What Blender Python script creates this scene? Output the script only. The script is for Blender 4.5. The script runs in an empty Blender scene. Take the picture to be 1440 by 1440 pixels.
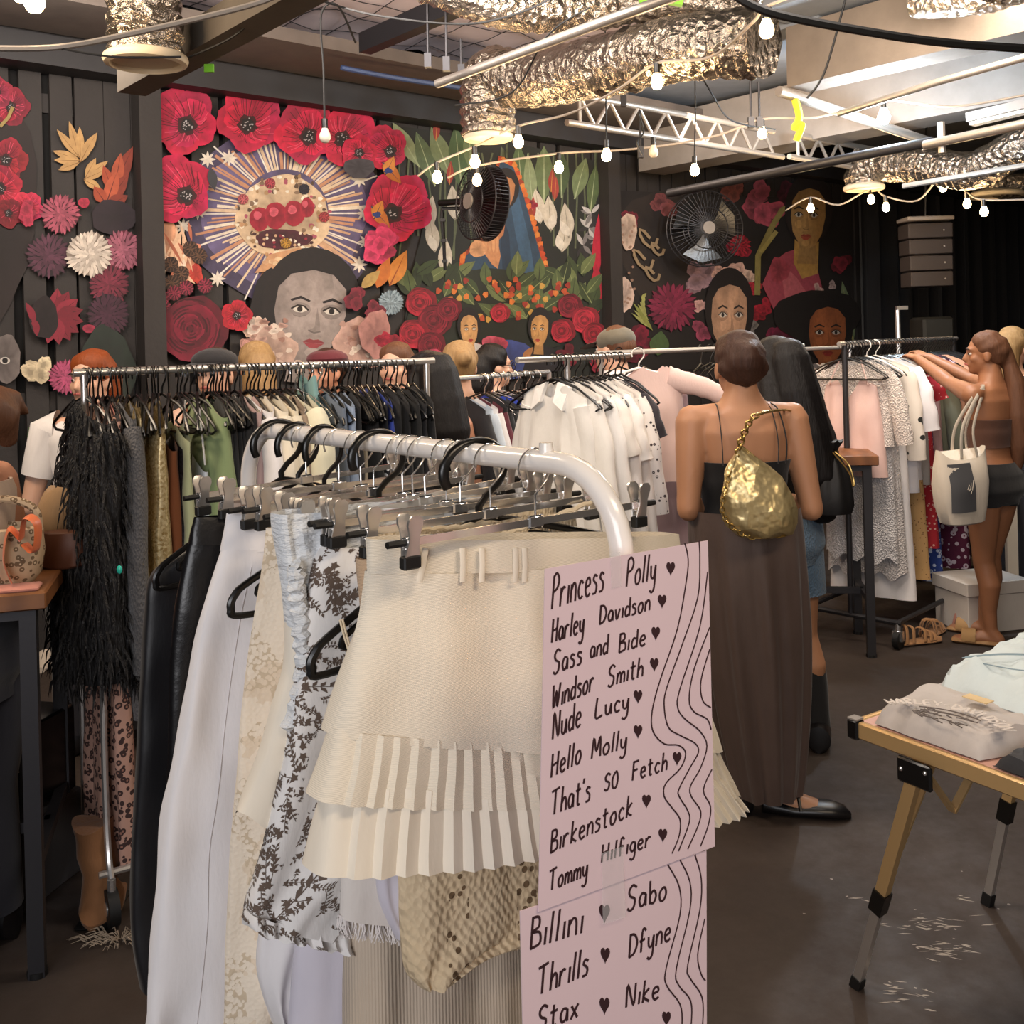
import bpy, bmesh, math, random
from mathutils import Vector as V, Matrix, noise
rnd = random.Random(7)
PI = math.pi
sc = bpy.context.scene
COL = sc.collection
# ---------------------------------------------------------------- camera
FL, PU, PV, RR_, H = 1440.0, 720.0, 475.0, 0.025, 1.62
cd = bpy.data.cameras.new('camera'); cam = bpy.data.objects.new('camera', cd); COL.objects.link(cam)
cd.sensor_width = 36; cd.lens = 36 * FL / 1440; cd.shift_y = -(720 - PV) / 1440; cd.clip_start = .05
cam.matrix_world = Matrix.Translation((0, 0, H)) @ Matrix.Rotation(PI / 2, 4, 'X') @ Matrix.Rotation(-RR_, 4, 'Z')
sc.camera = cam
# ---------------------------------------------------------------- world, big lights, exposure
w = bpy.data.worlds.new('world'); sc.world = w; w.use_nodes = True
w.node_tree.nodes['Background'].inputs[0].default_value = (1.0, .80, .62, 1)
w.node_tree.nodes['Background'].inputs[1].default_value = .10
def area(name, loc, aim, sx, sy, power, col):
    l = bpy.data.lights.new(name, 'AREA'); l.shape = 'RECTANGLE'; l.size = sx; l.size_y = sy; l.energy = power; l.color = col
    o = bpy.data.objects.new(name, l); COL.objects.link(o); o.location = loc
    o.rotation_euler = (V(aim) - V(loc)).to_track_quat('-Z', 'Y').to_euler(); return o
area('daylight_fill', (-1.2, -3.0, 2.3), (0, 1.6, .9), 3.2, 2.2, 105, (.98, .97, 1.0))  # added fill behind the camera standing in for daylight; no doorway is built
area('shop_light', (1.6, .2, 3.3), (.4, 2.2, .8), 1.6, .5, 30, (1.0, .80, .58))
area('hall_light', (-2.2, 2.6, 3.2), (-.6, 4.2, .6), 1.6, .4, 40, (1.0, .80, .60))
area('back_hall_light', (1.9, 4.6, 3.1), (1.6, 6.4, .8), 1.6, .5, 52, (1.0, .84, .68))
area('mid_hall_fill', (.5, 2.9, 3.15), (.45, 3.9, .9), 1.4, .4, 24, (1.0, .88, .78))  # added fill to brighten the white tops, not a fixture of the hall
area('mural_light', (-1.0, 4.0, 3.0), (-.6, 6.6, 2.0), 2.6, .4, 30, (1.0, .90, .82))
area('far_mural_light', (1.2, 6.2, 2.95), (2.0, 8.6, 1.9), 2.0, .4, 22, (1.0, .80, .62))
sc.view_settings.view_transform = 'Standard'; sc.view_settings.look = 'None'
sc.view_settings.exposure = 0.5; sc.view_settings.gamma = 1; sc.view_settings.use_curve_mapping = False
sc.cycles.use_denoising = True; sc.cycles.max_bounces = 6; sc.cycles.caustics_reflective = False; sc.cycles.caustics_refractive = False
# ---------------------------------------------------------------- geometry of the shot -> the place
def ray(u, v):
    a, b = u - PU, v - PV; c, s = math.cos(RR_), math.sin(RR_)
    return V(((c * a - s * b) / FL, 1, -(s * a + c * b) / FL))
CP = V((0, 0, H))
def P(u, v, Y): return CP + ray(u, v) * Y
def PZ(u, v, Z):
    r = ray(u, v); return CP + r * ((Z - H) / r.z)
def onp(u, v, O, N):
    r = ray(u, v); return CP + r * ((O - CP).dot(N) / r.dot(N))
NX = V((.763, .647, 0)).normalized(); DX = V((-.647, .763, 0)).normalized(); UP = V((0, 0, 1))
# ---------------------------------------------------------------- helpers
def lin(h):
    h = h.lstrip('#'); r = [int(h[i:i + 2], 16) / 255 for i in (0, 2, 4)]
    return tuple(x / 12.92 if x <= .04045 else ((x + .055) / 1.055) ** 2.4 for x in r) + (1,)
class MB:
    def __init__(s): s.v = []; s.f = []; s.m = []; s.c = None
    def add(s, vs, fs, mi=0):
        o = len(s.v); s.v += [V(p) for p in vs]; s.f += [tuple(i + o for i in f) for f in fs]; s.m += [mi] * len(fs); return s
    def box(s, c, size, ax=None, mi=0, bev=0):
        x, y, z = ax or (V((1, 0, 0)), V((0, 1, 0)), UP); c = V(c); a, b, d = [k / 2 for k in size]
        if bev:
            e = min(bev, a * .9, b * .9, d * .9); pts = []; 
            rings = [(-d, a - e, b - e), (-d + e, a, b), (d - e, a, b), (d, a - e, b - e)]
            R = []
            for zz, aa, bb in rings:
                R.append([c + x * px + y * py + z * zz for px, py in ((-aa, -bb + e), (-aa + e, -bb), (aa - e, -bb), (aa, -bb + e), (aa, bb - e), (aa - e, bb), (-aa + e, bb), (-aa, bb - e))])
            return s.loft(R, mi=mi)
        vs = [c + x * (a * i) + y * (b * j) + z * (d * k) for i in (-1, 1) for j in (-1, 1) for k in (-1, 1)]
        return s.add(vs, [(0, 1, 3, 2), (4, 6, 7, 5), (0, 4, 5, 1), (2, 3, 7, 6), (0, 2, 6, 4), (1, 5, 7, 3)], mi)
    def loft(s, rings, closed=True, cap=True, mi=0):
        n = len(rings[0]); vs = [p for r in rings for p in r]; fs = []
        for i in range(len(rings) - 1):
            for j in range(n if closed else n - 1):
                k = (j + 1) % n; fs.append((i * n + j, i * n + k, (i + 1) * n + k, (i + 1) * n + j))
        if cap and closed: fs.append(tuple(range(n - 1, -1, -1))); fs.append(tuple((len(rings) - 1) * n + j for j in range(n)))
        return s.add(vs, fs, mi)
    def tube(s, path, r, n=8, cap=True, mi=0, closed=False, flat=None):
        path = [V(p) for p in path]; m = len(path); rr = r if isinstance(r, (list, tuple)) else [r] * m; rings = []; up = None
        for i, p in enumerate(path):
            t = (path[(i + 1) % m] - path[i - 1]) if closed else (path[min(i + 1, m - 1)] - path[max(i - 1, 0)])
            t = t.normalized() if t.length > 1e-9 else V((0, 0, 1))
            if up is None: up = t.orthogonal().normalized() if flat is None else (V(flat) - t * t.dot(V(flat))).normalized()
            up = (up - t * t.dot(up)); up = up.normalized() if up.length > 1e-6 else t.orthogonal().normalized(); q = t.cross(up)
            ru, rq = rr[i] if isinstance(rr[i], (list, tuple)) else (rr[i], rr[i])
            rings.append([p + up * (ru * math.cos(2 * PI * k / n)) + q * (rq * math.sin(2 * PI * k / n)) for k in range(n)])
        if closed: rings.append(rings[0]); cap = False
        return s.loft(rings, True, cap, mi)
    def ball(s, c, r, n=12, mi=0, ax=None):
        r = (r, r, r) if not isinstance(r, (list, tuple)) else r; x, y, z = ax or (V((1, 0, 0)), V((0, 1, 0)), UP); c = V(c); rings = []
        for i in range(n // 2 + 1):
            ph = -PI / 2 + PI * i / (n // 2); cr = max(math.cos(ph), .02)
            rings.append([c + x * (r[0] * cr * math.cos(2 * PI * k / n)) + y * (r[1] * cr * math.sin(2 * PI * k / n)) + z * (r[2] * math.sin(ph)) for k in range(n)])
        return s.loft(rings, mi=mi)
    def disc(s, c, r, ax, h=.01, n=24, mi=0):
        x, y, z = ax; c = V(c); return s.loft([[c + x * (r * math.cos(2 * PI * k / n)) + y * (r * math.sin(2 * PI * k / n)) + z * q for k in range(n)] for q in (-h / 2, h / 2)], mi=mi)
    def build(s, name, mats, par=None, smooth=True, loc=None):
        o0 = V(loc) if loc is not None else (V(par_world(par)) if par else base(s.v))
        me = bpy.data.meshes.new(name); me.from_pydata([tuple(p - o0) for p in s.v], [], s.f)
        for m in (mats if isinstance(mats, (list, tuple)) else [mats]): me.materials.append(m)
        for p, mi in zip(me.polygons, s.m): p.material_index = mi; p.use_smooth = smooth
        if s.c:
            ca = me.color_attributes.new('paint', 'FLOAT_COLOR', 'CORNER'); k = 0
            for p, c in zip(me.polygons, s.c):
                for q, li in enumerate(p.loop_indices): ca.data[li].color = c[q] if isinstance(c, list) else c
        me.update(); o = bpy.data.objects.new(name, me); COL.objects.link(o)
        if smooth: fixn(me)
        if par: o.parent = par
        else: o.location = o0
        return o
def fixn(me):
    b = bmesh.new(); b.from_mesh(me); bmesh.ops.recalc_face_normals(b, faces=b.faces); 
    for e in b.edges:
        if len(e.link_faces) == 2 and e.calc_face_angle(0) > .75: e.smooth = False
    b.to_mesh(me); b.free()
def base(vs):
    lo = [min(p[i] for p in vs) for i in range(3)]; hi = [max(p[i] for p in vs) for i in range(3)]
    return V(((lo[0] + hi[0]) / 2, (lo[1] + hi[1]) / 2, lo[2]))
def par_world(o):
    p = V((0, 0, 0))
    while o: p += o.location; o = o.parent
    return p
def tag(o, label, cat, group=None):
    o['label'] = label; o['category'] = cat
    if group: o['group'] = group
    return o
def thing(name, label, cat, loc, group=None):
    o = bpy.data.objects.new(name, None); COL.objects.link(o); o.empty_display_size = .05; o.location = V(loc); return tag(o, label, cat, group)
def st(o, kind='structure'): o['kind'] = kind; return o
def copy_tree(o, loc, par=None, mat=None):
    c = o.copy(); COL.objects.link(c); c.location = loc
    if par: c.parent = par
    for ch in [k for k in ALLCH.get(o.name, [])]:
        copy_tree(ch, ch.location.copy(), c)
    return c
ALLCH = {}
def reg(root):
    for k in root.children: ALLCH.setdefault(root.name, []).append(k); reg(k)
def lerp(a, b, t): return a + (b - a) * t
def sm(x): x = min(1, max(0, x)); return x * x * (3 - 2 * x)
def spl(pts, n):
    pts = [V(p) for p in pts]; out = []; m = len(pts)
    for i in range(m - 1):
        p0, p1, p2, p3 = pts[max(i - 1, 0)], pts[i], pts[i + 1], pts[min(i + 2, m - 1)]
        for k in range(n):
            t = k / n; out.append(.5 * ((2 * p1) + (p2 - p0) * t + (2 * p0 - 5 * p1 + 4 * p2 - p3) * t * t + (3 * p1 - p0 - 3 * p2 + p3) * t ** 3))
    return out + [pts[-1]]
# ---------------------------------------------------------------- materials
class NT:
    def __init__(s, name):
        s.m = bpy.data.materials.new(name); s.m.use_nodes = True; s.t = s.m.node_tree; s.b = s.t.nodes['Principled BSDF']
        s.co = s.n('ShaderNodeTexCoord').outputs['Object']
    def n(s, ty, **k):
        x = s.t.nodes.new(ty)
        for a, b in k.items():
            if a.startswith('i_'): x.inputs[a[2:].replace('_', ' ')].default_value = b
            else: setattr(x, a, b)
        return x
    def l(s, a, b): s.t.links.new(a, b)
    def noise(s, scale, detail=3, rough=.6, co=None, stretch=None):
        co = co or s.co
        if stretch:
            mp = s.n('ShaderNodeMapping'); mp.inputs['Scale'].default_value = stretch; s.l(co, mp.inputs[0]); co = mp.outputs[0]
        x = s.n('ShaderNodeTexNoise', i_Scale=scale, i_Detail=detail, i_Roughness=rough); s.l(co, x.inputs['Vector']); return x.outputs['Fac']
    def vor(s, scale, feat='F1', stretch=None, out='Distance', co=None):
        co = co or s.co
        if stretch:
            mp = s.n('ShaderNodeMapping'); mp.inputs['Scale'].default_value = stretch; s.l(co, mp.inputs[0]); co = mp.outputs[0]
        x = s.n('ShaderNodeTexVoronoi', i_Scale=scale, feature=feat); s.l(co, x.inputs['Vector']); return x.outputs[out]
    def wave(s, scale, dire='Z', dist=0, co=None):
        x = s.n('ShaderNodeTexWave', i_Scale=scale, i_Distortion=dist, bands_direction=dire); s.l(co or s.co, x.inputs['Vector']); return x.outputs['Fac']
    def ramp(s, fac, stops, const=False):
        r = s.n('ShaderNodeValToRGB'); e = r.color_ramp.elements
        if const: r.color_ramp.interpolation = 'CONSTANT'
        while len(e) < len(stops): e.new(.5)
        for x, (p, c) in zip(e, stops): x.position = p; x.color = c
        s.l(fac, r.inputs[0]); return r.outputs[0]
    def mix(s, fac, a, b):
        x = s.n('ShaderNodeMix', data_type='RGBA')
        for sk, val in ((0, fac), (6, a), (7, b)):
            if isinstance(val, (int, float, tuple)): x.inputs[sk].default_value = val
            else: s.l(val, x.inputs[sk])
        return x.outputs[2]
    def math(s, op, a, b=0):
        x = s.n('ShaderNodeMath', operation=op)
        for i, val in ((0, a), (1, b)):
            if isinstance(val, (int, float)): x.inputs[i].default_value = val
            else: s.l(val, x.inputs[i])
        return x.outputs[0]
    def col(s, c):
        if isinstance(c, tuple): s.b.inputs['Base Color'].default_value = c
        else: s.l(c, s.b.inputs['Base Color'])
    def bump(s, h, st=.3, dist=.01):
        x = s.n('ShaderNodeBump'); x.inputs['Strength'].default_value = st; x.inputs['Distance'].default_value = dist; s.l(h, x.inputs['Height']); s.l(x.outputs[0], s.b.inputs['Normal'])
    def set(s, rough=.8, metal=0, **k):
        s.b.inputs['Roughness'].default_value = rough; s.b.inputs['Metallic'].default_value = metal
        for a, b in k.items(): s.b.inputs[a.replace('_', ' ')].default_value = b
        return s.m
BW = [(0, (0, 0, 0, 1)), (1, (1, 1, 1, 1))]
def fab(name, c, c2=None, wr=.35, weave=0, rough=.85, kind=None, scale=1):
    t = NT(name); A = lin(c); B = lin(c2) if c2 else tuple(x * .86 for x in A[:3]) + (1,)
    t.col(t.mix(t.noise(9 * scale, 4), A, B))
    h = t.noise(14 * scale, 5, .6, stretch=(1, 1, .35))
    if kind == 'rib': h = t.math('ADD', t.math('MULTIPLY', t.wave(150, 'Z', .6), .16), t.math('MULTIPLY', h, .8))
    elif kind == 'ribv': h = t.math('ADD', t.math('MULTIPLY', t.wave(70, 'X', .4), .18), t.math('MULTIPLY', h, .6))
    elif kind == 'knit': h = t.math('ADD', t.vor(170, stretch=(1, 1, .6)), h)
    elif kind == 'smock': h = t.math('ADD', t.math('MULTIPLY', t.noise(60, 4, .6, stretch=(.5, .5, 1.6)), 1.2), h)
    t.bump(h, wr, .012); t.set(rough); t.b.inputs['Sheen Weight'].default_value = .15; return t.m
def plain(name, c, rough=.5, metal=0, bs=0, bst=.1, c2=None, **k):
    t = NT(name); t.col(t.mix(t.noise(6, 4), lin(c), lin(c2)) if c2 else lin(c))
    if bs: t.bump(t.noise(bs, 4), bst, .005)
    return t.set(rough, metal, **k)
def glow(name, c, st):
    t = NT(name); t.col(lin(c)); t.b.inputs['Emission Color'].default_value = lin(c); t.b.inputs['Emission Strength'].default_value = st; return t.m
def paint(name, rough=.75):
    t = NT(name); a = t.n('ShaderNodeVertexColor', layer_name='paint'); n_ = t.noise(26, 5)
    t.col(t.mix(t.math('MULTIPLY', n_, .62), a.outputs[0], (.02, .015, .015, 1))); t.bump(t.noise(40, 3), .08, .004); return t.set(rough)
chrome = plain('chrome', '#f2f0ee', .16, .92); steel = plain('brushed_steel', '#dcd8d4', .3, .85)
black_pl = plain('black_plastic', '#0d0c0c', .3); black_rub = plain('black_rubber', '#0b0a0a', .6)
white_enamel = plain('white_enamel', '#efe9e3', .22, 0, 30, .03, Coat_Weight=.4)
dark_steel = plain('dark_steel', '#3b3a3d', .45, .6, 60, .05); black_steel = plain('black_steel', '#17161a', .5, .3)
# ================================================================ THE HALL
def concrete():
    t = NT('worn_concrete'); a = t.noise(.9, 6, .65); b = t.noise(7, 6, .7)
    c = t.ramp(a, [(.3, lin('#2c241f')), (.5, lin('#3d332d')), (.72, lin('#514640'))])
    c = t.mix(t.math('MULTIPLY', b, .5), c, lin('#352c27'))
    sp = t.math('GREATER_THAN', t.noise(38, 2, .5), .73); pa = t.math('GREATER_THAN', t.noise(1.1, 2, .5), .60)
    c = t.mix(t.math('MULTIPLY', sp, t.math('MULTIPLY', pa, .7)), c, lin('#a79c92'))
    t.col(c); t.l(t.ramp(b, [(.3, (.5,) * 3 + (1,)), (.7, (.8,) * 3 + (1,))]), t.b.inputs['Roughness']); t.bump(b, .12, .01)
    t.b.inputs['Specular IOR Level'].default_value = .4; return t.m
def onax(t, s, z=0): return NX * t + DX * s + UP * z
def axbox(m, t0, t1, s0, s1, z0, z1, mi=0): return m.box(onax((t0 + t1) / 2, (s0 + s1) / 2, (z0 + z1) / 2), (t1 - t0, s1 - s0, z1 - z0), (NX, DX, UP), mi)
m = MB(); axbox(m, -6.5, 13, -7, 7.6, -.1, 0); st(m.build('floor', concrete(), smooth=False))
W0 = V((-2.005, 5.6, 0)); WS = W0.dot(DX); WT = W0.dot(NX)
def wall_mat(name, c1, c2):
    t = NT(name); t.col(t.mix(t.noise(5, 6), lin(c1), lin(c2))); t.bump(t.noise(30, 4), .2, .01); return t.set(.7)
slat = wall_mat('black_painted_boards', '#211d1c', '#2f2a28'); gapm = plain('gap_behind_boards', '#070606', .9)
m = MB(); axbox(m, -6.5, 13, WS + .06, WS + .2, 0, 3.9, 1)
k = 0; t0 = WT - 3.4
while t0 < WT + 7.2:
    wd = rnd.uniform(.10, .17); axbox(m, t0, t0 + wd, WS + .02, WS + .05, 0, 3.05); t0 += wd + (rnd.uniform(.012, .05) if rnd.random() < .75 else .003)
for z in (1.3, 2.2, 2.85): axbox(m, WT - 3.4, WT + 7.2, WS + .045, WS + .06, z, z + .1)
st(m.build('wall_back', [slat, gapm], smooth=False))
# posts and head beam carried by the back wall
def wallpt(u, v, off=0): return onp(u, v, W0 + DX * off, DX)
n_tr = [0]
def trim(m, mat, smooth=False):
    n_tr[0] += 1; return st(m.build('trim_%d' % n_tr[0], mat, smooth=smooth))
for (u, wd) in ((205, .12), (852, .13), (-75, .12)):
    p = wallpt(u, 300); tt = p.dot(NX); m = MB(); axbox(m, tt - wd / 2, tt + wd / 2, WS - .1, WS + .02, 0, 3.15); trim(m, slat)
m = MB(); axbox(m, WT - 4, WT + 9, WS - .16, WS + .05, 3.05, 3.3); trim(m, plain('black_beam_paint', '#1d1b1d', .6, 0, 12, .2, '#2b292b'))
m = MB(); axbox(m, WT - 4, WT + 4.2, WS - .75, WS - .2, 3.2, 3.27); trim(m, plain('grey_ledge_boards', '#6e635b', .8, 0, 9, .3, '#4a433e'))
# black drape along the far end of the back wall
tb = wallpt(1203, 300).dot(NX); m = MB(); rings = []
for i in range(140):
    x = tb + i * .045; y = WS - .06 + .045 * math.sin(i * .9) + .02 * math.sin(i * 2.3); rings.append([onax(x, y, 0), onax(x, y, 3.05)])
m.loft([[r[k] for r in rings] for k in (0, 1)], closed=False, cap=False); o = m.build('black_drape', fab('black_drape_cloth', '#0c0b0d', '#141215'), loc=onax(tb, WS, 0)); tag(o, 'tall black drape hanging from the beam past the mural', 'curtain')
# ceiling: dark boards everywhere, a plastered slab with down-stand beams to one side
m = MB(); axbox(m, -6.5, 13, -7, 7.6, 4.15, 4.25); st(m.build('ceiling', plain('dark_roof_boards', '#3a342f', .85, 0, 8, .3, '#2a2522'), smooth=False))
m = MB(); axbox(m, -6.5, -6.4, -7, 7.6, 0, 4.15); st(m.build('wall_left', slat, smooth=False))
m = MB(); axbox(m, 12.9, 13, -7, 7.6, 0, 4.15); st(m.build('wall_right', gapm, smooth=False))
slab = plain('slab_plaster', '#8b9096', .8, 0, 7, .2, '#6c7077'); conc = plain('beam_concrete', '#7d7166', .9, 0, 14, .5, '#5f554c')
beamw = plain('painted_beam', '#99918a', .75, 0, 9, .2, '#766f69')
q = P(1107, 123, 5.8); tq, sq = q.dot(NX), q.dot(DX)
m = MB(); axbox(m, tq - .3, 12, -1.5, sq, 3.36, 3.46); axbox(m, tq + .02, 12, sq - .2, WS - .3, 3.34, 3.44); o = m.build('ceiling_slab', slab, smooth=False); st(o)
def dbeam(u, v, Y, wd, hh, s0, s1, mat):
    p = P(u, v, Y); tt = p.dot(NX); m = MB(); axbox(m, tt, tt + wd, s0, s1, p.z, p.z + hh); return trim(m, mat)
dbeam(1107, 123, 5.8, .22, .34, -1.5, sq, conc)
dbeam(960, 230, 7.7, .3, .4, 1.0, WS - .1, beamw)
dbeam(1240, 143, 7.9, .12, .2, 0, WS - .2, beamw)
dbeam(165, 130, 4.3, .12, .11, .6, P(165, 130, 4.3).dot(DX), plain('plywood_beam', '#5f564b', .8, 0, 20, .2, '#474037'))
dbeam(505, 74, 5.2, .07, .10, .5, P(505, 74, 5.2).dot(DX), black_steel)
# reflective foil sarking with a wire grid, pinned under the roof
def foil(name, c, crumple=18, st_=.9, grid=False):
    t = NT(name); t.col(t.mix(t.noise(7, 3), lin(c), tuple(x * .7 for x in lin(c)[:3]) + (1,)))
    h = t.math('ADD', t.vor(crumple, stretch=(1, 1, 1)), t.math('MULTIPLY', t.noise(crumple * 2, 3), .7)); t.bump(h, st_, .03); return t.set(.26, .92)
m = MB(); c0 = PZ(545, 12, 3.45); tt, ss = c0.dot(NX), c0.dot(DX); m.v = []
gx, gy = 24, 16
def fz(i, j): return onax(tt - 1.7 + i * .14, ss - 1.35 + j * .135, 3.47 + .04 * noise.noise(V((i * .5, j * .5, 0))))
m.loft([[fz(i, j) for i in range(gx)] for j in range(gy)], closed=False, cap=False)
o = m.build('roof_insulation', plain('pink_white_sarking', '#efe0e0', .5, .1, 10, .5, '#d0bcc0')); m2 = MB()
for i in range(0, gx, 2): m2.tube([fz(i, j) - UP * .012 for j in range(gy)], .0025, 4)
for j in range(0, gy, 2): m2.tube([fz(i, j) - UP * .012 for i in range(gx)], .0025, 4)
m2.build('wire_grid', dark_steel, o); tag(o, 'pale reflective insulation sheet pinned under the roof with wire grid', 'insulation')
# ---- ducts
foil_m = foil('crinkled_silver_foil', '#b0a496', 30, .6); tan_pl = plain('cream_plastic_rim', '#d9c9ae', .5)
def duct(name, path, r, label, ring=None):
    pts = spl(path, 14); root = thing(name, label, 'duct', pts[0]); m = MB(); L = len(pts); n = 28
    pp = []; acc = 0
    for i, p in enumerate(pts):
        if i: acc += (p - pts[i - 1]).length
        pp.append(r * (1 + .05 * math.sin(acc / .055 * 2 * PI) + .05 * noise.noise(p * 6)))
    fine = [pts[0].lerp(pts[0], 0)]; m.tube(pts, pp, n)
    for i, p in enumerate(m.v): m.v[i] = p + V((noise.noise(p * 14), noise.noise(p * 14 + V((9, 2, 1))), noise.noise(p * 14 + V((3, 7, 5))))) * .009
    m.build('foil_sleeve', foil_m, root)
    if ring:
        b = MB(); z = pts[0]; prof = [(ring * .80, .02), (ring, .0), (ring * 1.02, -.012), (ring * .98, -.025), (ring * .86, -.03), (ring * .84, -.012), (ring * .1, -.008)]
        b.loft([[z + V((a * math.cos(2 * PI * k / 36), a * math.sin(2 * PI * k / 36), zz)) for k in range(36)] for a, zz in prof]); b.build('outlet_ring', tan_pl, root)
    return root
A = P(687, 190, 5.2)
duct('air_duct', [A, A + UP * .14, A + V((.02, -.02, .30)), P(745, 112, 5.0), P(850, 92, 4.6), P(960, 68, 4.25), P(1075, 60, 4.0)], .135, 'fat silver foil duct bending down to a cream outlet ring before the mural', .125)
A = P(205, 80, 3.55); duct('air_duct', [A, A + UP * .2, A + UP * .5, A + V((.05, .2, .8)), A + V((.2, .5, 1.1))], .125, 'silver foil duct dropping straight down near the plywood beam', .14)
duct('air_duct', [P(600, -30, 4.2), P(700, 5, 4.3), P(800, 12, 4.4), P(890, 0, 4.4), P(980, -10, 4.3), P(1060, 10, 4.2)], .10, 'silver foil duct sagging along the top above the big duct')
A = P(1215, 262, 7.2); duct('air_duct', [A, A + UP * .09, P(1240, 232, 7.1), P(1300, 232, 6.8), P(1370, 240, 6.5), P(1440, 205, 6.2), P(1560, 170, 5.9)], .12, 'long silver foil duct above the hanging speaker with small outlet ring', .14)
A = P(1400, 272, 7.6); duct('air_duct', [A, A + UP * .06, P(1420, 262, 7.6), P(1480, 255, 7.5)], .09, 'short foil duct end with a flat ring behind the corner bulbs', .2)
duct('air_duct', [P(1290, 5, 5.0), P(1380, -2, 4.7), P(1470, -25, 4.5)], .07, 'slim silver foil duct under the slab at the top corner')
# ---- lattice trusses and pipes
galv = plain('galvanised_pipe', '#b9b2aa', .4, .75, 40, .08)
def truss(p, L, hgt, label, step=.24):
    root = thing('lattice_truss', label, 'truss', p); p = V(p)
    for z in (0, hgt): 
        m = MB(); m.tube([p + UP * z + NX * (0 if z == 0 else .1), p + UP * z + NX * (L - (0 if z == 0 else .1))], .019, 10); m.build('chord', galv, root)
    m = MB(); x = .1; k = 0
    while x + step / 2 < L: m.tube([p + NX * x + UP * (0 if k % 2 else hgt), p + NX * (x + step / 2) + UP * (hgt if k % 2 else 0)], .011, 7); x += step / 2; k += 1
    m.tube([p + NX * .1, p + NX * .1 + UP * hgt], .011, 7); m.build('lattice', galv, root); return root
truss(P(797, 172, 5.6), 2.0, .16, 'grey lattice truss starting beside the big foil duct')
truss(P(1110, 220, 6.7), 1.35, .15, 'small grey lattice truss near the hanging speaker')
m = MB(); m.tube([P(1095, 128, 5.5), P(1312, 201, 6.35)], .028, 10); tag(m.build('scaffold_pipe', galv), 'grey scaffold pipe with a yellow strap tied on it', 'pipe')
m = MB(); m.tube([P(940, 272, 6.6), P(1312, 199, 5.35)], .027, 10); tag(m.build('scaffold_pipe', dark_steel), 'dark scaffold pipe meeting the grey pipe at its end', 'pipe')
m = MB(); m.tube([P(1300, 204, 5.35), P(1480, 166, 4.8)], .024, 10); tag(m.build('scaffold_pipe', galv), 'pale pipe running past the joint to the corner', 'pipe')
m = MB(); m.tube([P(615, 118, 4.6), P(850, 30, 3.9), P(990, -20, 3.55)], .02, 10); tag(m.build('scaffold_pipe', galv), 'pale pipe crossing in front of the big foil duct', 'pipe')
m = MB(); m.tube([P(1180, 160, 5.6), P(1320, 115, 5.0), P(1480, 70, 4.6)], .018, 10); tag(m.build('scaffold_pipe', galv), 'thin grey pipe under the pale blue slab', 'pipe')
m = MB(); m.tube([P(1270, 262, 6.3), P(1445, 232, 5.8)], .017, 8); tag(m.build('scaffold_pipe', galv), 'thin pipe under the long foil duct', 'pipe')
m = MB(); m.tube([P(1323, 172, 5.3), P(1325, 215, 5.3)], .02, 8); tag(m.build('pipe_drop', galv), 'short upright pipe at the pipe joint', 'pipe')
yel = fab('yellow_strap_cloth', '#d8c922'); m = MB(); m.tube(spl([P(1118, 140, 5.55), P(1124, 165, 5.54), P(1117, 180, 5.55), P(1128, 175, 5.53), P(1120, 198, 5.55)], 6), (.02), 6); tag(m.build('strap', yel), 'yellow strap tied round the scaffold pipe', 'strap')
gr = plain('green_tag_plastic', '#7fd32a', .5); m = MB(); m.box(P(294, 96, 3.8), (.035, .01, .03)); tag(m.build('tag', gr), 'small lime green tag dangling below the plywood beam', 'tag')
m = MB(); m.tube([P(900, 3, 3.9), P(925, -4, 3.9), P(960, 3, 3.9)], .02, 6); tag(m.build('strap', gr), 'lime green strap wound on the top duct', 'strap')
# fluorescent batten
fl = thing('fluorescent_batten', 'long fluorescent batten lamp under the slab', 'lamp', P(1400, 165, 5.6)); p = P(1365, 172, 5.7); q2 = P(1475, 146, 5.4)
ax_ = ((q2 - p).normalized(),); x = ax_[0]; y = UP.cross(x).normalized(); z = x.cross(y)
m = MB(); m.box((p + q2) / 2 + z * .02, ((q2 - p).length, .12, .05), (x, y, z)); m.build('housing', beamw, fl)
m = MB(); m.box((p + q2) / 2 - z * .012, ((q2 - p).length * .97, .07, .02), (x, y, z)); m.build('diffuser', glow('lamp_diffuser', '#e6dccb', .35), fl)
# rods and cables
def cable(name, pts, r, label, mat=black_rub, n=10, cat='cable', group=None): 
    m = MB(); m.tube(spl(pts, n), r, 6); return tag(m.build(name, mat), label, cat, group)
cable('power_cable', [P(1020, -15, 3.0), P(1085, 18, 3.0), P(1240, 48, 3.05), P(1350, 62, 3.1), P(1470, 70, 3.15)], .013, 'thick black cable sagging below the slab')
cable('power_cable', [P(-20, 68, 2.9), P(85, 66, 2.9), P(200, 44, 3.0), P(350, 8, 3.1), P(400, -12, 3.1)], .009, 'grey cable bundle sagging past the straight foil duct', plain('grey_cable', '#8f8780', .5))
cable('thin_cable', [P(85, 68, 2.9), P(160, 80, 2.9), P(255, 80, 2.95)], .003, 'thin dark cable running to the outlet ring')
cable('thin_cable', [P(255, 85, 3.6), P(330, 50, 3.5), P(372, 5, 3.4), P(380, -20, 3.4)], .004, 'thin wire rising from the outlet ring beside the plywood beam')
cable('thin_cable', [P(420, -10, 3.9), P(520, 20, 3.9), P(650, 34, 3.9), P(730, 18, 3.9), P(790, -10, 3.9)], .004, 'thin black cable looping below the pink insulation')
cable('thin_cable', [P(640, 148, 4.6), P(720, 130, 4.4), P(770, 50, 4.2), P(830, 10, 4.1)], .004, 'thin cable draped over the elbow of the big duct')
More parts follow.
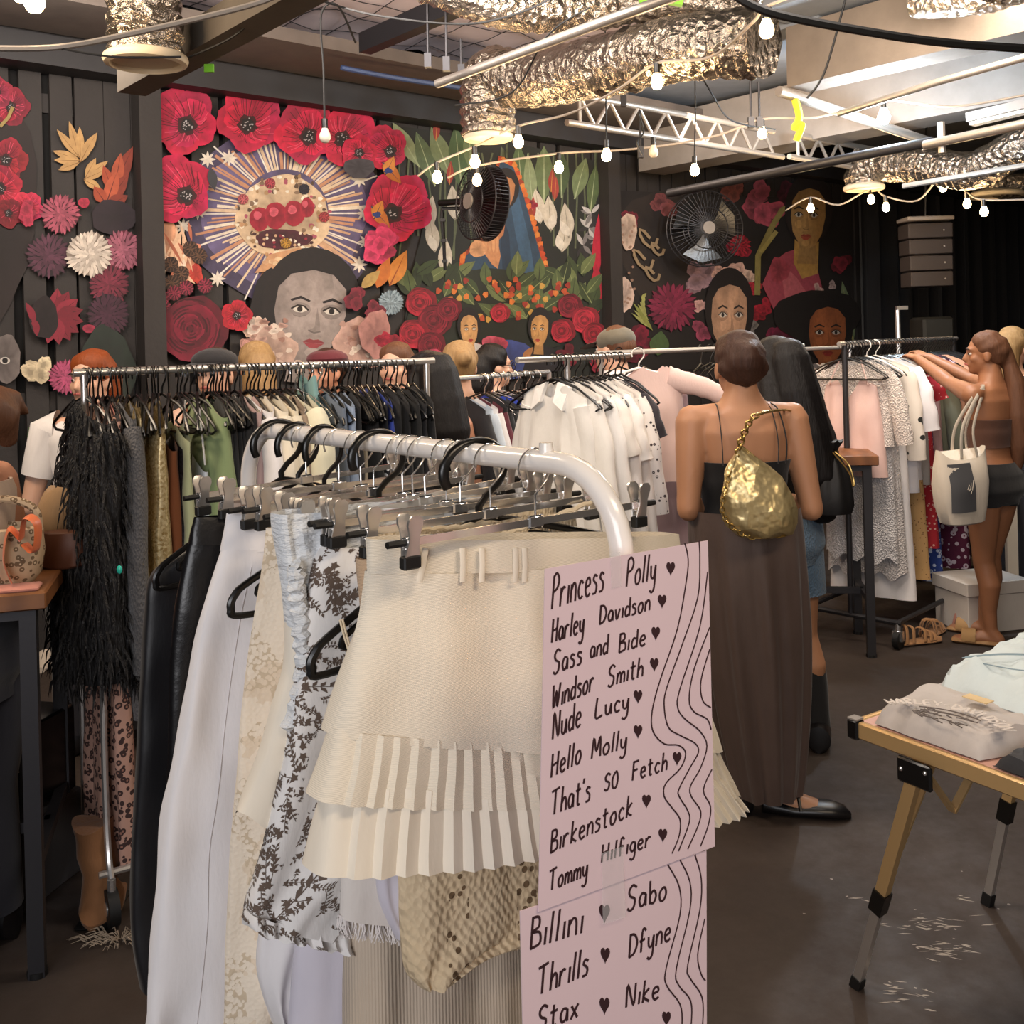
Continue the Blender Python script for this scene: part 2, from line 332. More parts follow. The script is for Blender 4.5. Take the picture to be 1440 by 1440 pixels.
cable('thin_cable', [P(1190, -5, 3.6), P(1160, 100, 3.6), P(1135, 138, 3.6)], .004, 'thin cord hanging down to the yellow strap')
cable('thin_cable', [P(960, 60, 4.4), P(1000, 130, 4.6), P(1030, 170, 5.0), P(1090, 182, 5.4)], .004, 'thin cable hanging under the lattice truss')
cable('blue_pipe', [P(480, 95, 5.6), P(560, 110, 5.8), P(680, 128, 6.1)], .014, 'thin blue pipe running along the head beam', plain('blue_pipe_plastic', '#3c4f78', .5))
for i, (u, v0, v1, Y) in enumerate(((601, 5, 95, 4.4), (627, 15, 100, 4.4), (648, 55, 110, 4.6), (1055, 110, 180, 5.6), (1067, 115, 180, 5.6), (876, 130, 150, 5.3), (900, 155, 222, 5.4))):
    m = MB(); p = P(u, v0, Y); pb = P(u + 1, v1, Y); m.tube([p, pb], .006, 6); m.box(pb + UP * .03, (.03, .03, .06)); tag(m.build('suspension_rod', dark_steel), 'thin steel rod hanging with a small clamp at its foot', 'rod', 'hanger rods under the roof')
# ---- festoon lights
bulbg = glow('warm_bulb_glass', '#ffe0a8', 16); coolg = glow('cool_bulb_glass', '#dcecff', 40); offg = plain('clear_bulb_glass', '#cfc4b4', .15)
def bulb(u, v, Y, label, power=5, cool=False, off=False, r=.026, up=.0, group='festoon bulbs'):
    p = P(u, v, Y); root = thing('festoon_bulb', label, 'bulb', p + UP * .055, group)
    m = MB(); prof = [(.002, -r * 1.15), (r * .6, -r), (r * .95, -r * .45), (r, 0), (r * .9, r * .5), (r * .6, r * 1.1), (r * .5, r * 1.5)]
    m.loft([[p + V((a * math.cos(k * PI / 6), a * math.sin(k * PI / 6), z)) for k in range(12)] for a, z in prof]); m.build('glass', offg if off else coolg if cool else bulbg, root)
    m = MB(); m.tube([p + UP * r * 1.4, p + UP * (r * 1.5 + .04)], .014, 10); m.build('socket', black_pl, root)
    if not off:
        l = bpy.data.lights.new('bulb_light', 'POINT'); l.energy = power; l.color = (.75, .88, 1) if cool else (1, .70, .40); l.shadow_soft_size = .05
        o = bpy.data.objects.new('bulb_light', l); COL.objects.link(o); o.location = p - UP * .06
    return p + UP * (r * 1.5 + .04)
B = [(615, 250, 5.3, 'first warm bulb of the lower string before the leafy mural'), (668, 228, 5.2, 'warm bulb just under the outlet ring of the big duct'), (671, 254, 5.5, 'warm bulb over the dark wall fan'),
     (729, 200, 5.0, 'warm bulb beside the outlet ring of the big duct'), (786, 236, 5.6, 'warm bulb over the leafy mural clear of the ring'), (853, 219, 5.2, 'bright bulb on a long drop below the lattice truss'),
     (924, 116, 4.2, 'bright bulb beside the big foil duct'), (977, 240, 5.6, 'warm bulb on a long drop above the round wall fan'), (1072, 188, 5.6, 'warm bulb behind the truss end'), (1078, 42, 3.5, 'warm bulb under the slab near the thick black cable'),
     (1140, 293, 7.4, 'warm bulb in front of the tall portrait'), (1225, 281, 7.3, 'warm bulb below the small duct ring'), (1246, 292, 7.2, 'warm bulb next to the hanging speaker'), (1326, 264, 7.0, 'warm bulb above the hanging speaker'),
     (1360, 287, 6.9, 'warm bulb at the drape, inner of the corner pair'), (1384, 298, 6.6, 'bright bulb lowest at the black drape')]
tops = [bulb(u, v, Y, lb, 3.2) for u, v, Y, lb in B]
tops.append(bulb(1243, 165, 5.6, 'cold white bulb under the pale slab', 70, True, r=.034))
bulb(48, 2, 3.0, 'warm bulb at the top corner above the grey cable', 4, r=.03); bulb(28, -8, 3.1, 'second bulb tucked at the top corner above the grey cable', 2, r=.022)
t1 = bulb(457, 192, 4.6, 'unlit bulb on a long cord before the poppies', off=True); t2 = bulb(919, 214, 5.4, 'unlit bulb hanging under the lattice truss', off=True)
cable('string_light_cable', [t1, P(455, 100, 4.6), P(452, 20, 4.6), P(475, 8, 4.6), P(500, 60, 4.9)], .005, 'long black cord holding the unlit bulb before the poppies')
cable('string_light_cable', [tops[5], P(852, 120, 5.2), P(851, 30, 5.2)], .004, 'long thin cord of the bulb below the truss')
cable('string_light_cable', [tops[7], P(978, 150, 5.5), P(976, 60, 5.4)], .004, 'long thin cord of the bulb above the wall fan')
gc = plain('pale_cord', '#a09488', .6)
cable('string_light_cable', [P(588, 247, 5.4), tops[0], tops[1], tops[3], P(800, 160, 4.7), P(870, 125, 4.4), tops[6], P(1000, 80, 4.0), P(1060, 30, 3.6), tops[9], P(1160, -20, 3.3)], .006, 'pale festoon cord climbing from the leafy mural past the duct', gc, 6)
cable('string_light_cable', [P(630, 250, 5.6), tops[2], tops[4], P(860, 212, 5.6), P(930, 205, 5.6), P(1010, 190, 5.6), tops[8], P(1150, 165, 5.6), tops[16], P(1340, 150, 5.4), P(1460, 130, 5.2)], .006, 'pale festoon cord running past the truss to the cold bulb', gc, 6)
cable('string_light_cable', [P(1105, 296, 7.6), tops[10], P(1180, 288, 7.3), tops[11], tops[12], P(1290, 282, 7.1), tops[13], tops[14], tops[15], P(1460, 280, 6.4)], .006, 'pale festoon cord strung across the black drape', gc, 6)
cable('strap_rope', [P(898, 160, 5.0), P(905, 185, 5.0), P(896, 200, 5.0), P(904, 218, 5.0)], .004, 'looped wire dangling near the truss end')
# ---- hanging speaker
sp = thing('line_array_speaker', 'grey four-box line array speaker hanging before the black drape', 'speaker', P(1303, 400, 8.0))
sx = (P(1334, 350, 8) - P(1270, 352, 8)).normalized(); sy = V((-sx.y, sx.x, 0)).normalized(); spm = plain('speaker_grille', '#342c29', .7, 0, 200, .2)
for i in range(4):
    c = P(1301, 323 + i * 22.5 + 3, 8.0) + sx * (i * .004); m = MB(); m.box(c, (.345 - .006 * i, .22, .118), (sx, sy, UP), bev=.008); o = m.build('cabinet', spm, sp)
    m = MB(); m.ball(c + sx * .1 - sy * .112, .008, 8); m.build('badge', beamw, o)
m = MB(); m.box(P(1301, 309, 8.0), (.36, .24, .035), (sx, sy, UP), bev=.006); m.build('rigging_frame', plain('speaker_frame_paint', '#8c827a', .5), sp)
m = MB(); m.tube([P(1301, 306, 8), P(1302, 230, 8), P(1303, 160, 8)], .008, 6); m.build('chain', black_steel, sp)
m = MB(); m.tube([P(1262, 436, 8.1), P(1266, 560, 8.1), P(1268, 700, 8.1), P(1270, 790, 8.1)], .02, 8); m.box(P(1268, 433, 8.1), (.09, .03, .03)); m.box(P(1270, 800, 8.1), (.3, .3, .04)); tag(m.build('pole_stand', steel), 'thin grey stand pole below the hanging speaker', 'stand')
m = MB(); p = P(1310, 470, 8.0); m.box(V((p.x, p.y, .85)), (.24, .3, 1.7), (sx, sy, UP), bev=.02); tag(m.build('speaker_tower', plain('dark_tower', '#15140f', .6)), 'dark box standing behind the long rack below the hanging speaker', 'box')
# ================================================================ THE PAINTED WALL
pm = paint('mural_print')
class Mural(MB):
    def __init__(s): super().__init__(); s.c = []; s.k = 0
    def poly(s, pts, col, j=.06, grad=None):
        s.k += 1; L = .008 - s.k * .000035
        c = col if isinstance(col, tuple) else lin(col); f = 1 + rnd.uniform(-j, j); c = tuple(min(1, x * f) for x in c[:3]) + (1,)
        q = [wallpt(u, v, 0.012 + L - .012) for u, v in pts]; n = len(q)
        if not grad: s.add(q, [tuple(range(n))]); s.c.append(c); return
        mul = lambda f: tuple(min(1, x * f) for x in c[:3]) + (1,); cen = sum(q, V()) / n; ci = mul(grad[0]); ev = [mul(grad[1] * rnd.uniform(.82, 1.18)) for _ in range(n)]; mv = [mul((grad[0] + grad[1]) / 2 * rnd.uniform(.72, 1.22)) for _ in range(n)]
        mid = [cen.lerp(p, .58) for p in q]; s.add(q + mid + [cen], [f for i in range(n) for f in ((i, (i + 1) % n, n + (i + 1) % n, n + i), (n + i, n + (i + 1) % n, 2 * n))])
        for i in range(n): k = (i + 1) % n; s.c += [[ev[i], ev[k], mv[k], mv[i]], [mv[i], mv[k], ci]]
    def blob(s, cx, cy, rx, ry, col, wob=.08, n=22, rot=0, j=.06, fr=3, grad=None):
        a0 = rnd.uniform(0, 6); pts = []
        for i in range(n):
            a = 2 * PI * i / n; k = 1 + wob * (math.sin(fr * a + a0) * .6 + math.sin((2 * fr + 1) * a + 2 * a0) * .4); x, y = rx * k * math.cos(a), ry * k * math.sin(a)
            pts.append((cx + x * math.cos(rot) - y * math.sin(rot), cy + x * math.sin(rot) + y * math.cos(rot)))
        s.poly(pts, col, j, grad or ((.62, 1.18) if max(rx, ry) > 6 else None))
    def leaf(s, x0, y0, x1, y1, w, col, rib=None, tip=.5):
        dx, dy = x1 - x0, y1 - y0; L = math.hypot(dx, dy) or 1; nx, ny = -dy / L, dx / L; a, b = [], []
        for i in range(9):
            t = i / 8; h = w * math.sin(PI * min(1, t ** (tip + .35))) ; x, y = x0 + dx * t, y0 + dy * t; a.append((x + nx * h, y + ny * h)); b.append((x - nx * h, y - ny * h))
        s.poly(a + b[1:-1][::-1], col)
        if rib: s.poly([(x0 + nx * w * .1, y0 + ny * w * .1), (x1, y1), (x0 - nx * w * .1, y0 - ny * w * .1)], rib)
    def line(s, pts, w, col):
        a, b = [], []
        for i, (x, y) in enumerate(pts):
            x0, y0 = pts[max(i - 1, 0)]; x1, y1 = pts[min(i + 1, len(pts) - 1)]; L = math.hypot(x1 - x0, y1 - y0) or 1; nx, ny = -(y1 - y0) / L * w / 2, (x1 - x0) / L * w / 2
            a.append((x + nx, y + ny)); b.append((x - nx, y - ny))
        s.poly(a + b[::-1], col)
    def poppy(s, cx, cy, r, ox=0, oy=0, c='#bb1842'):
        A = lin(c); a0 = rnd.uniform(0, 6)
        for i in range(5):
            a = a0 + i * 2 * PI / 5; s.blob(cx + r * .42 * math.cos(a), cy + r * .42 * math.sin(a), r * .66, r * .6, tuple(x * rnd.uniform(.75, 1.15) for x in A[:3]), .07, 26, a, .1, 5)
        for i in range(3):
            a = a0 + .6 + i * 2.1; s.blob(cx + r * .3 * math.cos(a), cy + r * .3 * math.sin(a), r * .52, r * .46, tuple(x * rnd.uniform(.85, 1.3) for x in A[:3]), .08, 24, a, .1, 6)
        qx, qy = cx + ox, cy + oy
        for i in range(34):
            a = i * 2 * PI / 34 + rnd.uniform(-.06, .06); r1 = r * rnd.uniform(.6, .9); s.line([(qx + r * .15 * math.cos(a), qy + r * .15 * math.sin(a)), (qx + r1 * .6 * math.cos(a + .05), qy + r1 * .6 * math.sin(a + .05)), (cx + r1 * math.cos(a), cy + r1 * math.sin(a))], r * .022, rnd.choice(['#6d0e22', '#7d1228', '#e2506a', '#580a1a']))
        s.blob(qx, qy, r * .3, r * .3, '#3a0d14', .2, 20, 0, .05, 5); s.blob(qx, qy, r * .2, r * .2, '#151214', .12)
        for i in range(16):
            a = rnd.uniform(0, 6.28); d = r * rnd.uniform(.04, .2); s.blob(qx + d * math.cos(a), qy + d * math.sin(a), r * .022, r * .022, '#b5aeb0', 0, 6)
    def mum(s, cx, cy, r, c, dark=None, n=26):
        A = lin(c); D = lin(dark) if dark else tuple(x * .35 for x in A[:3]) + (1,)
        s.blob(cx, cy, r * .93, r * .93, D, .04)
        for ring, (r0, r1) in enumerate(((.55, 1.03), (.4, .85), (.25, .66), (.1, .46), (0, .28))):
            k = max(6, int(n * (1 - ring * .16)))
            for i in range(k):
                a = 2 * PI * i / k + ring * .3 + rnd.uniform(-.07, .07); q = rnd.uniform(.92, 1.06); f = rnd.uniform(.6, 1.1)
                s.leaf(cx + r * r0 * math.cos(a), cy + r * r0 * math.sin(a), cx + r * r1 * q * math.cos(a + .08), cy + r * r1 * q * math.sin(a + .08), r * .07, tuple(x * f for x in A[:3]), None, .9)
    def rose(s, cx, cy, r, c, n=7):
        A = lin(c)
        for i in range(n):
            q = 1 - i / n; f = (.55, 1.15, .75, 1.0)[i % 4]; a = i * 1.9
            s.blob(cx + r * .1 * q * math.cos(a), cy + r * .1 * q * math.sin(a), r * q, r * q * .95, tuple(x * f for x in A[:3]), .06, 24, a, .08, 4)
            for e in range(3): 
                b = a + e * 2.1; rr = r * q * .86; s.line([(cx + rr * math.cos(b + t * .25), cy + rr * math.sin(b + t * .25)) for t in range(5)], r * .05, tuple(x * f * .45 for x in A[:3]))
    def ruffle(s, cx, cy, r, c, n=9):
        A = lin(c)
        for i in range(n):
            a = rnd.uniform(0, 6.28); d = r * rnd.uniform(0, .62); f = rnd.uniform(.6, 1.2); s.blob(cx + d * math.cos(a), cy + d * math.sin(a), r * .45, r * .38, tuple(x * f for x in A[:3]), .14, 18, a, .1, 4)
            s.blob(cx + d * math.cos(a) * 1.04, cy + d * math.sin(a) * 1.04, r * .2, r * .14, tuple(x * f * .6 for x in A[:3]), .2, 12, a, .1, 3)
    def star(s, cx, cy, r, c='#e8dccb'):
        for i in range(8):
            a = i * PI / 4; s.leaf(cx, cy, cx + r * math.cos(a), cy + r * math.sin(a), r * .16, c)
    def face(s, cx, cy, w, h, skin, hair, lip, rot=0, turn=0, hairtop=.62):
        S = lin(skin); mul = lambda f: tuple(min(1, x * f) for x in S[:3]); R = lambda x, y: (cx + x * w * math.cos(rot) - y * h * math.sin(rot), cy + x * w * math.sin(rot) + y * h * math.cos(rot))
        def el(x, y, rx, ry, c, n=16): s.poly([R(x + rx * math.cos(2 * PI * i / n), y + ry * math.sin(2 * PI * i / n)) for i in range(n)], c, .03)
        el(0, -.12, .62, .58, hair, 24)
        s.poly([R(-.2, .3), R(.2, .3), R(.26, .75), R(-.26, .75)], mul(.7))
        s.poly([R(x, y) for x, y in ((-.42, -.32), (-.46, 0), (-.40, .24), (-.22, .44), (0, .52), (.2, .45), (.36, .26), (.44, 0), (.42, -.32), (.25, -.46), (0, -.5), (-.25, -.46))], mul(1), .02, (1.15, .72))
        s.poly([R(x, y) for x, y in ((.16 + turn, -.44), (.42, -.32), (.44, 0), (.36, .26), (.2, .45), (.05, .5), (.2 + turn, .2), (.26 + turn, -.1))], mul(.88), .02)
        el(-.2 + turn, .12, .09, .07, mul(1.12)); el(-.2 + turn, -.03, .14, .075, mul(.78)); el(.2 + turn, -.03, .14, .075, mul(.68)); el(0 + turn, .42, .1, .05, mul(1.08)); el(0 + turn, .25, .1, .025, mul(.82))
        s.poly([R(x, y) for x, y in ((-.5, -.1), (-.47, -.42), (-.25, -.62), (.05, -.64), (.34, -.58), (.5, -.38), (.5, -.05), (.44, -.26), (.25, -.42), (0, -.46), (-.28, -.4), (-.43, -.25))], hair)
        for e in (-1, 1):
            x = e * .2 + turn; s.poly([R(x - .13, -.13 + .03 * e * 0), R(x, -.175), R(x + .13, -.13), R(x + .11, -.115), R(x, -.145), R(x - .11, -.11)], hair)
            s.poly([R(x - .1, -.03), R(x - .03, -.065), R(x + .05, -.06), R(x + .1, -.025), R(x + .03, .005), R(x - .05, .002)], '#e5dcd0'); el(x, -.032, .036, .032, '#1a1210', 10)
            s.line([R(x - .11, -.03), R(x - .03, -.072), R(x + .05, -.067), R(x + .11, -.025)], w * .022, '#1d1412')
            s.line([R(x - .08, .035), R(x, .05), R(x + .08, .03)], w * .012, mul(.6))
        s.poly([R(.02 + turn, -.06), R(.07 + turn, .12), R(.08 + turn, .19), R(.0 + turn, .205), R(-.07 + turn, .185), R(.0 + turn, .15)], mul(.74)); s.line([R(-.075 + turn, .185), R(0 + turn, .21), R(.08 + turn, .19)], w * .02, mul(.45))
        s.poly([R(-.14 + turn, .31), R(-.05 + turn, .275), R(0 + turn, .285), R(.06 + turn, .275), R(.15 + turn, .31), R(.0 + turn, .325)], lip); s.poly([R(-.13 + turn, .315), R(0 + turn, .325), R(.14 + turn, .315), R(.05 + turn, .37), R(-.05 + turn, .37)], tuple(min(1, x * 1.35) for x in lin(lip)[:3]))
        s.line([R(-.3, .05), R(-.32, .2), R(-.2, .36)], w * .03, mul(.9))
    def done(s, name, label):
        o = s.build(name, pm, smooth=False); return tag(o, label, 'mural')
lbl_l = 'printed flower mural on dark boards before the first black post, with white and magenta blooms'
m = Mural()
m.blob(-10, 280, 60, 170, '#221a19')
for x, y, r, c in ((15, 150, 26, '#8c1a34'), (-5, 130, 22, '#a3223e'), (8, 225, 30, '#8e1f30'), (0, 265, 30, '#a92438'), (38, 292, 22, '#c6304e'), (12, 300, 20, '#7a1626')): m.poppy(x, y, r, 0, 0, c)
m.line([(0, 178), (12, 165), (18, 150)], 5, '#a08a52')
for x0, y0, x1, y1, w in ((112, 222, 80, 182, 6), (112, 222, 97, 170, 6), (113, 222, 112, 178, 6), (113, 224, 137, 186, 7), (112, 225, 74, 212, 6), (112, 226, 76, 225, 6), (112, 228, 82, 239, 6), (113, 228, 130, 196, 6), (120, 250, 152, 226, 6), (118, 252, 150, 238, 6), (118, 253, 142, 265, 6), (120, 250, 135, 222, 6)): m.leaf(x0, y0, x1, y1, w, '#c39a63', '#8a6336', .6)
for x0, y0, x1, y1, w in ((160, 265, 187, 206, 11), (162, 262, 170, 215, 9), (158, 268, 145, 232, 8), (150, 285, 181, 245, 11), (150, 285, 165, 240, 10), (148, 285, 132, 262, 9), (150, 290, 180, 275, 10)): m.leaf(x0, y0, x1, y1, w, rnd.choice(['#a5482c', '#8d3a2a', '#b9583a']), '#62231a')
m.blob(160, 305, 32, 24, '#241a22', .1); m.mum(68, 360, 31, '#5c3346', '#1c0e18'); m.mum(85, 301, 28, '#b5566a', '#4a0f20'); m.mum(173, 352, 29, '#b2667a', '#5c1c2e'); m.mum(153, 400, 29, '#7f2a40', '#330a18'); m.mum(152, 442, 30, '#4a2438', '#180a14'); m.mum(125, 357, 33, '#e8dacb', '#8d8074', 30)
m.ruffle(40, 300, 20, '#b8324e', 7); m.blob(118, 285, 8, 7, '#b02a45')
for i in range(9):
    a = -1.5 + i * .42; m.leaf(78, 445, 78 + 40 * math.cos(a), 445 + 40 * math.sin(a), 11, rnd.choice(['#94263a', '#b13a50', '#7a1a2c']), '#3e0a14')
m.blob(62, 447, 20, 30, '#1a1012'); m.blob(125, 462, 9, 6, '#a02c46')
for i in range(5): m.leaf(50, 450, 36 + i * 4, 425 + i * 12, 5, '#8a2034')
m.blob(6, 505, 24, 34, '#6f6663', .1); m.blob(7, 507, 7, 5, '#d8d0c8', 0); m.blob(7, 507, 4, 4, '#171313', 0)
m.ruffle(55, 525, 26, '#dcc9a6', 12); m.mum(92, 530, 24, '#c8567e', '#6b1a38'); m.blob(150, 520, 40, 60, '#1d2a22', .1); m.leaf(60, 640, 40, 600, 12, '#3e5a30')
m.ruffle(70, 640, 22, '#d8c294', 6)
m.done('mural_panel', lbl_l)
m = Mural()
m.blob(400, 300, 142, 128, '#463e58', .04, 40); m.blob(400, 300, 118, 108, '#675c80', .05, 40)
for i in range(96):
    a = 2 * PI * i / 96 + rnd.uniform(-.02, .02); r1 = (142 if i % 6 == 0 else rnd.uniform(88, 132)); c = rnd.choice(['#d8ab86', '#e2c4a4', '#c99270', '#ecdcc6', '#b98868', '#e8cfae'])
    m.line([(400 + 62 * math.cos(a), 300 + 62 * math.sin(a)), (400 + r1 * math.cos(a), 300 + r1 * .93 * math.sin(a))], rnd.uniform(1.8, 4.6) if i % 6 else 2.2, c if i % 6 else '#efe6da')
for x, y in ((292, 224), (322, 222), (278, 298), (258, 318), (306, 392), (487, 226), (505, 252), (512, 300), (505, 372), (472, 215), (515, 340)): m.star(x, y, 12)
m.blob(398, 305, 66, 58, '#cbb090', .05, 30)
for i in range(120):
    a = rnd.uniform(0, 6.28); d = rnd.uniform(.55, 1.0); m.blob(398 + 68 * d * math.cos(a), 303 + 60 * d * math.sin(a), rnd.uniform(2, 4.2), rnd.uniform(2, 4), rnd.choice(['#efe0c6', '#a98760', '#5a4636', '#f6ecd8', '#c89a70', '#8a6f58', '#b0566a']), .2, 8)
for x, y, rx, ry in ((365, 308, 14, 17), (388, 303, 16, 19), (414, 300, 15, 18), (432, 292, 10, 14)): m.blob(x, y, rx, ry, '#a02034', .05); m.blob(x - 3, y - 5, rx * .4, ry * .35, '#d05868', .1)
m.blob(398, 336, 40, 14, '#4d1c28', .1)
for i in range(40): m.blob(rnd.uniform(355, 440), rnd.uniform(325, 348), 2.2, 2.2, rnd.choice(['#d8b08a', '#8f2438', '#f0e2cc', '#4a2a2a']), .1, 7)
for x, y, c in ((380, 258, '#d0505e'), (428, 266, '#2c2a3a'), (342, 280, '#d86a70'), (402, 342, '#d8a03c'), (456, 305, '#c8484e')): m.mum(x, y, 8, c, None, 10)
m.poly([(358, 384), (378, 358), (420, 348), (465, 358), (485, 386), (470, 380), (420, 372), (385, 380)], '#cf9c72'); 
for i in range(30): m.blob(rnd.uniform(365, 478), rnd.uniform(360, 376), 5, 3, rnd.choice(['#dcae84', '#c08a62', '#e6c49c']), .2, 8)
m.blob(378, 440, 26, 60, '#151214', .08); m.blob(440, 395, 60, 28, '#1a1617', .05)
m.face(437, 440, 112, 132, '#a89a94', '#181415', '#8c3a40', .08, .06)
for i in range(130):
    a = rnd.uniform(.0, 3.14); x = 440 + (72 + rnd.uniform(-6, 26)) * math.cos(a); y = 452 + (30 + rnd.uniform(-10, 40)) * math.sin(a)
    if y > 430 and not (405 < x < 480 and y < 505): m.blob(x, y, rnd.uniform(4, 9), rnd.uniform(4, 8), rnd.choice(['#cfae9c', '#dcc0ae', '#b58e80', '#e4cfc0']), .25, 10)
m.blob(385, 492, 32, 30, '#c9a898', .15); m.blob(500, 482, 30, 34, '#c8a294', .15)
for i in range(60): m.blob(rnd.choice([rnd.uniform(358, 410), rnd.uniform(482, 530)]), rnd.uniform(450, 515), rnd.uniform(3, 7), 4, rnd.choice(['#dcbfae', '#a87e70', '#ecd8c8', '#bd978a']), .3, 9)
m.blob(238, 345, 16, 42, '#e0a27c', .12, 20, -.15); m.blob(262, 370, 16, 30, '#d98a68', .15, 20, .5); m.blob(275, 385, 10, 14, '#c23c30', .2); m.leaf(222, 312, 250, 300, 6, '#b46a58')
for i in range(26): m.leaf(rnd.uniform(225, 270), rnd.uniform(310, 390), rnd.uniform(225, 275), rnd.uniform(330, 410), 2.5, rnd.choice(['#efc4a0', '#b8684c', '#f4dcc4']))
for x, y in ((255, 385), (240, 372), (268, 350), (280, 360), (242, 398)): m.mum(x, y, 12, '#6a4a34', '#2b1a14', 12)
for x, y in ((228, 420), (245, 412), (262, 405), (230, 432), (288, 402)): m.mum(x, y, 11, '#a0304a', '#4c0c1c', 12)
m.rose(268, 462, 48, '#74122a', 9); m.poppy(333, 444, 21, 0, 0, '#b81f30'); m.ruffle(345, 490, 16, '#c08c80', 7)
for a in ((257, 170, 46, 6, 6), (352, 167, 45, -4, 8), (430, 186, 42, 4, 6), (488, 192, 40, -6, 4), (541, 207, 30, 8, 6), (250, 265, 46, 12, 10), (560, 290, 46, -8, 10), (505, 215, 24, 0, 0)): m.poppy(*a)
m.leaf(296, 236, 302, 268, 7, '#3a3c42'); m.blob(505, 236, 22, 14, '#3f3b40', .1)
for x, y in ((522, 290), (538, 228)): m.leaf(x, y, x + 26, y + 30, 9, '#c4702c', '#3a3a58'); m.leaf(x + 4, y + 18, x + 16, y - 8, 8, '#d88a3a', '#22304a'); m.blob(x + 8, y + 12, 6, 4, '#2a3c7a', .2)
m.ruffle(535, 345, 30, '#cf3a66', 16); m.leaf(548, 402, 572, 352, 12, '#d88a3a', '#9a4a20'); m.leaf(530, 405, 548, 362, 10, '#c8702c'); m.leaf(508, 405, 535, 380, 8, '#b89858'); m.mum(550, 425, 18, '#9fb2bc', '#5e717c'); m.ruffle(500, 420, 22, '#7c2234', 8); m.ruffle(525, 440, 20, '#8c2a3c', 8); m.blob(528, 470, 22, 34, '#b07c74', .15); m.ruffle(545, 480, 18, '#a51c34', 7)
m.done('mural_panel', 'printed mural beside the first black post, red poppies around a crowned portrait with sunburst')
m = Mural(); m.poly([(566, 178), (700, 196), (846, 228), (846, 530), (560, 530), (575, 400), (600, 300)], '#1a1f19')
for i in range(26):
    x = 560 + i * 11 + rnd.uniform(-4, 4); y0 = rnd.uniform(270, 400); m.line([(x + rnd.uniform(-12, 12), y0), (x, y0 - 90), (x + rnd.uniform(-5, 5), 215)], 2.4, '#5c6448')
for x0, y0, x1, y1, w, c in ((590, 235, 552, 172, 11, '#8f9a72'), (612, 262, 585, 185, 12, '#5d6e4c'), (634, 250, 606, 178, 13, '#7c8a62'), (650, 270, 640, 176, 14, '#49603c'), (662, 240, 660, 180, 10, '#6d7d55'), (735, 280, 728, 202, 12, '#556a44'), (765, 285, 765, 205, 13, '#67774e'), (790, 278, 788, 212, 12, '#4a5c3a'), (808, 280, 824, 222, 11, '#74835a'), (830, 300, 838, 232, 9, '#57683f'), (750, 300, 742, 215, 9, '#8b9870')): m.leaf(x0, y0, x1, y1, w, c, '#a9b48a', .7)
for x, y in ((600, 300), (612, 330), (640, 285), (775, 300), (790, 330), (760, 290), (625, 360), (800, 310)): m.leaf(x, y + 25, x + rnd.uniform(-14, 14), y - 25, 10, '#cfc3b0', '#8d8674'); m.leaf(x, y + 22, x + rnd.uniform(-20, 20), y, 6, '#ded4c4')
for x, y in ((632, 240), (775, 250), (613, 178), (748, 290), (780, 262)): m.leaf(x, y + 20, x + 2, y - 14, 5, '#a03a30', '#d8a048')
for x, y in ((828, 320), (838, 340), (820, 345), (832, 300)): 
    for i in range(8): a = rnd.uniform(0, 6.28); m.leaf(x, y, x + 16 * math.cos(a), y + 22 * math.sin(a), 3, rnd.choice(['#c9c2be', '#7e7877', '#2c2a2b']))
m.ruffle(748, 290, 10, '#a52338', 5); m.leaf(838, 395, 842, 300, 7, '#c8243c'); m.leaf(842, 440, 838, 370, 10, '#b31d34')
cl = [(704, 226), (722, 235), (736, 275), (752, 330), (764, 375), (752, 392), (715, 408), (675, 405), (650, 392), (655, 360), (672, 345), (690, 330), (700, 290), (698, 250)]
m.poly([(x + (x - 705) * .12, y + (y - 320) * .05) for x, y in cl], '#a2562a')
for i in range(len(cl)): 
    for j in range(7): t = j / 7; x = lerp(cl[i][0], cl[(i + 1) % len(cl)][0], t); y = lerp(cl[i][1], cl[(i + 1) % len(cl)][1], t); m.blob(x + (x - 705) * .08, y + (y - 320) * .03, 4, 4.5, rnd.choice(['#d8702c', '#c2481e', '#e08a3c', '#9a3a1c']), .3, 8)
m.poly(cl, '#2c455c'); m.poly([(712, 250), (728, 270), (745, 340), (752, 385), (738, 392), (725, 330)], '#3c5c78'); m.poly([(706, 300), (716, 330), (720, 395), (708, 400), (704, 340)], '#203448')
m.face(708, 272, 34, 52, '#c08050', '#1c1614', '#a03a34', .15, -.1); m.poly([(700, 300), (712, 305), (708, 330), (695, 345), (672, 358), (664, 345), (680, 335)], '#b4744a')
m.poly([(678, 352), (684, 335), (692, 330), (700, 338), (704, 360), (700, 378), (692, 372)], '#c98a5c')
for i in range(4): m.leaf(684 + i * 5, 356, 682 + i * 6, 330 - i % 2 * 4, 2.2, '#d69a6a')
m.blob(672, 350, 12, 12, '#cf9668', .1)
m.blob(700, 440, 130, 60, '#1d2418', .06, 30)
for i in range(60):
    x, y = rnd.uniform(575, 838), rnd.uniform(385, 450); a = rnd.uniform(-2.6, -.4); m.leaf(x, y, x + 42 * math.cos(a), y + 34 * math.sin(a), 8, rnd.choice(['#3c4a2a', '#55633a', '#2c3820', '#6a7446']), rnd.choice(['#8a9260', '#222c18']))
for i in range(60): x, y = rnd.uniform(610, 800), rnd.uniform(392, 450); m.blob(x, y, 4, 4.5, rnd.choice(['#b8502a', '#d87a34', '#9c3324', '#c89a48']), .3, 8)
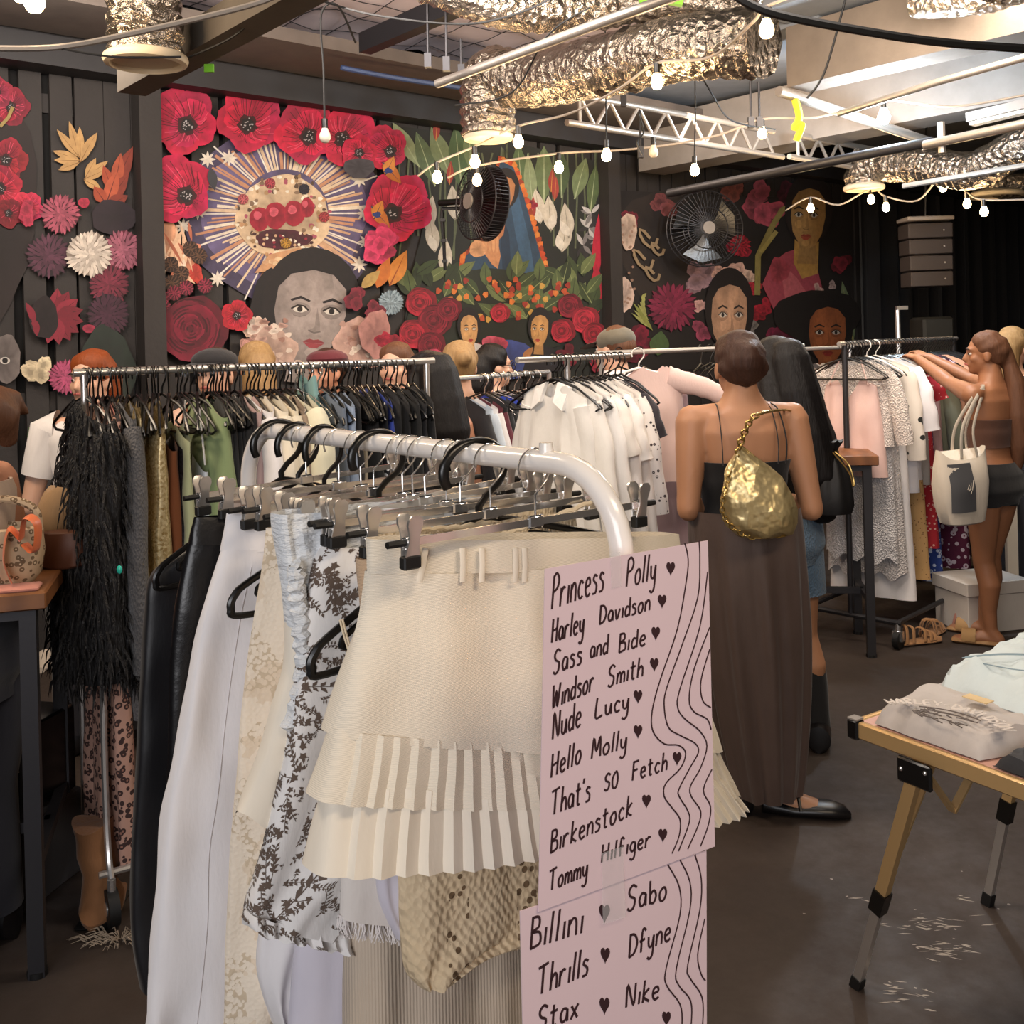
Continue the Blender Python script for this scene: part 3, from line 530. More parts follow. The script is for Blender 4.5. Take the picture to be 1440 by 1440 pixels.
for x, y, r in ((702, 440, 14), (590, 425, 22), (610, 450, 24), (580, 470, 22), (630, 435, 18), (800, 430, 18), (822, 450, 20), (790, 465, 18), (835, 470, 18), (605, 485, 20)): m.rose(x, y, r, rnd.choice(['#a01c2e', '#b5283a', '#7e1628']), 6)
for i in range(7): m.ruffle(575 + i * 45 + rnd.uniform(-8, 8), 500 + rnd.uniform(-8, 14), 18, rnd.choice(['#8f1d30', '#b8405a', '#741426']), 6)
m.blob(715, 505, 34, 28, '#3c4a86', .08); m.blob(690, 482, 12, 10, '#c8566a', .1); m.blob(702, 484, 12, 10, '#b84258', .1)
m.poly([(642, 520), (648, 490), (662, 480), (680, 486), (692, 520)], '#cfc8c4'); m.face(660, 464, 27, 46, '#dba66c', '#161213', '#a83a30', -.05, .05); m.blob(668, 508, 9, 10, '#b5302c', .2)
m.poly([(735, 522), (742, 494), (758, 484), (778, 490), (788, 522)], '#1d1a20'); m.face(759, 464, 27, 46, '#d09a5c', '#161213', '#a0382e', .05, -.08); m.leaf(735, 505, 750, 488, 5, '#b07848')
m.done('mural_panel', 'printed leafy mural with a blue cloaked figure in an orange flower border')
m = Mural(); m.poly([(872, 268), (1195, 282), (1198, 520), (872, 520)], '#1c1816')
m.blob(930, 345, 60, 80, '#2a221e', .1)
for x, y, r, c in ((886, 308, 15, '#7c1e30'), (1030, 268, 20, '#7c4038'), (935, 290, 22, '#8c4a4a'), (1105, 272, 18, '#5c1c30'), (1072, 300, 32, '#b04a5c'), (1068, 275, 24, '#a04858'), (985, 395, 28, '#b08c94'), (1038, 352, 18, '#b5203c'), (1030, 385, 24, '#e0b4a4'), (1048, 395, 16, '#e8c4b0'), (1015, 388, 16, '#d8a898'), (900, 480, 24, '#7a1830'), (982, 430, 16, '#d8a8a0'), (985, 465, 18, '#a84a64'), (885, 500, 18, '#5c1426'), (1062, 405, 12, '#c0283c'), (1066, 440, 14, '#a81c30'), (1078, 430, 12, '#b8243a'), (1100, 470, 24, '#7c1c40'), (1050, 462, 18, '#8a8480')): m.ruffle(x, y, r, c, 10)
m.mum(945, 432, 34, '#8e2a4a', '#3e0c20', 28); m.mum(1040, 345, 16, '#c8283e', '#70101e', 16)
for i in range(8): m.leaf(916 - i * 2, 462 - i * 6, 888 + i * 3, 440 - i * 4, 2.4, '#a8a860')
m.leaf(918, 465, 890, 425, 3, '#8c9048'); m.leaf(925, 500, 930, 465, 14, '#4a6038')
m.blob(883, 325, 13, 26, '#d4b8a4', .12); m.blob(880, 415, 11, 24, '#d8bcac', .14); 
for i in range(26): m.blob(rnd.uniform(873, 893), rnd.uniform(305, 435), 2, 2, '#a88470', .2, 7)
for x, y, r in ((912, 335, 13), (905, 365, 14), (918, 385, 10), (925, 350, 9)): m.line([(x + r * math.cos(t * .7), y + r * math.sin(t * .9)) for t in range(8)], 4, '#a08868')
m.line([(1065, 415), (1066, 360), (1085, 320), (1100, 295), (1125, 285)], 8, '#9a8c50'); m.line([(1070, 355), (1092, 325)], 6, '#b0a05c')
m.poly([(1072, 400), (1085, 370), (1105, 355), (1120, 350), (1150, 380), (1160, 420), (1100, 425), (1090, 440)], '#b85060'); m.poly([(1095, 365), (1120, 390), (1140, 420), (1105, 425), (1100, 395)], '#cf6a74'); m.blob(1096, 380, 14, 18, '#a8424f', .15)
m.poly([(1118, 330), (1152, 330), (1150, 385), (1128, 392), (1116, 370)], '#c89a50'); m.face(1137, 305, 54, 88, '#d0a060', '#241a18', '#a84834', .03, -.06)
m.ruffle(1182, 372, 18, '#8c2432', 9); m.ruffle(1150, 408, 10, '#d8b0a8', 6); m.ruffle(1172, 400, 8, '#e0c4c0', 5); m.leaf(1200, 480, 1184, 395, 9, '#7c8f6a', '#c4b468'); m.blob(1150, 445, 62, 38, '#15110f', .06)
m.face(1026, 446, 56, 100, '#d9a988', '#1b1413', '#b04038', 0, .03); m.face(1164, 470, 58, 84, '#b5683c', '#120d0c', '#8c2c24', 0, 0); 
m.done('mural_panel', 'printed mural between the second black post and the drape, several portraits among pink blooms')
# ---- wall fans in front of the mural
def fan(u, v, Y, r, yaw, tilt, label, dens):
    c = P(u, v, Y); root = thing('wall_fan', label, 'fan', c); z = (Matrix.Rotation(yaw, 3, 'Z') @ Matrix.Rotation(tilt, 3, 'X') @ V((0, -1, 0))).normalized(); x = UP.cross(z).normalized(); y = z.cross(x)
    m = MB()
    for zz, rr in ((.05, r), (-.05, r), (.08, r * .55), (.095, r * .2), (-.08, r * .5)):
        m.tube([c + z * zz + x * (rr * math.cos(2 * PI * k / 40)) + y * (rr * math.sin(2 * PI * k / 40)) for k in range(40)], .005, 5, closed=True)
    for k in range(dens):
        a = 2 * PI * k / dens; d = x * math.cos(a) + y * math.sin(a); m.tube([c + z * .1 + d * .02, c + z * .08 + d * r * .55, c + z * .05 + d * r, c - z * .05 + d * r, c - z * .08 + d * r * .5, c - z * .09 + d * .03], .0022, 4)
    m.build('cage', dark_steel, root)
    for k in range(3):
        a = 2 * PI * k / 3 + .4; b = MB(); R = []
        for i in range(7):
            t = i / 6; rr = lerp(.05, r * .9, t); wd = lerp(.25, .62, sm(t)); R.append([c + x * (rr * math.cos(a + q)) + y * (rr * math.sin(a + q)) + z * (.03 * q + o) for q, o in ((-wd, .0), (0, .006), (wd, .0), (0, -.006))])
        b.loft(R); b.build('blade', black_pl, root)
    if dens > 50: b = MB(); b.disc(c - z * .055, r * .97, (x, y, z), .01, 40); b.build('back_plate', black_steel, root)
    b = MB(); b.disc(c + z * .1, .05, (x, y, z), .02); b.build('hub_badge', beamw, root)
    b = MB(); b.tube([c - z * .05, c - z * .14], [.07, .05], 14); b.tube([c - z * .12, c - z * .16 + UP * .05 + DX * .1, c + DX * .45 + UP * .05], .022); b.build('motor', black_pl, root); return root
fan(678, 285, 6.4, .235, -.98, -.05, 'dark wall fan turned sideways before the blue cloaked figure', 60)
fan(991, 322, 8.2, .30, .15, 0, 'round wire wall fan facing out above the pink peonies', 48)
m = MB(); p = P(622, 300, 6.6); b = P(626, 380, 6.65)
m.tube([p + V((.12, 0, .03)), p + V((.0, 0, .03)), p, b], .012, 6)
for i in range(3): m.box(p.lerp(b, .12 + i * .36), (.035, .03, .02))
tag(m.build('fan_bracket', [black_steel]), 'thin black bracket with small fixings before the leafy mural', 'bracket')
# ================================================================ THE WHITE RACK IN FRONT
R0 = V((.0515, 1.425, 0)); RZ = 1.445; RR = .0162; S0 = R0.dot(DX); T0 = R0.dot(NX)
def rk(t, s, z): return R0 + NX * t + DX * s + UP * z
def onrack(u, v, s): return onp(u, v, rk(0, s, 0), DX)
wr = thing('garment_rack', 'white tubular clothes rack with rounded corners holding skirts', 'clothes rack', rk(0, .4, 0))
def arc(c, a0, a1, r, n=8): return [(c[0] + r * math.cos(lerp(a0, a1, i / n)), c[1] + r * math.sin(lerp(a0, a1, i / n))) for i in range(n + 1)]
br = .115; pth = [(-.13, .12), (-.13, .5), (-.13, 1.0)] + arc((-.13 + br, RZ - br), PI, PI / 2, br) + [(.2, RZ), (.5, RZ)] + arc((.945 - br, RZ - br), PI / 2, 0, br) + [(.945, 1.0), (.945, .12)]
m = MB(); m.tube([rk(0, s, z) for s, z in pth], RR, 16); m.build('frame', white_enamel, wr)
m = MB(); m.tube([rk(0, .012, RZ + .01), rk(0, .012, RZ + .027)], [.011, .0095], 14); m.build('rail_plug', white_enamel, wr)
for s in (-.13, .945):
    m = MB(); m.tube([rk(-.24, s, .12), rk(.24, s, .12)], .0125, 12); f = m.build('foot', white_enamel, wr)
    for t in (-.22, .22):
        c = MB(); c.disc(rk(t, s, .035), .035, (NX, UP, DX), .022); c.tube([rk(t, s, .05), rk(t, s, .11)], .008, 8); c.build('caster', black_rub, f)
# ---- hangers (built once each, then copied)
ANG = math.atan2(NX.y, NX.x); E3 = (V((1, 0, 0)), V((0, 1, 0)), UP)
def hookpath(r, zb, lean=0):
    z0 = RR + .0025 - r; P_ = [V((r * math.cos(a), 0, z0 + r * math.sin(a))) for a in [math.radians(d) for d in range(205, -50, -12)]]
    return [V((p.x + lean * 0, p.y, p.z)) for p in P_] + [V((.012, 0, z0 - r * 1.02)), V((0, 0, z0 - r * 1.35)), V((0, 0, zb))]
def clip_hanger(L=.228, w_=.215):
    root = thing('clip_hanger', '', 'hanger', (0, 0, 0)); m = MB(); m.tube(hookpath(.030, -.088), .0017, 8); m.build('hook', chrome, root)
    m = MB(); m.box((0, 0, -.094), (2 * L, .0035, .011)); m.box((0, 0, -.094), (.03, .008, .02), bev=.003); b = m.build('bar', chrome, root)
    for sgn in (-1, 1): c = MB(); c.tube([V((sgn * (L - .004), 0, -.094)), V((sgn * (L + .022), 0, -.094))], [.0055, .005], 8); c.build('end_cap', black_rub, b)
    for sgn in (-1, 1):
        x = sgn * w_; m = MB()
        for q in (-1, 1):
            R = []
            for z, wd, y, th in ((-.118, .0115, .0035, .0012), (-.104, .0095, .006, .0014), (-.088, .0075, .0095, .0016), (-.078, .009, .0105, .0018), (-.069, .0115, .0115, .0022), (-.061, .0105, .013, .002), (-.056, .006, .0135, .0012)):
                y *= q; R.append([V((x - wd, y - th, z)), V((x, y - th - .0015 * q, z)), V((x + wd, y - th, z)), V((x + wd, y + th, z)), V((x, y + th + .0015 * q, z)), V((x - wd, y + th, z))])
            m.loft(R)
        m.tube([V((x - .006, 0, -.1)), V((x + .006, 0, -.1))], .0045, 8); c = m.build('clip', steel, root)
        m = MB(); m.box((x, 0, -.122), (.027, .014, .019), bev=.002); m.build('rubber_tip', black_rub, c)
        m = MB(); m.tube([V((x - .0085, 0, -.094)), V((x + .0085, 0, -.094))], .008, 10); m.build('spring', chrome, c)
    return root
def tube_hanger():
    root = thing('plastic_hanger', '', 'hanger', (0, 0, 0)); m = MB(); hp = hookpath(.042, -.098); m.tube(hp, [(.0042, .0065)] * len(hp), 8); m.build('hook', black_pl, root)
    m = MB(); out = [V((0, 0, -.092)), V((.05, 0, -.115)), V((.185, 0, -.185)), V((.212, 0, -.205)), V((.218, 0, -.225)), V((.205, 0, -.238)), V((.1, 0, -.24)), V((-.1, 0, -.24)), V((-.205, 0, -.238)), V((-.218, 0, -.225)), V((-.212, 0, -.205)), V((-.185, 0, -.185)), V((-.05, 0, -.115))]
    m.tube(spl(out + [out[0]], 5)[:-1], .0052, 8, closed=True); m.build('frame', black_pl, root)
    m = MB()
    for q in (-1, 1): m.tube(spl([V((q * .06, 0, -.135)), V((q * .165, 0, -.19)), V((q * .182, 0, -.205)), V((q * .172, 0, -.214)), V((q * .1, 0, -.216))], 5), .0042, 8)
    m.build('inner_rail', black_pl, root); return root
CHG = clip_hanger(); reg(CHG); PHG = tube_hanger(); reg(PHG); used = set()
def put_hanger(src, s, label, yaw=0, tilt=0, z=0, group=None):
    o = src if src.name not in used else copy_tree(src, (0, 0, 0)); used.add(src.name)
    o.scale = (1, 1, .92) if src is CHG else (1, 1, 1); o.location = rk(0, s, RZ + z); o.rotation_euler = (0, tilt, ANG + yaw); tag(o, label, 'hanger', group); return o
# ---- cloth on a plane across the rail
def cloth(mb, rows, s, th=.03, amp=.006, freq=7, seed=0, pleat=0, hem=.0, nu=90, sub=7, ampt=.15, wr_=.004, mi=0, cap=False, flare=1.0, fth=None, place=onrack, nrm=None):
    N = nrm or DX; r_ = random.Random(seed); ph = [r_.uniform(0, 6.28) for _ in range(4)]
    RS = spl([V((a[0], a[1], 0)) for a in rows], sub); RS2 = spl([V((a[2], a[3], 0)) for a in rows], sub); n = len(RS); rings = []
    for k in range(n):
        f = k / (n - 1); L = place(RS[k].x, RS[k].y, s); Rr = place(RS2[k].x, RS2[k].y, s); ring = []; A = amp * lerp(ampt, 1, f ** .8); T = (fth(f) if fth else th * lerp(.75, flare, f))
        for i in range(nu):
            a = 2 * PI * i / nu; cx = -math.cos(a); sy = math.sin(a); x = math.copysign(abs(cx) ** .8, cx) * .5 + .5; y = math.copysign(abs(sy) ** .75, sy)
            side = 1 if sy >= 0 else -1; q = x * freq * 2 * PI
            if pleat: fo = ((x * pleat) % 1.0) * -1.0 * side * A * 2 * abs(y) ** .3
            else: fo = A * (math.sin(q + ph[0] + side + .5 * f) * .6 + math.sin(q * .53 + ph[1] - .8 * f) * .5 + math.sin(q * 1.7 + ph[2] + side * 2) * .25)
            p = L.lerp(Rr, x) - N * (y * T + fo)
            p += N * (wr_ * noise.noise(V((p.x * 14, p.y * 14 + side, p.z * 9 + seed)))) * 2
            if hem and f > .8: p.z += hem * math.sin(q + ph[0] + side) * (f - .8) * 5
            ring.append(p)
        rings.append(ring)
    mb.loft(rings, True, cap, mi); return rings
def sprigs(mb, rings, n, mi, seed, size=.03):
    r_ = random.Random(seed); K = len(rings) - 1; N_ = len(rings[0]); cum = [0]
    for a, b in zip(rings, rings[1:]): cum.append(cum[-1] + (a[0] - b[0]).length)
    def at(k, i):
        k = min(max(k, 0), K - .001); k0 = int(k); a = k - k0; i0 = int(i) % N_; b = i - int(i); i1 = (i0 + 1) % N_
        q = rings[k0][i0].lerp(rings[k0][i1], b).lerp(rings[k0 + 1][i0].lerp(rings[k0 + 1][i1], b), a); return q
    for _ in range(n):
        q_ = r_.uniform(0, cum[-1]); j_ = max(j for j in range(K) if cum[j] <= q_); k, i = j_ + (q_ - cum[j_]) / max(1e-6, cum[j_ + 1] - cum[j_]), r_.uniform(0, N_); k = min(K - .02, k); p = at(k, i); tu = at(k, i + .5) - at(k, i - .5 if i > .5 else i); tv = at(k + .5, i) - at(k - .5, i)
        lu, lv = tu.length, tv.length
        if lu < 1e-5 or lv < 1e-5: continue
        c_ = sum(rings[int(k)], V()) / N_; ang = r_.uniform(0, 6.28); L = size * r_.uniform(.7, 1.3); bend = r_.uniform(-.4, .4); ca, sa = math.cos(ang), math.sin(ang)
        def W(x, y):
            a, b = x * ca - y * sa, x * sa + y * ca; kk, ii = k + b / lv, (i + a / lu) % N_; q = at(kk, ii); e1_ = at(kk, (ii + .4) % N_) - q; e2_ = at(min(kk + .4, K), ii) - at(max(0, min(kk + .4, K) - .4), ii); nn = e1_.cross(e2_)
            nn = nn.normalized() if nn.length > 1e-12 else V((0, 0, 0)); nn = nn if nn.dot(q - c_) > 0 else -nn; return q + nn * .0009
        def leaf(x, y, dx, dy, l, w_):
            h = math.hypot(dx, dy); dx, dy = dx / h, dy / h; mb.add([W(x, y), W(x + dx * l * .45 - dy * w_, y + dy * l * .45 + dx * w_), W(x + dx * l, y + dy * l), W(x + dx * l * .45 + dy * w_, y + dy * l * .45 - dx * w_)], [(0, 1, 2, 3)], mi)
        pt = lambda t: (L * t, L * bend * t * t)
        for t in (0, .25, .5, .75): a, b = pt(t), pt(t + .25); mb.add([W(a[0], a[1] + .0005), W(b[0], b[1] + .0005), W(b[0], b[1] - .0005), W(a[0], a[1] - .0005)], [(0, 1, 2, 3)], mi)
        for t in (.12, .3, .48, .66, .84, 1.0):
            for sd in (-1, 1):
                if r_.random() < .78: leaf(*pt(t), r_.uniform(.4, .9), sd, L * r_.uniform(.18, .28), L * .055)
        for q in range(5): a = q * 1.257; leaf(*pt(.1), math.cos(a), math.sin(a), L * .16, L * .06)
def garment(name, label, cat, s, mat, rows, par=None, part=None, **k):
    m = MB(); cloth(m, rows, s, **k)
    if par: return m.build(part or name, mat, par)
    return tag(m.build(name, mat), label, cat)
cream = fab('cream_ribbed_cloth', '#ece2d0', '#e2d6c2', .25, kind='rib'); cream_pl = fab('cream_cloth', '#ece3d3', '#e3d8c6', .25)
tan_rib = fab('tan_ribbed_knit', '#d6b898', '#c8a684', .5, kind='rib'); white_c = fab('white_cotton', '#ece8e8', '#e2dedf', .35); white_w = fab('white_crinkle', '#e6e8ea', '#dadde0', .8, kind='smock')
lav = fab('lavender_white_satin', '#d8d3dc', '#cbc6d2', .2, rough=.5); greige = fab('greige_ribbed', '#c9baa8', '#bba994', .4, kind='ribv'); blackc = fab('black_satin', '#0c0b0f', '#100f14', .2, rough=.45)
def lace_mat():
    t = NT('cream_lace'); d = t.vor(150); c = t.mix(t.math('GREATER_THAN', t.noise(16, 3), .55), lin('#efe0cb'), lin('#e6d3ba')); h = t.math('MULTIPLY', t.math('GREATER_THAN', d, .6), t.math('GREATER_THAN', t.noise(9, 2), .5)); c = t.mix(h, c, lin('#d2bea2')); t.col(c); t.bump(t.math('ADD', t.math('MULTIPLY', d, .4), t.noise(14, 4)), .3, .01); return t.set(.85)
def floral_mat(): return fab('white_sprigged_cotton', '#eae7e4', '#e0dcd9', .35)
sprig = fab('brown_sprig_print', '#54453b', '#6b5a4e')
def knit_mat():
    t = NT('beige_crochet'); d = t.vor(120, stretch=(1, 1, .7)); h = t.math('MULTIPLY', t.math('LESS_THAN', t.vor(70), .36), t.math('GREATER_THAN', t.wave(3.2, 'X', .5), .78)); c = t.mix(t.noise(12, 4), lin('#e0ccac'), lin('#cdb48e')); t.col(t.mix(h, c, lin('#6d563d'))); t.bump(t.math('SUBTRACT', t.math('ADD', d, t.math('MULTIPLY', t.wave(34, 'DIAGONAL', 1), .45)), t.math('MULTIPLY', h, 1.5)), .4, .010); return t.set(.9)
lace = lace_mat(); floral = floral_mat(); knit = knit_mat()
leather = plain('black_faux_leather', '#121113', .34, 0, 25, .35)
# 1. cream tiered skirt in front
sk = thing('tiered_skirt', 'cream pleated tiered mini skirt clipped frontmost on the white rack', 'skirt', rk(0, .09, .9))
S = .09
m = MB(); cloth(m, [(515, 757, 948, 750), (516, 785, 950, 770), (517, 806, 951, 788)], S, .05, .003, 5, 3, ampt=1, fth=lambda f: .036); m.build('waistband', cream, sk)
m = MB(); cloth(m, [(518, 804, 950, 786), (513, 850, 956, 840), (505, 885, 962, 890), (483, 960, 985, 985), (463, 1032, 1002, 1050)], S, .06, .014, 3.2, 5, ampt=.6, wr_=.007, flare=1.25, fth=lambda f: .034 + .026 * f); m.build('skirt_body', cream, sk)
m = MB(); cloth(m, [(466, 1022, 1000, 1040), (455, 1065, 1012, 1072), (437, 1120, 1030, 1110)], S, .084, .0065, 7, 6, pleat=30, ampt=.6, fth=lambda f: .062 + .018 * f, nu=220); m.build('pleated_tier', cream, sk)
m = MB(); cloth(m, [(462, 1095, 1010, 1085), (446, 1160, 1026, 1108), (433, 1222, 1040, 1128)], S, .09, .007, 7, 7, pleat=27, ampt=.7, fth=lambda f: .070 + .024 * f, nu=220); m.build('pleated_tier', cream_pl, sk)
def fpt(u, v, s, off): return onrack(u, v, s) - DX * off
for u in (590, 648, 675, 722, 735):
    m = MB(); a = fpt(u + (6 if u < 600 else 0), 770, .053, .004); b = fpt(u - (3 if u < 600 else 0), 818, .05, .004); m.tube([a, a.lerp(b, .5) - DX * .0015, b], [(.0012, .005)] * 3, 8, flat=DX); m.build('belt_loop', cream_pl, sk)
# 2. tan ribbed skirt
garment('ribbed_skirt', 'tan ribbed knit skirt tucked just behind the cream tiered skirt', 'skirt', .165, tan_rib, [(503, 786, 790, 772), (503, 800, 795, 780), (508, 850, 830, 840), (518, 930, 840, 930), (520, 1000, 850, 1000)], th=.03, amp=.004)
# 3. lavender and white fringe minis, crochet top, below the tiers
garment('lavender_skirt', 'pale lavender satin skirt edge hanging beside the beige crochet piece', 'skirt', .14, lav, [(530, 850, 690, 850), (528, 1100, 690, 1100), (529, 1210, 690, 1230), (536, 1270, 690, 1285), (560, 1322, 690, 1330)], th=.02, amp=.004)
fr_ = thing('fringed_skirt', 'white linen mini skirt with a frayed fringe hem beside the floral dress', 'skirt', rk(0, .175, .7))
m = MB(); cloth(m, [(535, 850, 740, 850), (515, 1000, 740, 1000), (486, 1180, 740, 1180), (478, 1290, 740, 1290)], .175, .035, .005, 4, 12); m.build('skirt_body', fab('white_linen', '#e4ddd6', '#d9d0c8', .4), fr_)
m = MB(); r_ = random.Random(3)
for i in range(150):
    x = i / 150; a = onrack(lerp(476, 600, x), 1286, .175) - DX * (.03 * math.sin(x * 1.6) + .006 * math.sin(x * 40)); m.tube([a, a + V((r_.uniform(-.004, .004), 0, -.014)), a + V((r_.uniform(-.008, .008), r_.uniform(-.004, .004), -.03))], [.0012, .001, .0005], 4)
m.build('fringe', fab('fringe_thread', '#ece4e0'), fr_)
garment('crochet_vest', 'beige crochet knit top with holes hanging to a point under the tiers', 'vest', .12, knit, [(566, 880, 800, 880), (562, 1100, 800, 1100), (563, 1220, 800, 1220), (566, 1300, 800, 1300), (572, 1362, 690, 1335), (588, 1386, 625, 1368)], th=.03, amp=.008, freq=3)
# 4. long panels behind
garment('long_skirt', 'greige ribbed long skirt hanging lowest beside the second paper sign', 'skirt', .21, greige, [(528, 800, 800, 790), (512, 1100, 800, 1100), (497, 1300, 760, 1300), (491, 1440, 758, 1440), (486, 1650, 770, 1650)], th=.045, amp=.012, freq=3)
garment('long_skirt', 'pale lilac white long skirt hanging below the floral dress hem', 'skirt', .30, lav, [(470, 790, 700, 780), (445, 1000, 700, 1000), (420, 1250, 640, 1250), (408, 1400, 600, 1400), (402, 1560, 600, 1560)], th=.04, amp=.012, freq=3, seed=4)
garment('draped_skirt', 'white draped skirt with a folded edge below the floral hem', 'skirt', .345, white_c, [(450, 780, 650, 780), (410, 1000, 620, 1000), (375, 1250, 540, 1250), (362, 1350, 470, 1350), (370, 1400, 430, 1420), (388, 1445, 412, 1450)], th=.03, amp=.010, freq=2.5, seed=9)
# 5. floral dress
fd = thing('floral_dress', 'white dress printed with brown sprigs, ruffle hem, on the white rack', 'dress', rk(0, .25, .7))
m = MB(); RG = cloth(m, [(455, 768, 760, 760), (440, 800, 770, 800), (428, 870, 790, 870), (416, 950, 800, 950), (402, 1050, 800, 1050), (385, 1130, 760, 1130), (368, 1210, 660, 1215), (352, 1262, 560, 1285), (346, 1290, 520, 1318)], .25, .045, .012, 3.5, 21, ampt=.3); sprigs(m, RG, 640, 1, 5); m.build('dress_body', [floral, sprig], fd)
m = MB(); RG = cloth(m, [(347, 1280, 520, 1308), (344, 1292, 520, 1322), (345, 1300, 522, 1332)], .25, .048, .007, 9, 22, ampt=.8, hem=.003, nu=260); sprigs(m, RG, 36, 1, 6, .02); m.build('ruffle_hem', [floral, sprig], fd)
# 6. white smocked skirt / ruched edge
sm_s = thing('smocked_skirt', 'cream skirt with a wide crinkled white waist clipped under the tall clip', 'skirt', rk(0, .28, 1.0))
m = MB(); cloth(m, [(384, 722, 690, 700), (385, 742, 692, 730), (392, 790, 700, 785), (398, 830, 700, 830), (402, 880, 700, 880)], .285, .05, .008, 11, 31, ampt=.8); m.build('smocked_waist', white_w, sm_s)
m = MB(); cloth(m, [(402, 868, 690, 868), (398, 940, 690, 940), (380, 1000, 690, 1000), (352, 1090, 680, 1090), (331, 1146, 660, 1160)], .285, .05, .014, 6, 32, ampt=.3, hem=.008); m.build('gathered_tier', cream_pl, sm_s)
m = MB(); pts = [onrack(u, v, .285) - DX * .035 for u, v in ((398, 790), (402, 830), (406, 880), (410, 930), (400, 985), (392, 1010))]; pts = spl(pts, 8)
m.tube([p + NX * (.004 * math.sin(i * 1.9)) for i, p in enumerate(pts)], [(.012 + .003 * math.sin(i * 2.3), .012) for i in range(len(pts))], 8); m.build('ruched_ruffle', white_w, sm_s)
# 7. lace maxi, 8. white trousers, 9. leather, 10. black satin
garment('lace_skirt', 'long cream crochet lace skirt between the white trousers and crinkled waist', 'skirt', .40, lace, [(374, 742, 620, 735), (370, 775, 620, 770), (360, 850, 620, 850), (346, 950, 620, 950), (334, 1060, 620, 1060), (325, 1180, 620, 1180), (318, 1330, 600, 1330), (314, 1450, 590, 1450), (310, 1620, 590, 1620)], th=.035, amp=.010, freq=4, seed=41)
wt = thing('white_trousers', 'long white cotton trousers clipped at the waist on the white rack', 'trousers', rk(0, .53, .5))
m = MB(); cloth(m, [(319, 722, 560, 712), (316, 745, 562, 735), (311, 775, 564, 765)], .53, .03, .002, 4, 50, ampt=1); m.build('waistband', white_c, wt)
m = MB(); RG = cloth(m, [(312, 772, 562, 762), (303, 800, 570, 800), (284, 860, 580, 860), (265, 940, 585, 940), (250, 1020, 585, 1020), (236, 1100, 585, 1100), (222, 1200, 580, 1200), (210, 1320, 580, 1320), (201, 1440, 575, 1440), (197, 1560, 575, 1560)], .53, .05, .022, 2.6, 51, ampt=.2, flare=1.5, wr_=.008); m.build('trouser_leg', white_c, wt)
m = MB(); m.tube([r[12] - DX * .001 for r in RG[6:]], .0008, 5); m.build('side_seam', fab('seam_thread', '#ddd6d6'), wt)
lt = thing('leather_skirt', 'black faux leather skirt between the white trousers and the black satin', 'skirt', rk(0, .6, .8))
m = MB(); cloth(m, [(273, 727, 520, 720), (268, 745, 522, 738), (265, 765, 524, 758)], .60, .03, .002, 3, 60, ampt=1); m.build('waistband', leather, lt)
m = MB(); cloth(m, [(266, 762, 520, 756), (255, 810, 530, 810), (245, 870, 540, 870), (238, 960, 540, 960), (234, 1080, 530, 1080), (230, 1200, 520, 1200), (226, 1330, 500, 1330)], .60, .04, .008, 3, 61); m.build('skirt_body', leather, lt)
garment('satin_dress', 'long black satin dress hanging off a plastic hanger at the end of the white rack', 'dress', .86, blackc, [(285, 755, 330, 752), (240, 785, 400, 780), (210, 815, 460, 812), (203, 870, 470, 870), (196, 980, 480, 980), (190, 1100, 480, 1100), (184, 1250, 470, 1250), (186, 1330, 440, 1330), (198, 1392, 400, 1392)], th=.04, amp=.008, freq=3, seed=66)
# back halves of further skirts that show their right ends under the clips
for i, (s, c, lb) in enumerate(((.20, '#e4d2b4', 'sand coloured cable knit skirt behind the cream waistband'), (.36, '#d9c8b4', 'beige linen skirt in the middle of the white rack'), (.45, '#efe6d8', 'ivory skirt under the bunch of wire hooks'), (.72, '#b9a9a0', 'mushroom coloured skirt at the far end of the white rack'))):
    k = fab('rack_cloth_%s' % 'abcd'[i], c, None, .5, kind='knit' if i == 0 else None); l, r = rk(-.17, s, 1.335), rk(.235, s, 1.335)
    m = MB(); rings = []
    for z, e in ((1.335, 0), (1.30, .005), (1.2, .02), (1.0, .03), (.85, .04)):
        rings.append([rk(.03 + (.195 + e) * math.cos(a), s + .03 * math.sin(a) + .006 * math.sin(5 * a), z + .004 * math.sin(3 * a)) for a in [2 * PI * j / 60 for j in range(60)]])
    m.loft(rings, cap=False); tag(m.build('knit_skirt' if i == 0 else 'linen_skirt', k), lb, 'skirt')
garment('floral_skirt', 'short brown sprigged skirt glimpsed behind the cream waistband', 'skirt', .14, floral, [(610, 772, 790, 765), (608, 800, 795, 790), (600, 900, 800, 900)], th=.03, amp=.004)
rope = fab('cream_cord', '#e8d9bf', '#d6c3a2', .8)
for i, pts in enumerate((((575, 775), (640, 772), (690, 758), (735, 742), (775, 728), (832, 706)), ((660, 775), (690, 762), (700, 760), (725, 770), (738, 785)), ((560, 752), (590, 745), (640, 742), (690, 735)))):
    m = MB(); q = spl([onrack(u, v, .13 + .02 * i) for u, v in pts], 8); m.tube([p + NX * .0015 * math.sin(j * 2) + UP * .0015 * math.cos(j * 2) for j, p in enumerate(q)], .004, 7); tag(m.build('cord_belt', rope), ('long twisted cream cord lying across the clips to the rounded corner', 'short loop of cream cord behind the cream waistband', 'flat cream cord lying on the hanger bars')[i], 'belt')
m = MB(); q = spl([onrack(u, v, .15) for u, v in ((478, 872), (484, 895), (490, 915), (492, 935))], 5); m.tube(q, .0016, 5); m.tube([p + NX * .004 for p in q], .0016, 5); tag(m.build('hanging_loop', rope), 'thin cream ribbon loop hooked on the black hanger arm', 'ribbon')
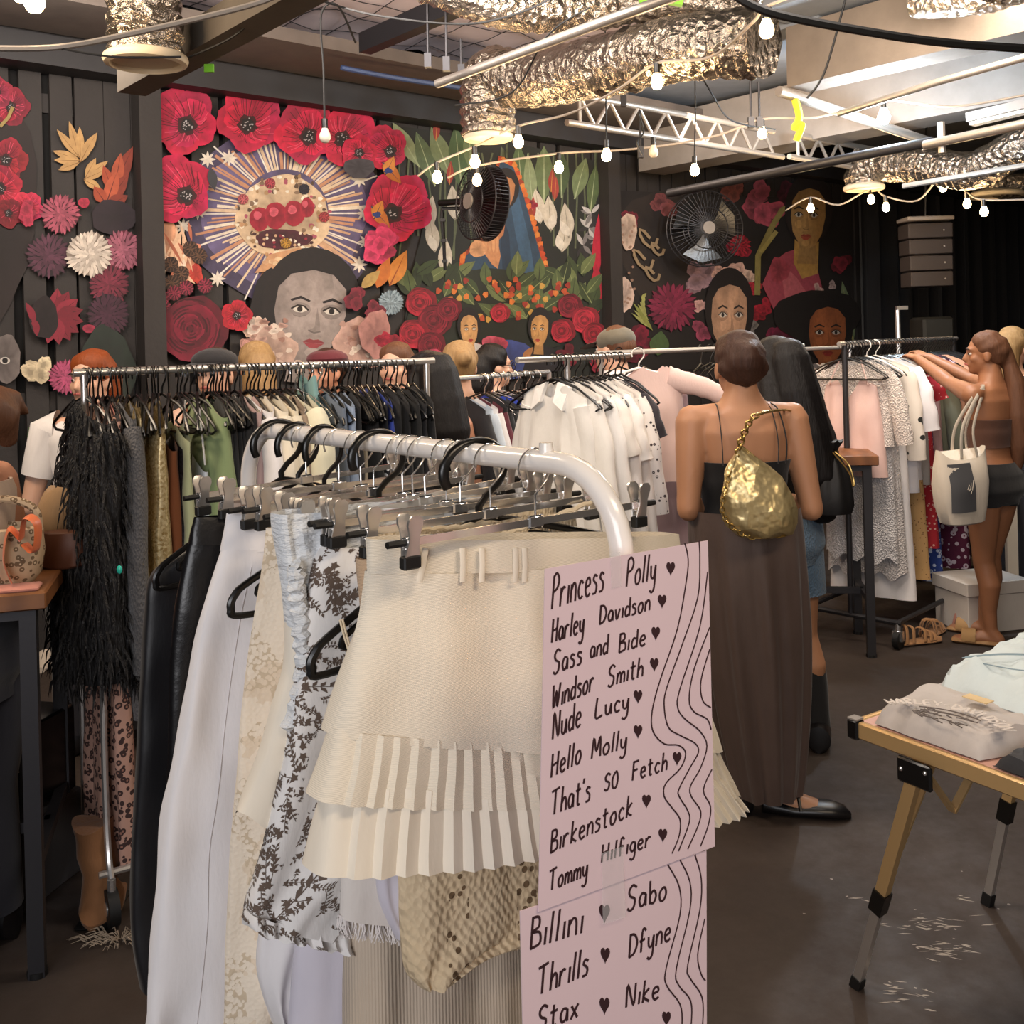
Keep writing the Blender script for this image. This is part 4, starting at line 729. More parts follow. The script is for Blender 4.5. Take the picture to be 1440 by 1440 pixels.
# hangers on the rail
CL = [(.037, 'wire clip hanger holding the cream tiered skirt', 0), (.138, 'wire clip hanger holding the tan ribbed skirt', .02), (.212, 'wire clip hanger holding the sprigged dress', -.03), (.247, 'wire clip hanger holding the crinkled white waist', .05), (.31, 'wire clip hanger just past the crinkled waist hanger', -.04), (.345, 'wire clip hanger in the middle of the bunched hooks', .06), (.372, 'wire clip hanger holding the cream lace skirt', -.02), (.46, 'wire clip hanger after the lace skirt hanger', .05), (.505, 'wire clip hanger holding the white trousers', .0), (.575, 'wire clip hanger holding the black leather skirt', -.02), (.70, 'wire clip hanger nearest the far rounded corner', .07)]
for i, (s, lb, yw) in enumerate(CL): put_hanger(CHG, s, lb, yw, rnd.uniform(-.03, .03))
for s, lb, yw in ((.178, 'black plastic hanger poking out before the sprigged dress', .0), (.445, 'black plastic hanger at mid rail poking out beside the white trousers', -.0), (.63, 'black plastic hanger beside two wire hooks toward the far corner', .12), (.73, 'black plastic hanger next to last at the far corner', -.05), (.815, 'black plastic hanger last before the far rounded corner, under the satin dress', .0)):
    o = put_hanger(PHG, s, lb, yw, -.1 if s in (.178, .815) else 0); o.scale = (1.42 if s == .178 else 1.26, 1, 1.04) if s in (.178, .445, .815) else (1, 1, 1)
# ---- the paper signs taped on the near post
PN = V((.565, -.825, 0)).normalized(); PO = P(766, 800, 1.20)
def sg(u, v, off=0): return onp(u, v, PO + PN * off, PN)
pink = plain('pink_card', '#e3cacf', .8, 0, 50, .05, '#dec4ca'); ink = plain('brown_marker_ink', '#3a2226', .6)
def sheet(par, q, off):
    f = [sg(u, v, off) for u, v in q]; m = MB(); m.loft([[p + PN * .0006 for p in f], [p - PN * .0006 for p in f]]); return m.build('card', pink, par, smooth=False)
G = {'P': [[(.05, 0), (.1, 1)], [(.08, .95), (.3, 1.05), (.5, .85), (.4, .6), (.1, .5)]], 'r': [[(.05, 0), (.08, .55)], [(.08, .35), (.25, .55), (.4, .5)]], 'i': [[(.1, 0), (.13, .55)]], 'n': [[(.05, 0), (.08, .55)], [(.07, .35), (.25, .56), (.4, .45), (.42, 0)]],
 'c': [[(.42, .45), (.25, .56), (.08, .3), (.2, .02), (.42, .08)]], 'e': [[(.08, .28), (.4, .36), (.32, .56), (.12, .48), (.08, .2), (.22, 0), (.44, .08)]], 's': [[(.38, .5), (.2, .58), (.1, .44), (.34, .26), (.3, .04), (.06, .02)]], 'o': [[(.25, .55), (.07, .35), (.12, .04), (.32, .02), (.44, .28), (.36, .52), (.25, .55)]],
 'l': [[(.08, 0), (.16, 1)]], 'y': [[(.06, .55), (.1, .15), (.3, .1), (.42, .55)], [(.42, .55), (.38, -.25), (.2, -.45), (.04, -.35)]], 'H': [[(.06, 0), (.08, 1)], [(.48, 0), (.52, 1)], [(.07, .48), (.5, .55)]], 'a': [[(.42, .5), (.2, .56), (.06, .3), (.16, .03), (.36, .12), (.42, .5)], [(.42, .5), (.44, 0)]],
 'k': [[(.06, 0), (.12, 1)], [(.4, .6), (.1, .28), (.42, 0)]], 'D': [[(.08, 0), (.1, 1)], [(.05, .98), (.4, .9), (.58, .5), (.4, .1), (.05, .0)]], 'v': [[(.06, .55), (.2, 0), (.42, .55)]], 'd': [[(.38, .48), (.18, .54), (.06, .26), (.16, .02), (.36, .1)], [(.44, 1), (.42, 0)]],
 'S': [[(.52, .9), (.3, 1.03), (.1, .82), (.18, .58), (.44, .42), (.4, .08), (.2, -.03), (.04, .08)]], 'B': [[(.08, 0), (.1, 1)], [(.06, .98), (.38, .95), (.4, .65), (.1, .52), (.45, .45), (.48, .1), (.06, 0)]], 'W': [[(.04, 1), (.12, 0), (.34, .7), (.46, 0), (.66, 1)]], 'm': [[(.05, 0), (.08, .55)], [(.07, .35), (.22, .55), (.33, .4), (.33, 0)], [(.33, .35), (.5, .55), (.6, .4), (.6, 0)]],
 't': [[(.2, .9), (.2, .08), (.36, .04)], [(.04, .6), (.4, .64)]], 'h': [[(.06, 0), (.12, 1)], [(.08, .32), (.28, .54), (.42, .4), (.42, 0)]], 'u': [[(.06, .55), (.1, .1), (.3, .05), (.42, .5)], [(.42, .55), (.44, 0)]], 'L': [[(.12, 1), (.06, .02), (.5, .06)]], 'N': [[(.06, 0), (.1, 1), (.48, .02), (.56, 1)]],
 'M': [[(.04, 0), (.14, 1), (.34, .3), (.56, 1), (.62, 0)]], 'T': [[(.3, 0), (.32, .98)], [(.02, .94), (.62, 1.02)]], "'": [[(.1, 1), (.06, .8)]], 'F': [[(.08, 0), (.1, 1)], [(.06, .98), (.5, 1.0)], [(.08, .52), (.42, .55)]], 'b': [[(.06, 1), (.1, 0)], [(.1, .4), (.3, .55), (.44, .3), (.32, .02), (.1, .06)]],
 'g': [[(.42, .5), (.2, .56), (.06, .32), (.18, .06), (.36, .14), (.42, .5)], [(.42, .5), (.4, -.25), (.22, -.42), (.06, -.32)]], 'f': [[(.44, .9), (.28, 1.02), (.18, .8), (.16, 0)], [(.04, .5), (.38, .54)]], 'x': [[(.04, 0), (.42, .56)], [(.06, .55), (.4, 0)]], 'O': [[(.3, 1), (.06, .6), (.12, .05), (.4, 0), (.52, .5), (.42, .95), (.3, 1)]],
 'A': [[(.02, 0), (.28, 1), (.54, 0)], [(.12, .35), (.44, .35)]], 'R': [[(.08, 0), (.08, 1), (.42, .95), (.4, .58), (.1, .5), (.5, 0)]], 'E': [[(.5, 1), (.08, 1), (.08, 0), (.5, 0)], [(.08, .5), (.42, .5)]], 'Y': [[(.04, 1), (.28, .5), (.52, 1)], [(.28, .5), (.28, 0)]], 'V': [[(.04, 1), (.28, 0), (.52, 1)]], 'I': [[(.15, 0), (.15, 1)]], 'C': [[(.5, .85), (.3, 1), (.06, .6), (.12, .1), (.34, 0), (.52, .15)]], 'Z': [[(.05, 1), (.5, 1), (.05, 0), (.5, 0)]], '2': [[(.05, .8), (.25, 1), (.5, .8), (.4, .5), (.05, 0), (.55, 0)]], '-': [[(.08, .5), (.4, .5)]]}
def adv(ch): return max(x for st_ in G[ch] for x, y in st_) + .14 if ch in G else .35
def text_strokes(word):
    x = 0; out = []
    for ch in word:
        for st_ in G[ch]: out.append([(x + a, b) for a, b in st_])
        x += adv(ch)
    return out, x - .14
def write(mb, word, p0, p1, cap, f, wd, slant=.0):
    out, W_ = text_strokes(word); dx, dy = p1[0] - p0[0], p1[1] - p0[1]
    for st_ in out:
        q = spl([V((a, b, 0)) for a, b in st_], 5) if len(st_) > 2 else [V((a, b, 0)) for a, b in st_]
        mb.tube([f(p0[0] + dx * p.x / W_ + slant * cap * p.y, p0[1] + dy * p.x / W_ - cap * p.y) for p in q], [(wd, .0005)] * len(q), 6, flat=None)
def ribbon(mb, pts, wd, N):
    m = len(pts); L = []; R = []
    for i, p in enumerate(pts):
        t = (pts[min(i + 1, m - 1)] - pts[max(i - 1, 0)]).normalized(); b = t.cross(N) * wd; L.append(p + b); R.append(p - b)
    rings = [[L[i] + N * .0004, R[i] + N * .0004, R[i] - N * .0006, L[i] - N * .0006] for i in range(m)]; mb.loft(rings)
def wr_sign(mb, word, p0, p1, cap, off, wd=.0013):
    out, W_ = text_strokes(word); dx, dy = p1[0] - p0[0], p1[1] - p0[1]
    for st_ in out:
        q = spl([V((a, b, 0)) for a, b in st_], 5) if len(st_) > 2 else [V((a, b, 0)) for a, b in st_]
        ribbon(mb, [sg(p0[0] + dx * p.x / W_ + .06 * cap * p.y, p0[1] + dy * p.x / W_ - cap * p.y, off) for p in q], wd, PN)
def heart(mb, x, y, w_, h, off):
    pts = []
    for i in range(24):
        t = 2 * PI * i / 24; pts.append((x + w_ / 2 * math.sin(t) ** 3 + .12 * -(13 * math.cos(t)) * 0, y - h / 2 * (13 * math.cos(t) - 5 * math.cos(2 * t) - 2 * math.cos(3 * t) - math.cos(4 * t) + 2.5) / 14.5))
    f = [sg(u, v, off) for u, v in pts]; mb.loft([[p + PN * .0004 for p in f], [p - PN * .0006 for p in f]])
s1 = thing('paper_sign', 'tall pink hand-lettered sign taped upright on the near post of the white rack', 'sign', sg(880, 1280)); s2 = thing('paper_sign', 'lower pink hand-lettered sign hanging by tape below the tall one', 'sign', sg(870, 1600))
sheet(s1, [(766, 800), (995, 760), (1005, 1190), (757, 1282)], 0); sheet(s2, [(731, 1281), (993, 1196), (994, 1640), (742, 1750)], -.003)
m = MB()
for wd_, p0, p1, cap in (('Princess', (775, 857), (848, 831), 47), ('Polly', (880, 825), (921, 815), 38), ('Harley', (775, 904), (820, 889), 33), ('Davidson', (842, 878), (913, 858), 26), ('Sass', (777, 948), (817, 934), 32), ('and', (829, 926), (854, 919), 28), ('Bide', (869, 918), (907, 907), 26), ('Windsor', (776, 997), (834, 971), 33), ('Smith', (854, 966), (903, 951), 28), ('Nude', (776, 1040), (816, 1021), 37), ('Lucy', (836, 1010), (883, 997), 28), ('Hello', (774, 1094), (816, 1072), 33), ('Molly', (831, 1067), (880, 1052), 28), ("That's", (774, 1147), (829, 1126), 35), ('SO', (849, 1112), (868, 1106), 22), ('Fetch', (888, 1098), (937, 1083), 26), ('Birkenstock', (773, 1200), (888, 1147), 31), ('Tommy', (771, 1253), (825, 1232), 29), ('Hilfiger', (845, 1213), (914, 1190), 25)): m = MB(); wr_sign(m, wd_, p0, p1, cap, .0008); m.build('lettering', ink, s1)
for x, y in ((943, 800), (931, 846), (922, 891), (920, 935), (897, 980), (897, 1029), (952, 1067), (909, 1127), (932, 1175)): m = MB(); heart(m, x, y, 12, 19, .0008); m.build('drawn_heart', ink, s1)
m = MB()
for pts in (((963, 764), (967.5, 785), (965.6, 813), (952.6, 884), (928, 957), (917, 1000), (918, 1028), (934, 1046), (954, 1048), (964, 1059), (957, 1080), (936, 1102), (934, 1120), (945, 1136), (956, 1152), (955, 1175), (945, 1200)), ((983, 760), (984, 787), (981, 841), (958, 910), (937, 969), (934, 995), (940, 1023), (956, 1034), (977, 1045), (982, 1058), (970, 1080), (955, 1109), (955, 1120), (967, 1140), (969, 1157), (954, 1197)), ((995, 804), (984, 882), (956, 969), (953, 995), (963, 1011), (984, 1028), (994, 1049), (985, 1080), (971, 1105), (972, 1120), (985, 1140), (982, 1160), (967, 1194)), ((998, 882), (976, 941), (969, 983), (976, 1001), (994, 1011), (1000, 1026)), ((1001, 1082), (989, 1111), (999, 1134), (996, 1160), (985, 1190)), ((998, 913), (985.6, 957), (988, 985), (999.5, 995))):
    m = MB(); ribbon(m, spl([sg(u, v, .0008) for u, v in pts], 4), .0009, PN); m.build('wavy_line', ink, s1)
m = MB()
for wd_, p0, p1, cap in (('Billini', (744, 1335), (818, 1312), 44), ('Sabo', (881, 1281), (936, 1265), 33), ('Thrills', (755, 1400), (826, 1371), 40), ('Dfyne', (883, 1347), (942, 1322), 32), ('Stax', (755, 1452), (812, 1430), 34), ('Nike', (879, 1417), (926, 1404), 31)): m = MB(); wr_sign(m, wd_, p0, p1, cap, -.0022, .0015); m.build('lettering', ink, s2)
for x, y, q in ((850, 1285, 15), (851, 1344, 13), (850, 1415, 14), (937, 1433, 12)): m = MB(); heart(m, x, y, q, q * 1.75, -.0022); m.build('drawn_heart', ink, s2)
m = MB()
for pts in (((939, 1216), (955, 1247), (956, 1287), (937, 1360), (937, 1385), (956, 1412), (959, 1440), (955, 1480)), ((956, 1209), (970, 1240), (970, 1280), (951, 1362), (954, 1385), (971, 1407), (972, 1440), (968, 1480)), ((977, 1202), (986, 1235), (984, 1280), (967, 1357), (970, 1375), (987, 1402), (988, 1440), (983, 1480)), ((991, 1292), (981, 1342), (986, 1370), (992, 1379))): m = MB(); ribbon(m, spl([sg(u, v, -.0022) for u, v in pts], 4), .0009, PN); m.build('wavy_line', ink, s2)
t = NT('clear_tape'); t.b.inputs['Alpha'].default_value = .16; t.col(lin('#f0ecec')); tape = t.set(.25)
for i, q in enumerate((((846, 1200), (876, 1190), (880, 1290), (848, 1300)), ((858, 778), (872, 776), (874, 824), (860, 828)))):
    f = [sg(u, v, .0022) for u, v in q]; m = MB(); m.loft([[p + PN * .0002 for p in f], [p - PN * .0002 for p in f]]); tag(m.build('tape_strip', tape, smooth=False), ('clear tape strip joining the two pink signs', 'clear tape strip at the top of the tall pink sign')[i], 'tape')
# ================================================================ OTHER RACKS AND THEIR CLOTHES
def hang(mb, O, ax, zt, L, w=.19, wb=None, th=.03, drop=.05, neck=.07, nd=.03, amp=.010, freq=3.5, seed=0, sleeve=0, sw=.06, nu=56, n=20, mi=0, wr_=.004, spread=.10, hem=0, vneck=0):
    r_ = random.Random(seed); wb = wb or w * 1.1; nr = ax.cross(UP); ph = [r_.uniform(0, 6.28) for _ in range(4)]; rings = []
    def ztop(x):
        a = abs(x) * w; d = drop * max(0, (a - neck)) / max(.02, w - neck) if a > neck else nd * (1 - (a / neck) ** 2) + vneck * (1 - a / neck)
        return zt - d
    for k in range(n + 1):
        f = k / n; W_ = lerp(w, wb, f ** .8); T = th * lerp(.55, 1.15, sm(f * 2)); A = amp * lerp(.15, 1, f); ring = []
        for i in range(nu):
            a = 2 * PI * i / nu; c, s_ = -math.cos(a), math.sin(a); x = math.copysign(abs(c) ** .8, c); y = math.copysign(abs(s_) ** .75, s_); side = 1 if s_ >= 0 else -1
            fo = A * (math.sin(x * freq * PI + ph[0] + side) * .6 + math.sin(x * freq * 1.9 + ph[1] - f) * .5 + math.sin(x * freq * 5.3 + ph[2] + side) * .22)
            z = lerp(ztop(x), zt - L + hem * math.sin(x * freq * PI + ph[3]), f); p = V((O.x, O.y, z)) + ax * (x * W_) + nr * (y * T + fo)
            ring.append(p + nr * (wr_ * noise.noise(V((p.x * 13, p.y * 13 + side, p.z * 8 + seed)))) * 2)
        rings.append(ring)
    mb.loft(rings, True, False, mi)
    if sleeve:
        for q in (-1, 1):
            a = V((O.x, O.y, zt - drop - .035)) + ax * (q * (w - .03)); path = [a, a + ax * (q * spread * .5) - UP * (sleeve * .25), a + ax * (q * spread * .8) - UP * (sleeve * .6) + nr * .01, a + ax * (q * spread) - UP * sleeve]
            path = spl(path, 5); m_ = len(path); mb.tube(path, [(sw * lerp(.9, .75, i / m_) * (1 + .06 * math.sin(i * 1.3 + seed)), sw * .5) for i in range(m_)], 14, True, mi, flat=ax)
def bhanger(L=.2, drop=.09, wood=False, rad=.0045):
    m = MB(); z0 = -.028; m.tube([V((.028 * math.cos(a), 0, z0 + .028 * math.sin(a) + .014)) for a in [math.radians(d) for d in range(200, -40, -20)]] + [V((.004, 0, -.05)), V((0, 0, -.075))], .0028, 6)
    m.tube([V((0, 0, -.072)), V((.5 * L, 0, -.072 - drop * .35)), V((L, 0, -.072 - drop)), V((L + .012, 0, -.085 - drop)), V((L - .01, 0, -.097 - drop)), V((-L + .01, 0, -.097 - drop)), V((-L - .012, 0, -.085 - drop)), V((-L, 0, -.072 - drop)), V((-.5 * L, 0, -.072 - drop * .35))], rad, 6, closed=True); return m
HB = bhanger().build('clothes_hanger', black_pl, loc=(0, 0, 0)); HW = bhanger(.2, .08, rad=.006).build('clothes_hanger', plain('white_plastic', '#e8e4de', .4), loc=(0, 0, 0)); HC = bhanger(.2, .08, rad=.002).build('clothes_hanger', chrome, loc=(0, 0, 0))
first = {HB.name, HW.name, HC.name}
def hanger(src, p, ang, label, group, tilt=0):
    if src.name in first: first.discard(src.name); o = src
    else: o = src.copy(); COL.objects.link(o)
    o.location = p; o.rotation_euler = (0, tilt, ang); return tag(o, label, 'hanger', group)
class Rail:
    def __init__(s, A, B): s.A, s.B = A, B; s.d = (B - A).normalized(); h = V((s.d.x, s.d.y, 0)).normalized(); s.ax = V((h.y, -h.x, 0)); s.ang = math.atan2(s.ax.y, s.ax.x); s.n = s.ax.cross(V((0, 0, 1)))
    def at(s, u):
        r = ray(u, 490); N = V((s.d.y, -s.d.x, 0)); t = (s.A - CP).dot(N) / r.dot(N); p = CP + r * t; k = (p - s.A).dot(s.d) / 1; return s.A + s.d * ((V((p.x, p.y, 0)) - V((s.A.x, s.A.y, 0))).length * (1 if V((p.x - s.A.x, p.y - s.A.y, 0)).dot(s.d) > 0 else -1))
BL = Rail(P(103, 524.5, 3.06), P(610, 510, 3.70)); BL.B.z = BL.A.z - .004
bl = thing('rolling_rack', 'long silver rolling rack crowded with dark clothes, fur coat at its end', 'clothes rack', V(((BL.A.x + BL.B.x) / 2, (BL.A.y + BL.B.y) / 2, 0)))
m = MB(); m.tube([BL.A, BL.B], .0125, 12); m.build('rail', steel, bl)
for e, dd in ((BL.A + BL.d * .03, 1), (BL.B - BL.d * .03, -1)):
    m = MB(); m.tube([e, e - UP * .34], .011, 10); m.tube([e - UP * .3, e - UP * .34], .014, 10)
    z1 = .17; a = BL.ax; c = V((e.x, e.y, 0))
    for q in (-1, 1): m.tube(spl([e - UP * .34, e - UP * .5 + a * q * .03, c + a * q * .17 + UP * .95, c + a * q * .18 + UP * .4, c + a * q * .2 + UP * .2, c + a * q * .24 + UP * .13], 5), .0095, 8)
    m.build('upright', steel, bl)
    for q in (-1, 1):
        p = c + a * q * .24; m = MB(); m.disc(p + UP * .05, .05, (a, UP, BL.d), .03); f = m.build('caster', black_rub, bl); m = MB(); m.tube([p + UP * .05, p + UP * .13], .012, 8); m.disc(p + UP * .05, .02, (a, UP, BL.d), .036); m.build('caster_fork', chrome, f)
c1, c2 = V((BL.A.x, BL.A.y, .14)), V((BL.B.x, BL.B.y, .14))
for q in (-1, 1): m = MB(); m.tube([c1 + BL.ax * q * .22, c2 + BL.ax * q * .22], .01, 8); m.build('base_bar', steel, bl)
def furm():
    t = NT('black_fur'); n_ = t.noise(60, 4, .7, stretch=(1, 1, .12)); t.col(t.mix(n_, lin('#060506'), lin('#1d1a1b'))); t.bump(n_, .9, .03); return t.set(.55)
def sequin(name, c, d):
    t = NT(name); v_ = t.vor(150, out='Color'); d_ = t.vor(150); t.col(t.mix(v_, lin(c), lin(d))); x = t.n('ShaderNodeBump', i_Strength=.9, i_Distance=.01); t.l(v_, x.inputs['Height']); t.l(x.outputs[0], t.b.inputs['Normal']); return t.set(.32, .55)
def spots(name, a, b, c, sc_=60, th=.35, st=(1, 1, 1), big=None):
    t = NT(name); d = t.vor(sc_, stretch=st); n_ = t.noise(sc_ * .5, 2); ring = t.math('MULTIPLY', t.math('LESS_THAN', d, th), t.math('GREATER_THAN', t.math('ADD', d, t.math('MULTIPLY', n_, .25)), th * .72)); t.col(t.mix(ring, t.mix(t.math('LESS_THAN', d, th * .7), lin(a), lin(c)), lin(b))); t.bump(t.noise(14, 4, .6, stretch=(1, 1, .3)), .3, .012); return t.set(.85)
fur = furm(); goldq = sequin('gold_sequins', '#f0deb0', '#a08048'); blackq = sequin('black_sequins', '#0c0b0d', '#3a383c'); leo = spots('leopard_print', '#b78e7d', '#3b2724', '#94695a', 55, .46)
FC = {}
def F(c, **k):
    if c not in FC: FC[c] = fab('cloth_' + c.strip('#'), c, None, k.get('wr', .4))
    return FC[c]
greyk = fab('grey_marl_knit', '#5d5b5c', '#494748', .6, kind='knit')
# fur coat: shaggy coat with hair tufts
O = BL.at(128); ft = thing('fur_coat', 'shaggy black fur coat hanging first on the long silver rack', 'coat', V((O.x, O.y, .7)))
m = MB(); hang(m, O, BL.ax, O.z - .075, .80, .20, .24, .085, .07, .05, .02, .02, 3, 1, .62, .085, spread=.05); nb = len(m.v); m.build('coat_body', fur, ft)
m2 = MB(); r_ = random.Random(5)
for i in range(2600):
    p = m.v[r_.randrange(nb)]; out = (p - V((O.x, O.y, p.z))); out = out.normalized() if out.length > .01 else V((0, -1, 0)); L = r_.uniform(.03, .07); q = V((r_.uniform(-.02, .02), r_.uniform(-.02, .02), 0))
    m2.tube([p, p + out * L * .45 - UP * L * .5 + q * .5, p + out * L * .5 - UP * L * 1.2 + q], [.004, .003, .0005], 3)
o = m2.build('fur_tufts', fur, ft); st(o, 'stuff')
m = MB(); p = P(168, 801, 2.78); m.ball(p, (.008, .004, .012), 8); m.build('teal_button', plain('teal_bead', '#2fb5a0', .3), ft)
def item(u, kind, mat, label, L=.62, **k):
    O = BL.at(u); m = MB(); zt = O.z - k.pop('dz', .085); hang(m, O, BL.ax, zt, L, seed=int(u * 7), **k); return tag(m.build(kind, mat), label, kind.split('_')[-1])
item(139, 'maxi_dress', leo, 'long pink leopard print dress showing below the black fur coat', 1.33, w=.16, wb=.22, th=.035, amp=.02, hem=.02)
item(150, 'satin_dress', F('#c98078'), 'dusty coral long dress beside the leopard dress', 1.25, w=.15, wb=.18, th=.02)
item(147, 'leopard_blouse', leo, 'leopard print blouse collar squeezed between fur coat and grey cardigan', .72, w=.19, th=.02)
item(166, 'knit_cardigan', greyk, 'charcoal grey knit cardigan with zip cuffs beside the fur coat', .92, w=.19, wb=.2, th=.03, sleeve=.68)
item(177, 'sequin_vest', goldq, 'thin gold sequin top next to the grey cardigan', .75, w=.18, wb=.19, th=.018)
item(203, 'sequin_dress', goldq, 'wide gold sequin dress on the long silver rack', .92, w=.19, wb=.19, th=.045, drop=.08)
item(226, 'strap_camisole', F('#7a4320'), 'rust brown strap top with open neck beside the gold sequin dress', .42, dz=.19, w=.15, th=.03, vneck=.1)
item(238, 'sequin_dress', blackq, 'black dress with scattered sequins beside the rust top', .75, dz=.19, w=.16, th=.03)
item(240, 'blouse', F('#a9ad86'), 'sage green blouse behind the green cardigan', .58, w=.19, dz=.16, th=.02)
camO = BL.at(268); ct = thing('satin_camisole', 'white satin cami hanging by thin straps before the green cardigan', 'top', V((camO.x, camO.y, .9)))
m = MB(); hang(m, camO, BL.ax, camO.z - .26, .45, .15, .16, .025, .05, .04, .06, .008, 3, 44); m.build('cami_body', fab('white_satin', '#d9dde6', '#cfd3de', .25, rough=.45), ct)
for q in (-.09, .09): m = MB(); m.tube([camO + BL.ax * q * .9 - UP * .1, camO + BL.ax * q * 1.5 - UP * .29], .003, 5); m.build('strap', white_c, ct)
item(290, 'cardigan', F('#8e9f6f'), 'moss green cardigan nearest the white rack on the silver rack', .66, w=.2, th=.05, drop=.06)
cols = ['#0d0d0f', '#121114', '#0b0b0c', '#17161a', '#0f0e10', '#1a191c']
for i, u in enumerate((299, 305, 311, 317, 323, 330)): item(u, 'black_shirt', F(cols[i]), ['black top directly after the moss green cardigan', 'second black top after the moss green cardigan', 'third black top after the moss green cardigan', 'fourth black top after the moss green cardigan', 'fifth black top after the moss green cardigan', 'last black top before the mauve blouse'][i], .72, w=.18, th=.022)
item(338, 'blouse', F('#b99c98'), 'dusty mauve blouse behind the far corner of the white rack', .7, w=.19, th=.03)
item(350, 'white_shirt', F('#e6e2e2'), 'white shirt hanging above the two far black hooks', .66, w=.2, th=.05, sleeve=.5)
item(368, 'jacket', F('#e2d8c4'), 'cream jacket with soft shoulder on the silver rack', .5, w=.21, th=.04, sleeve=.45)
item(383, 'jacket', F('#d8ceb8'), 'oatmeal jacket behind the cream jacket', .5, w=.21, th=.03, sleeve=.45)
item(394, 'jacket', F('#8d7a68'), 'taupe brown jacket between two pale jackets', .6, w=.2, th=.02, sleeve=.42)
item(410, 'shirt', F('#d9d4ba'), 'pale khaki short sleeve shirt on the silver rack', .46, w=.21, th=.035, sleeve=.28, sw=.08, spread=.12)
item(432, 'scarf', F('#7fa5a3'), 'teal draped top bunched on its hook', .85, w=.07, wb=.14, th=.03, dz=.03, drop=.02)
item(452, 'blouse', F('#6d7888'), 'slate blue blouse beside the teal top', .6, w=.19, th=.03)
item(463, 'blouse', F('#93a4be'), 'pale denim blue blouse on the silver rack', .7, w=.19, th=.03)
item(474, 'black_dress', F('#101013'), 'black dress following the pale blue blouse', .8, w=.18, th=.03)
item(488, 'ruffled_blouse', F('#d8cdb8'), 'off white ruffled top between black dresses', .5, dz=.22, w=.14, th=.03)
item(498, 'black_dress', F('#0c0c0e'), 'black dress following the off white ruffled top', .7, w=.18, th=.03)
item(510, 'patterned_shirt', spots('black_white_print', '#15151a', '#dedede', '#15151a', 22, .3), 'black top with white spots on the silver rack', .5, w=.18, th=.02)
item(520, 'blue_shirt', F('#2a3f9a'), 'bright blue top mostly hidden among black tops', .34, w=.17, th=.02)
for i, u in enumerate((528, 540, 552, 562, 572)): item(u, 'black_shirt', F(cols[i]), ['black top directly after the bright blue top', 'second black top after the bright blue top', 'third black top after the bright blue top', 'fourth black top after the bright blue top', 'last black top before the silver post'][i], .62, w=.19, th=.03)
us = [118, 124, 130, 136, 143, 150, 157, 164, 170, 178, 188, 196, 206, 213, 217, 221, 226, 236, 248, 252, 258, 266, 276, 284, 290, 294, 298, 302, 306, 311, 316, 321, 328, 336, 345, 350, 356, 362, 370, 378, 384, 392, 400, 408, 413, 418, 425, 432, 440, 446, 452, 460, 468, 474, 480, 488, 496, 500, 506, 514, 522, 530, 540, 548, 556, 563, 572, 580]
for i, u in enumerate(us): hanger(HC if u in (413, 425, 440, 446) else HB, BL.at(u) - UP * 0, BL.ang + rnd.uniform(-.35, .35), 'thin wire hanger among the black ones on the long silver rail' if u in (413, 425, 440, 446) else 'black hanger crowded on the long silver rail', 'wire hangers on the silver rail' if u in (413, 425, 440, 446) else 'black hangers on the silver rail', rnd.uniform(-.05, .05))
# ---- rack of white tops
MR = Rail(P(727, 506.5, 3.6), P(884, 499.5, 4.0)); mr = thing('clothes_rack', 'small silver rack packed with white tops', 'clothes rack', V((MR.at(800).x, MR.at(800).y, 0)))
m = MB(); m.tube([MR.A, MR.B], .011, 10); m.build('rail', steel, mr)
p = MR.at(797)
m = MB(); m.tube([p, V((p.x, p.y, .1))], .012, 10); m.build('upright', steel, mr); m = MB(); m.tube([V((p.x, p.y, .08)) + MR.ax * .3, V((p.x, p.y, .08)) - MR.ax * .3], .014, 8); m.tube([V((p.x, p.y, .08)) + MR.d * .25, V((p.x, p.y, .08)) - MR.d * .25], .014, 8)
for q in (MR.ax, -MR.ax, MR.d, -MR.d): m.disc(V((p.x, p.y, .03)) + q * (.27 if abs(q.dot(MR.ax)) > .5 else .22), .03, (MR.ax, UP, MR.d), .02)
m.build('base', black_steel, mr)
def mitem(u, kind, mat, label, L, rail=MR, **k):
    O = rail.at(u); m = MB(); hang(m, O, rail.ax, O.z - k.pop('dz', .085), L, seed=int(u), **k); return tag(m.build(kind, mat), label, kind.split('_')[-1])
WHT = ['#f4f0ea', '#efe9e2', '#f6f3ef', '#ece6de', '#f3eeea']
O = MR.at(778); shd = thing('collared_shirt', 'white collared shirt hanging first on the small rack of white tops', 'shirt', V((O.x, O.y, .8)))
m = MB(); hang(m, O, MR.ax, O.z - .09, .66, .155, .22, .04, .05, .07, .05, .018, 5, 3, .5, .05, spread=.05); m.build('shirt_body', F(WHT[0]), shd)
m = MB()
for q in (-1, 1): 
    a = O - UP * .085 + MR.ax * q * .03 - MR.n * 0; f = -MR.d * .045
    m.loft([[a + f * .3, a + MR.ax * q * .055 + f * .3 - UP * .02, a + MR.ax * q * .05 + f - UP * .10, a + MR.ax * q * .005 + f - UP * .07], [a + f * .2 + MR.d * .012, a + MR.ax * q * .06 + f * .2 - UP * .02 + MR.d * .012, a + MR.ax * q * .05 + f * .8 - UP * .10 + MR.d * .01, a + MR.ax * q * .005 + f * .8 - UP * .07 + MR.d * .01]])
m.build('collar', F(WHT[2]), shd)
NM = ['second white top after the collared shirt', 'third white top after the collared shirt', 'fourth white top after the collared shirt', 'fifth white top after the collared shirt', 'sixth white top after the collared shirt', 'seventh white top after the collared shirt', 'last all-white top before the speckled blouse']
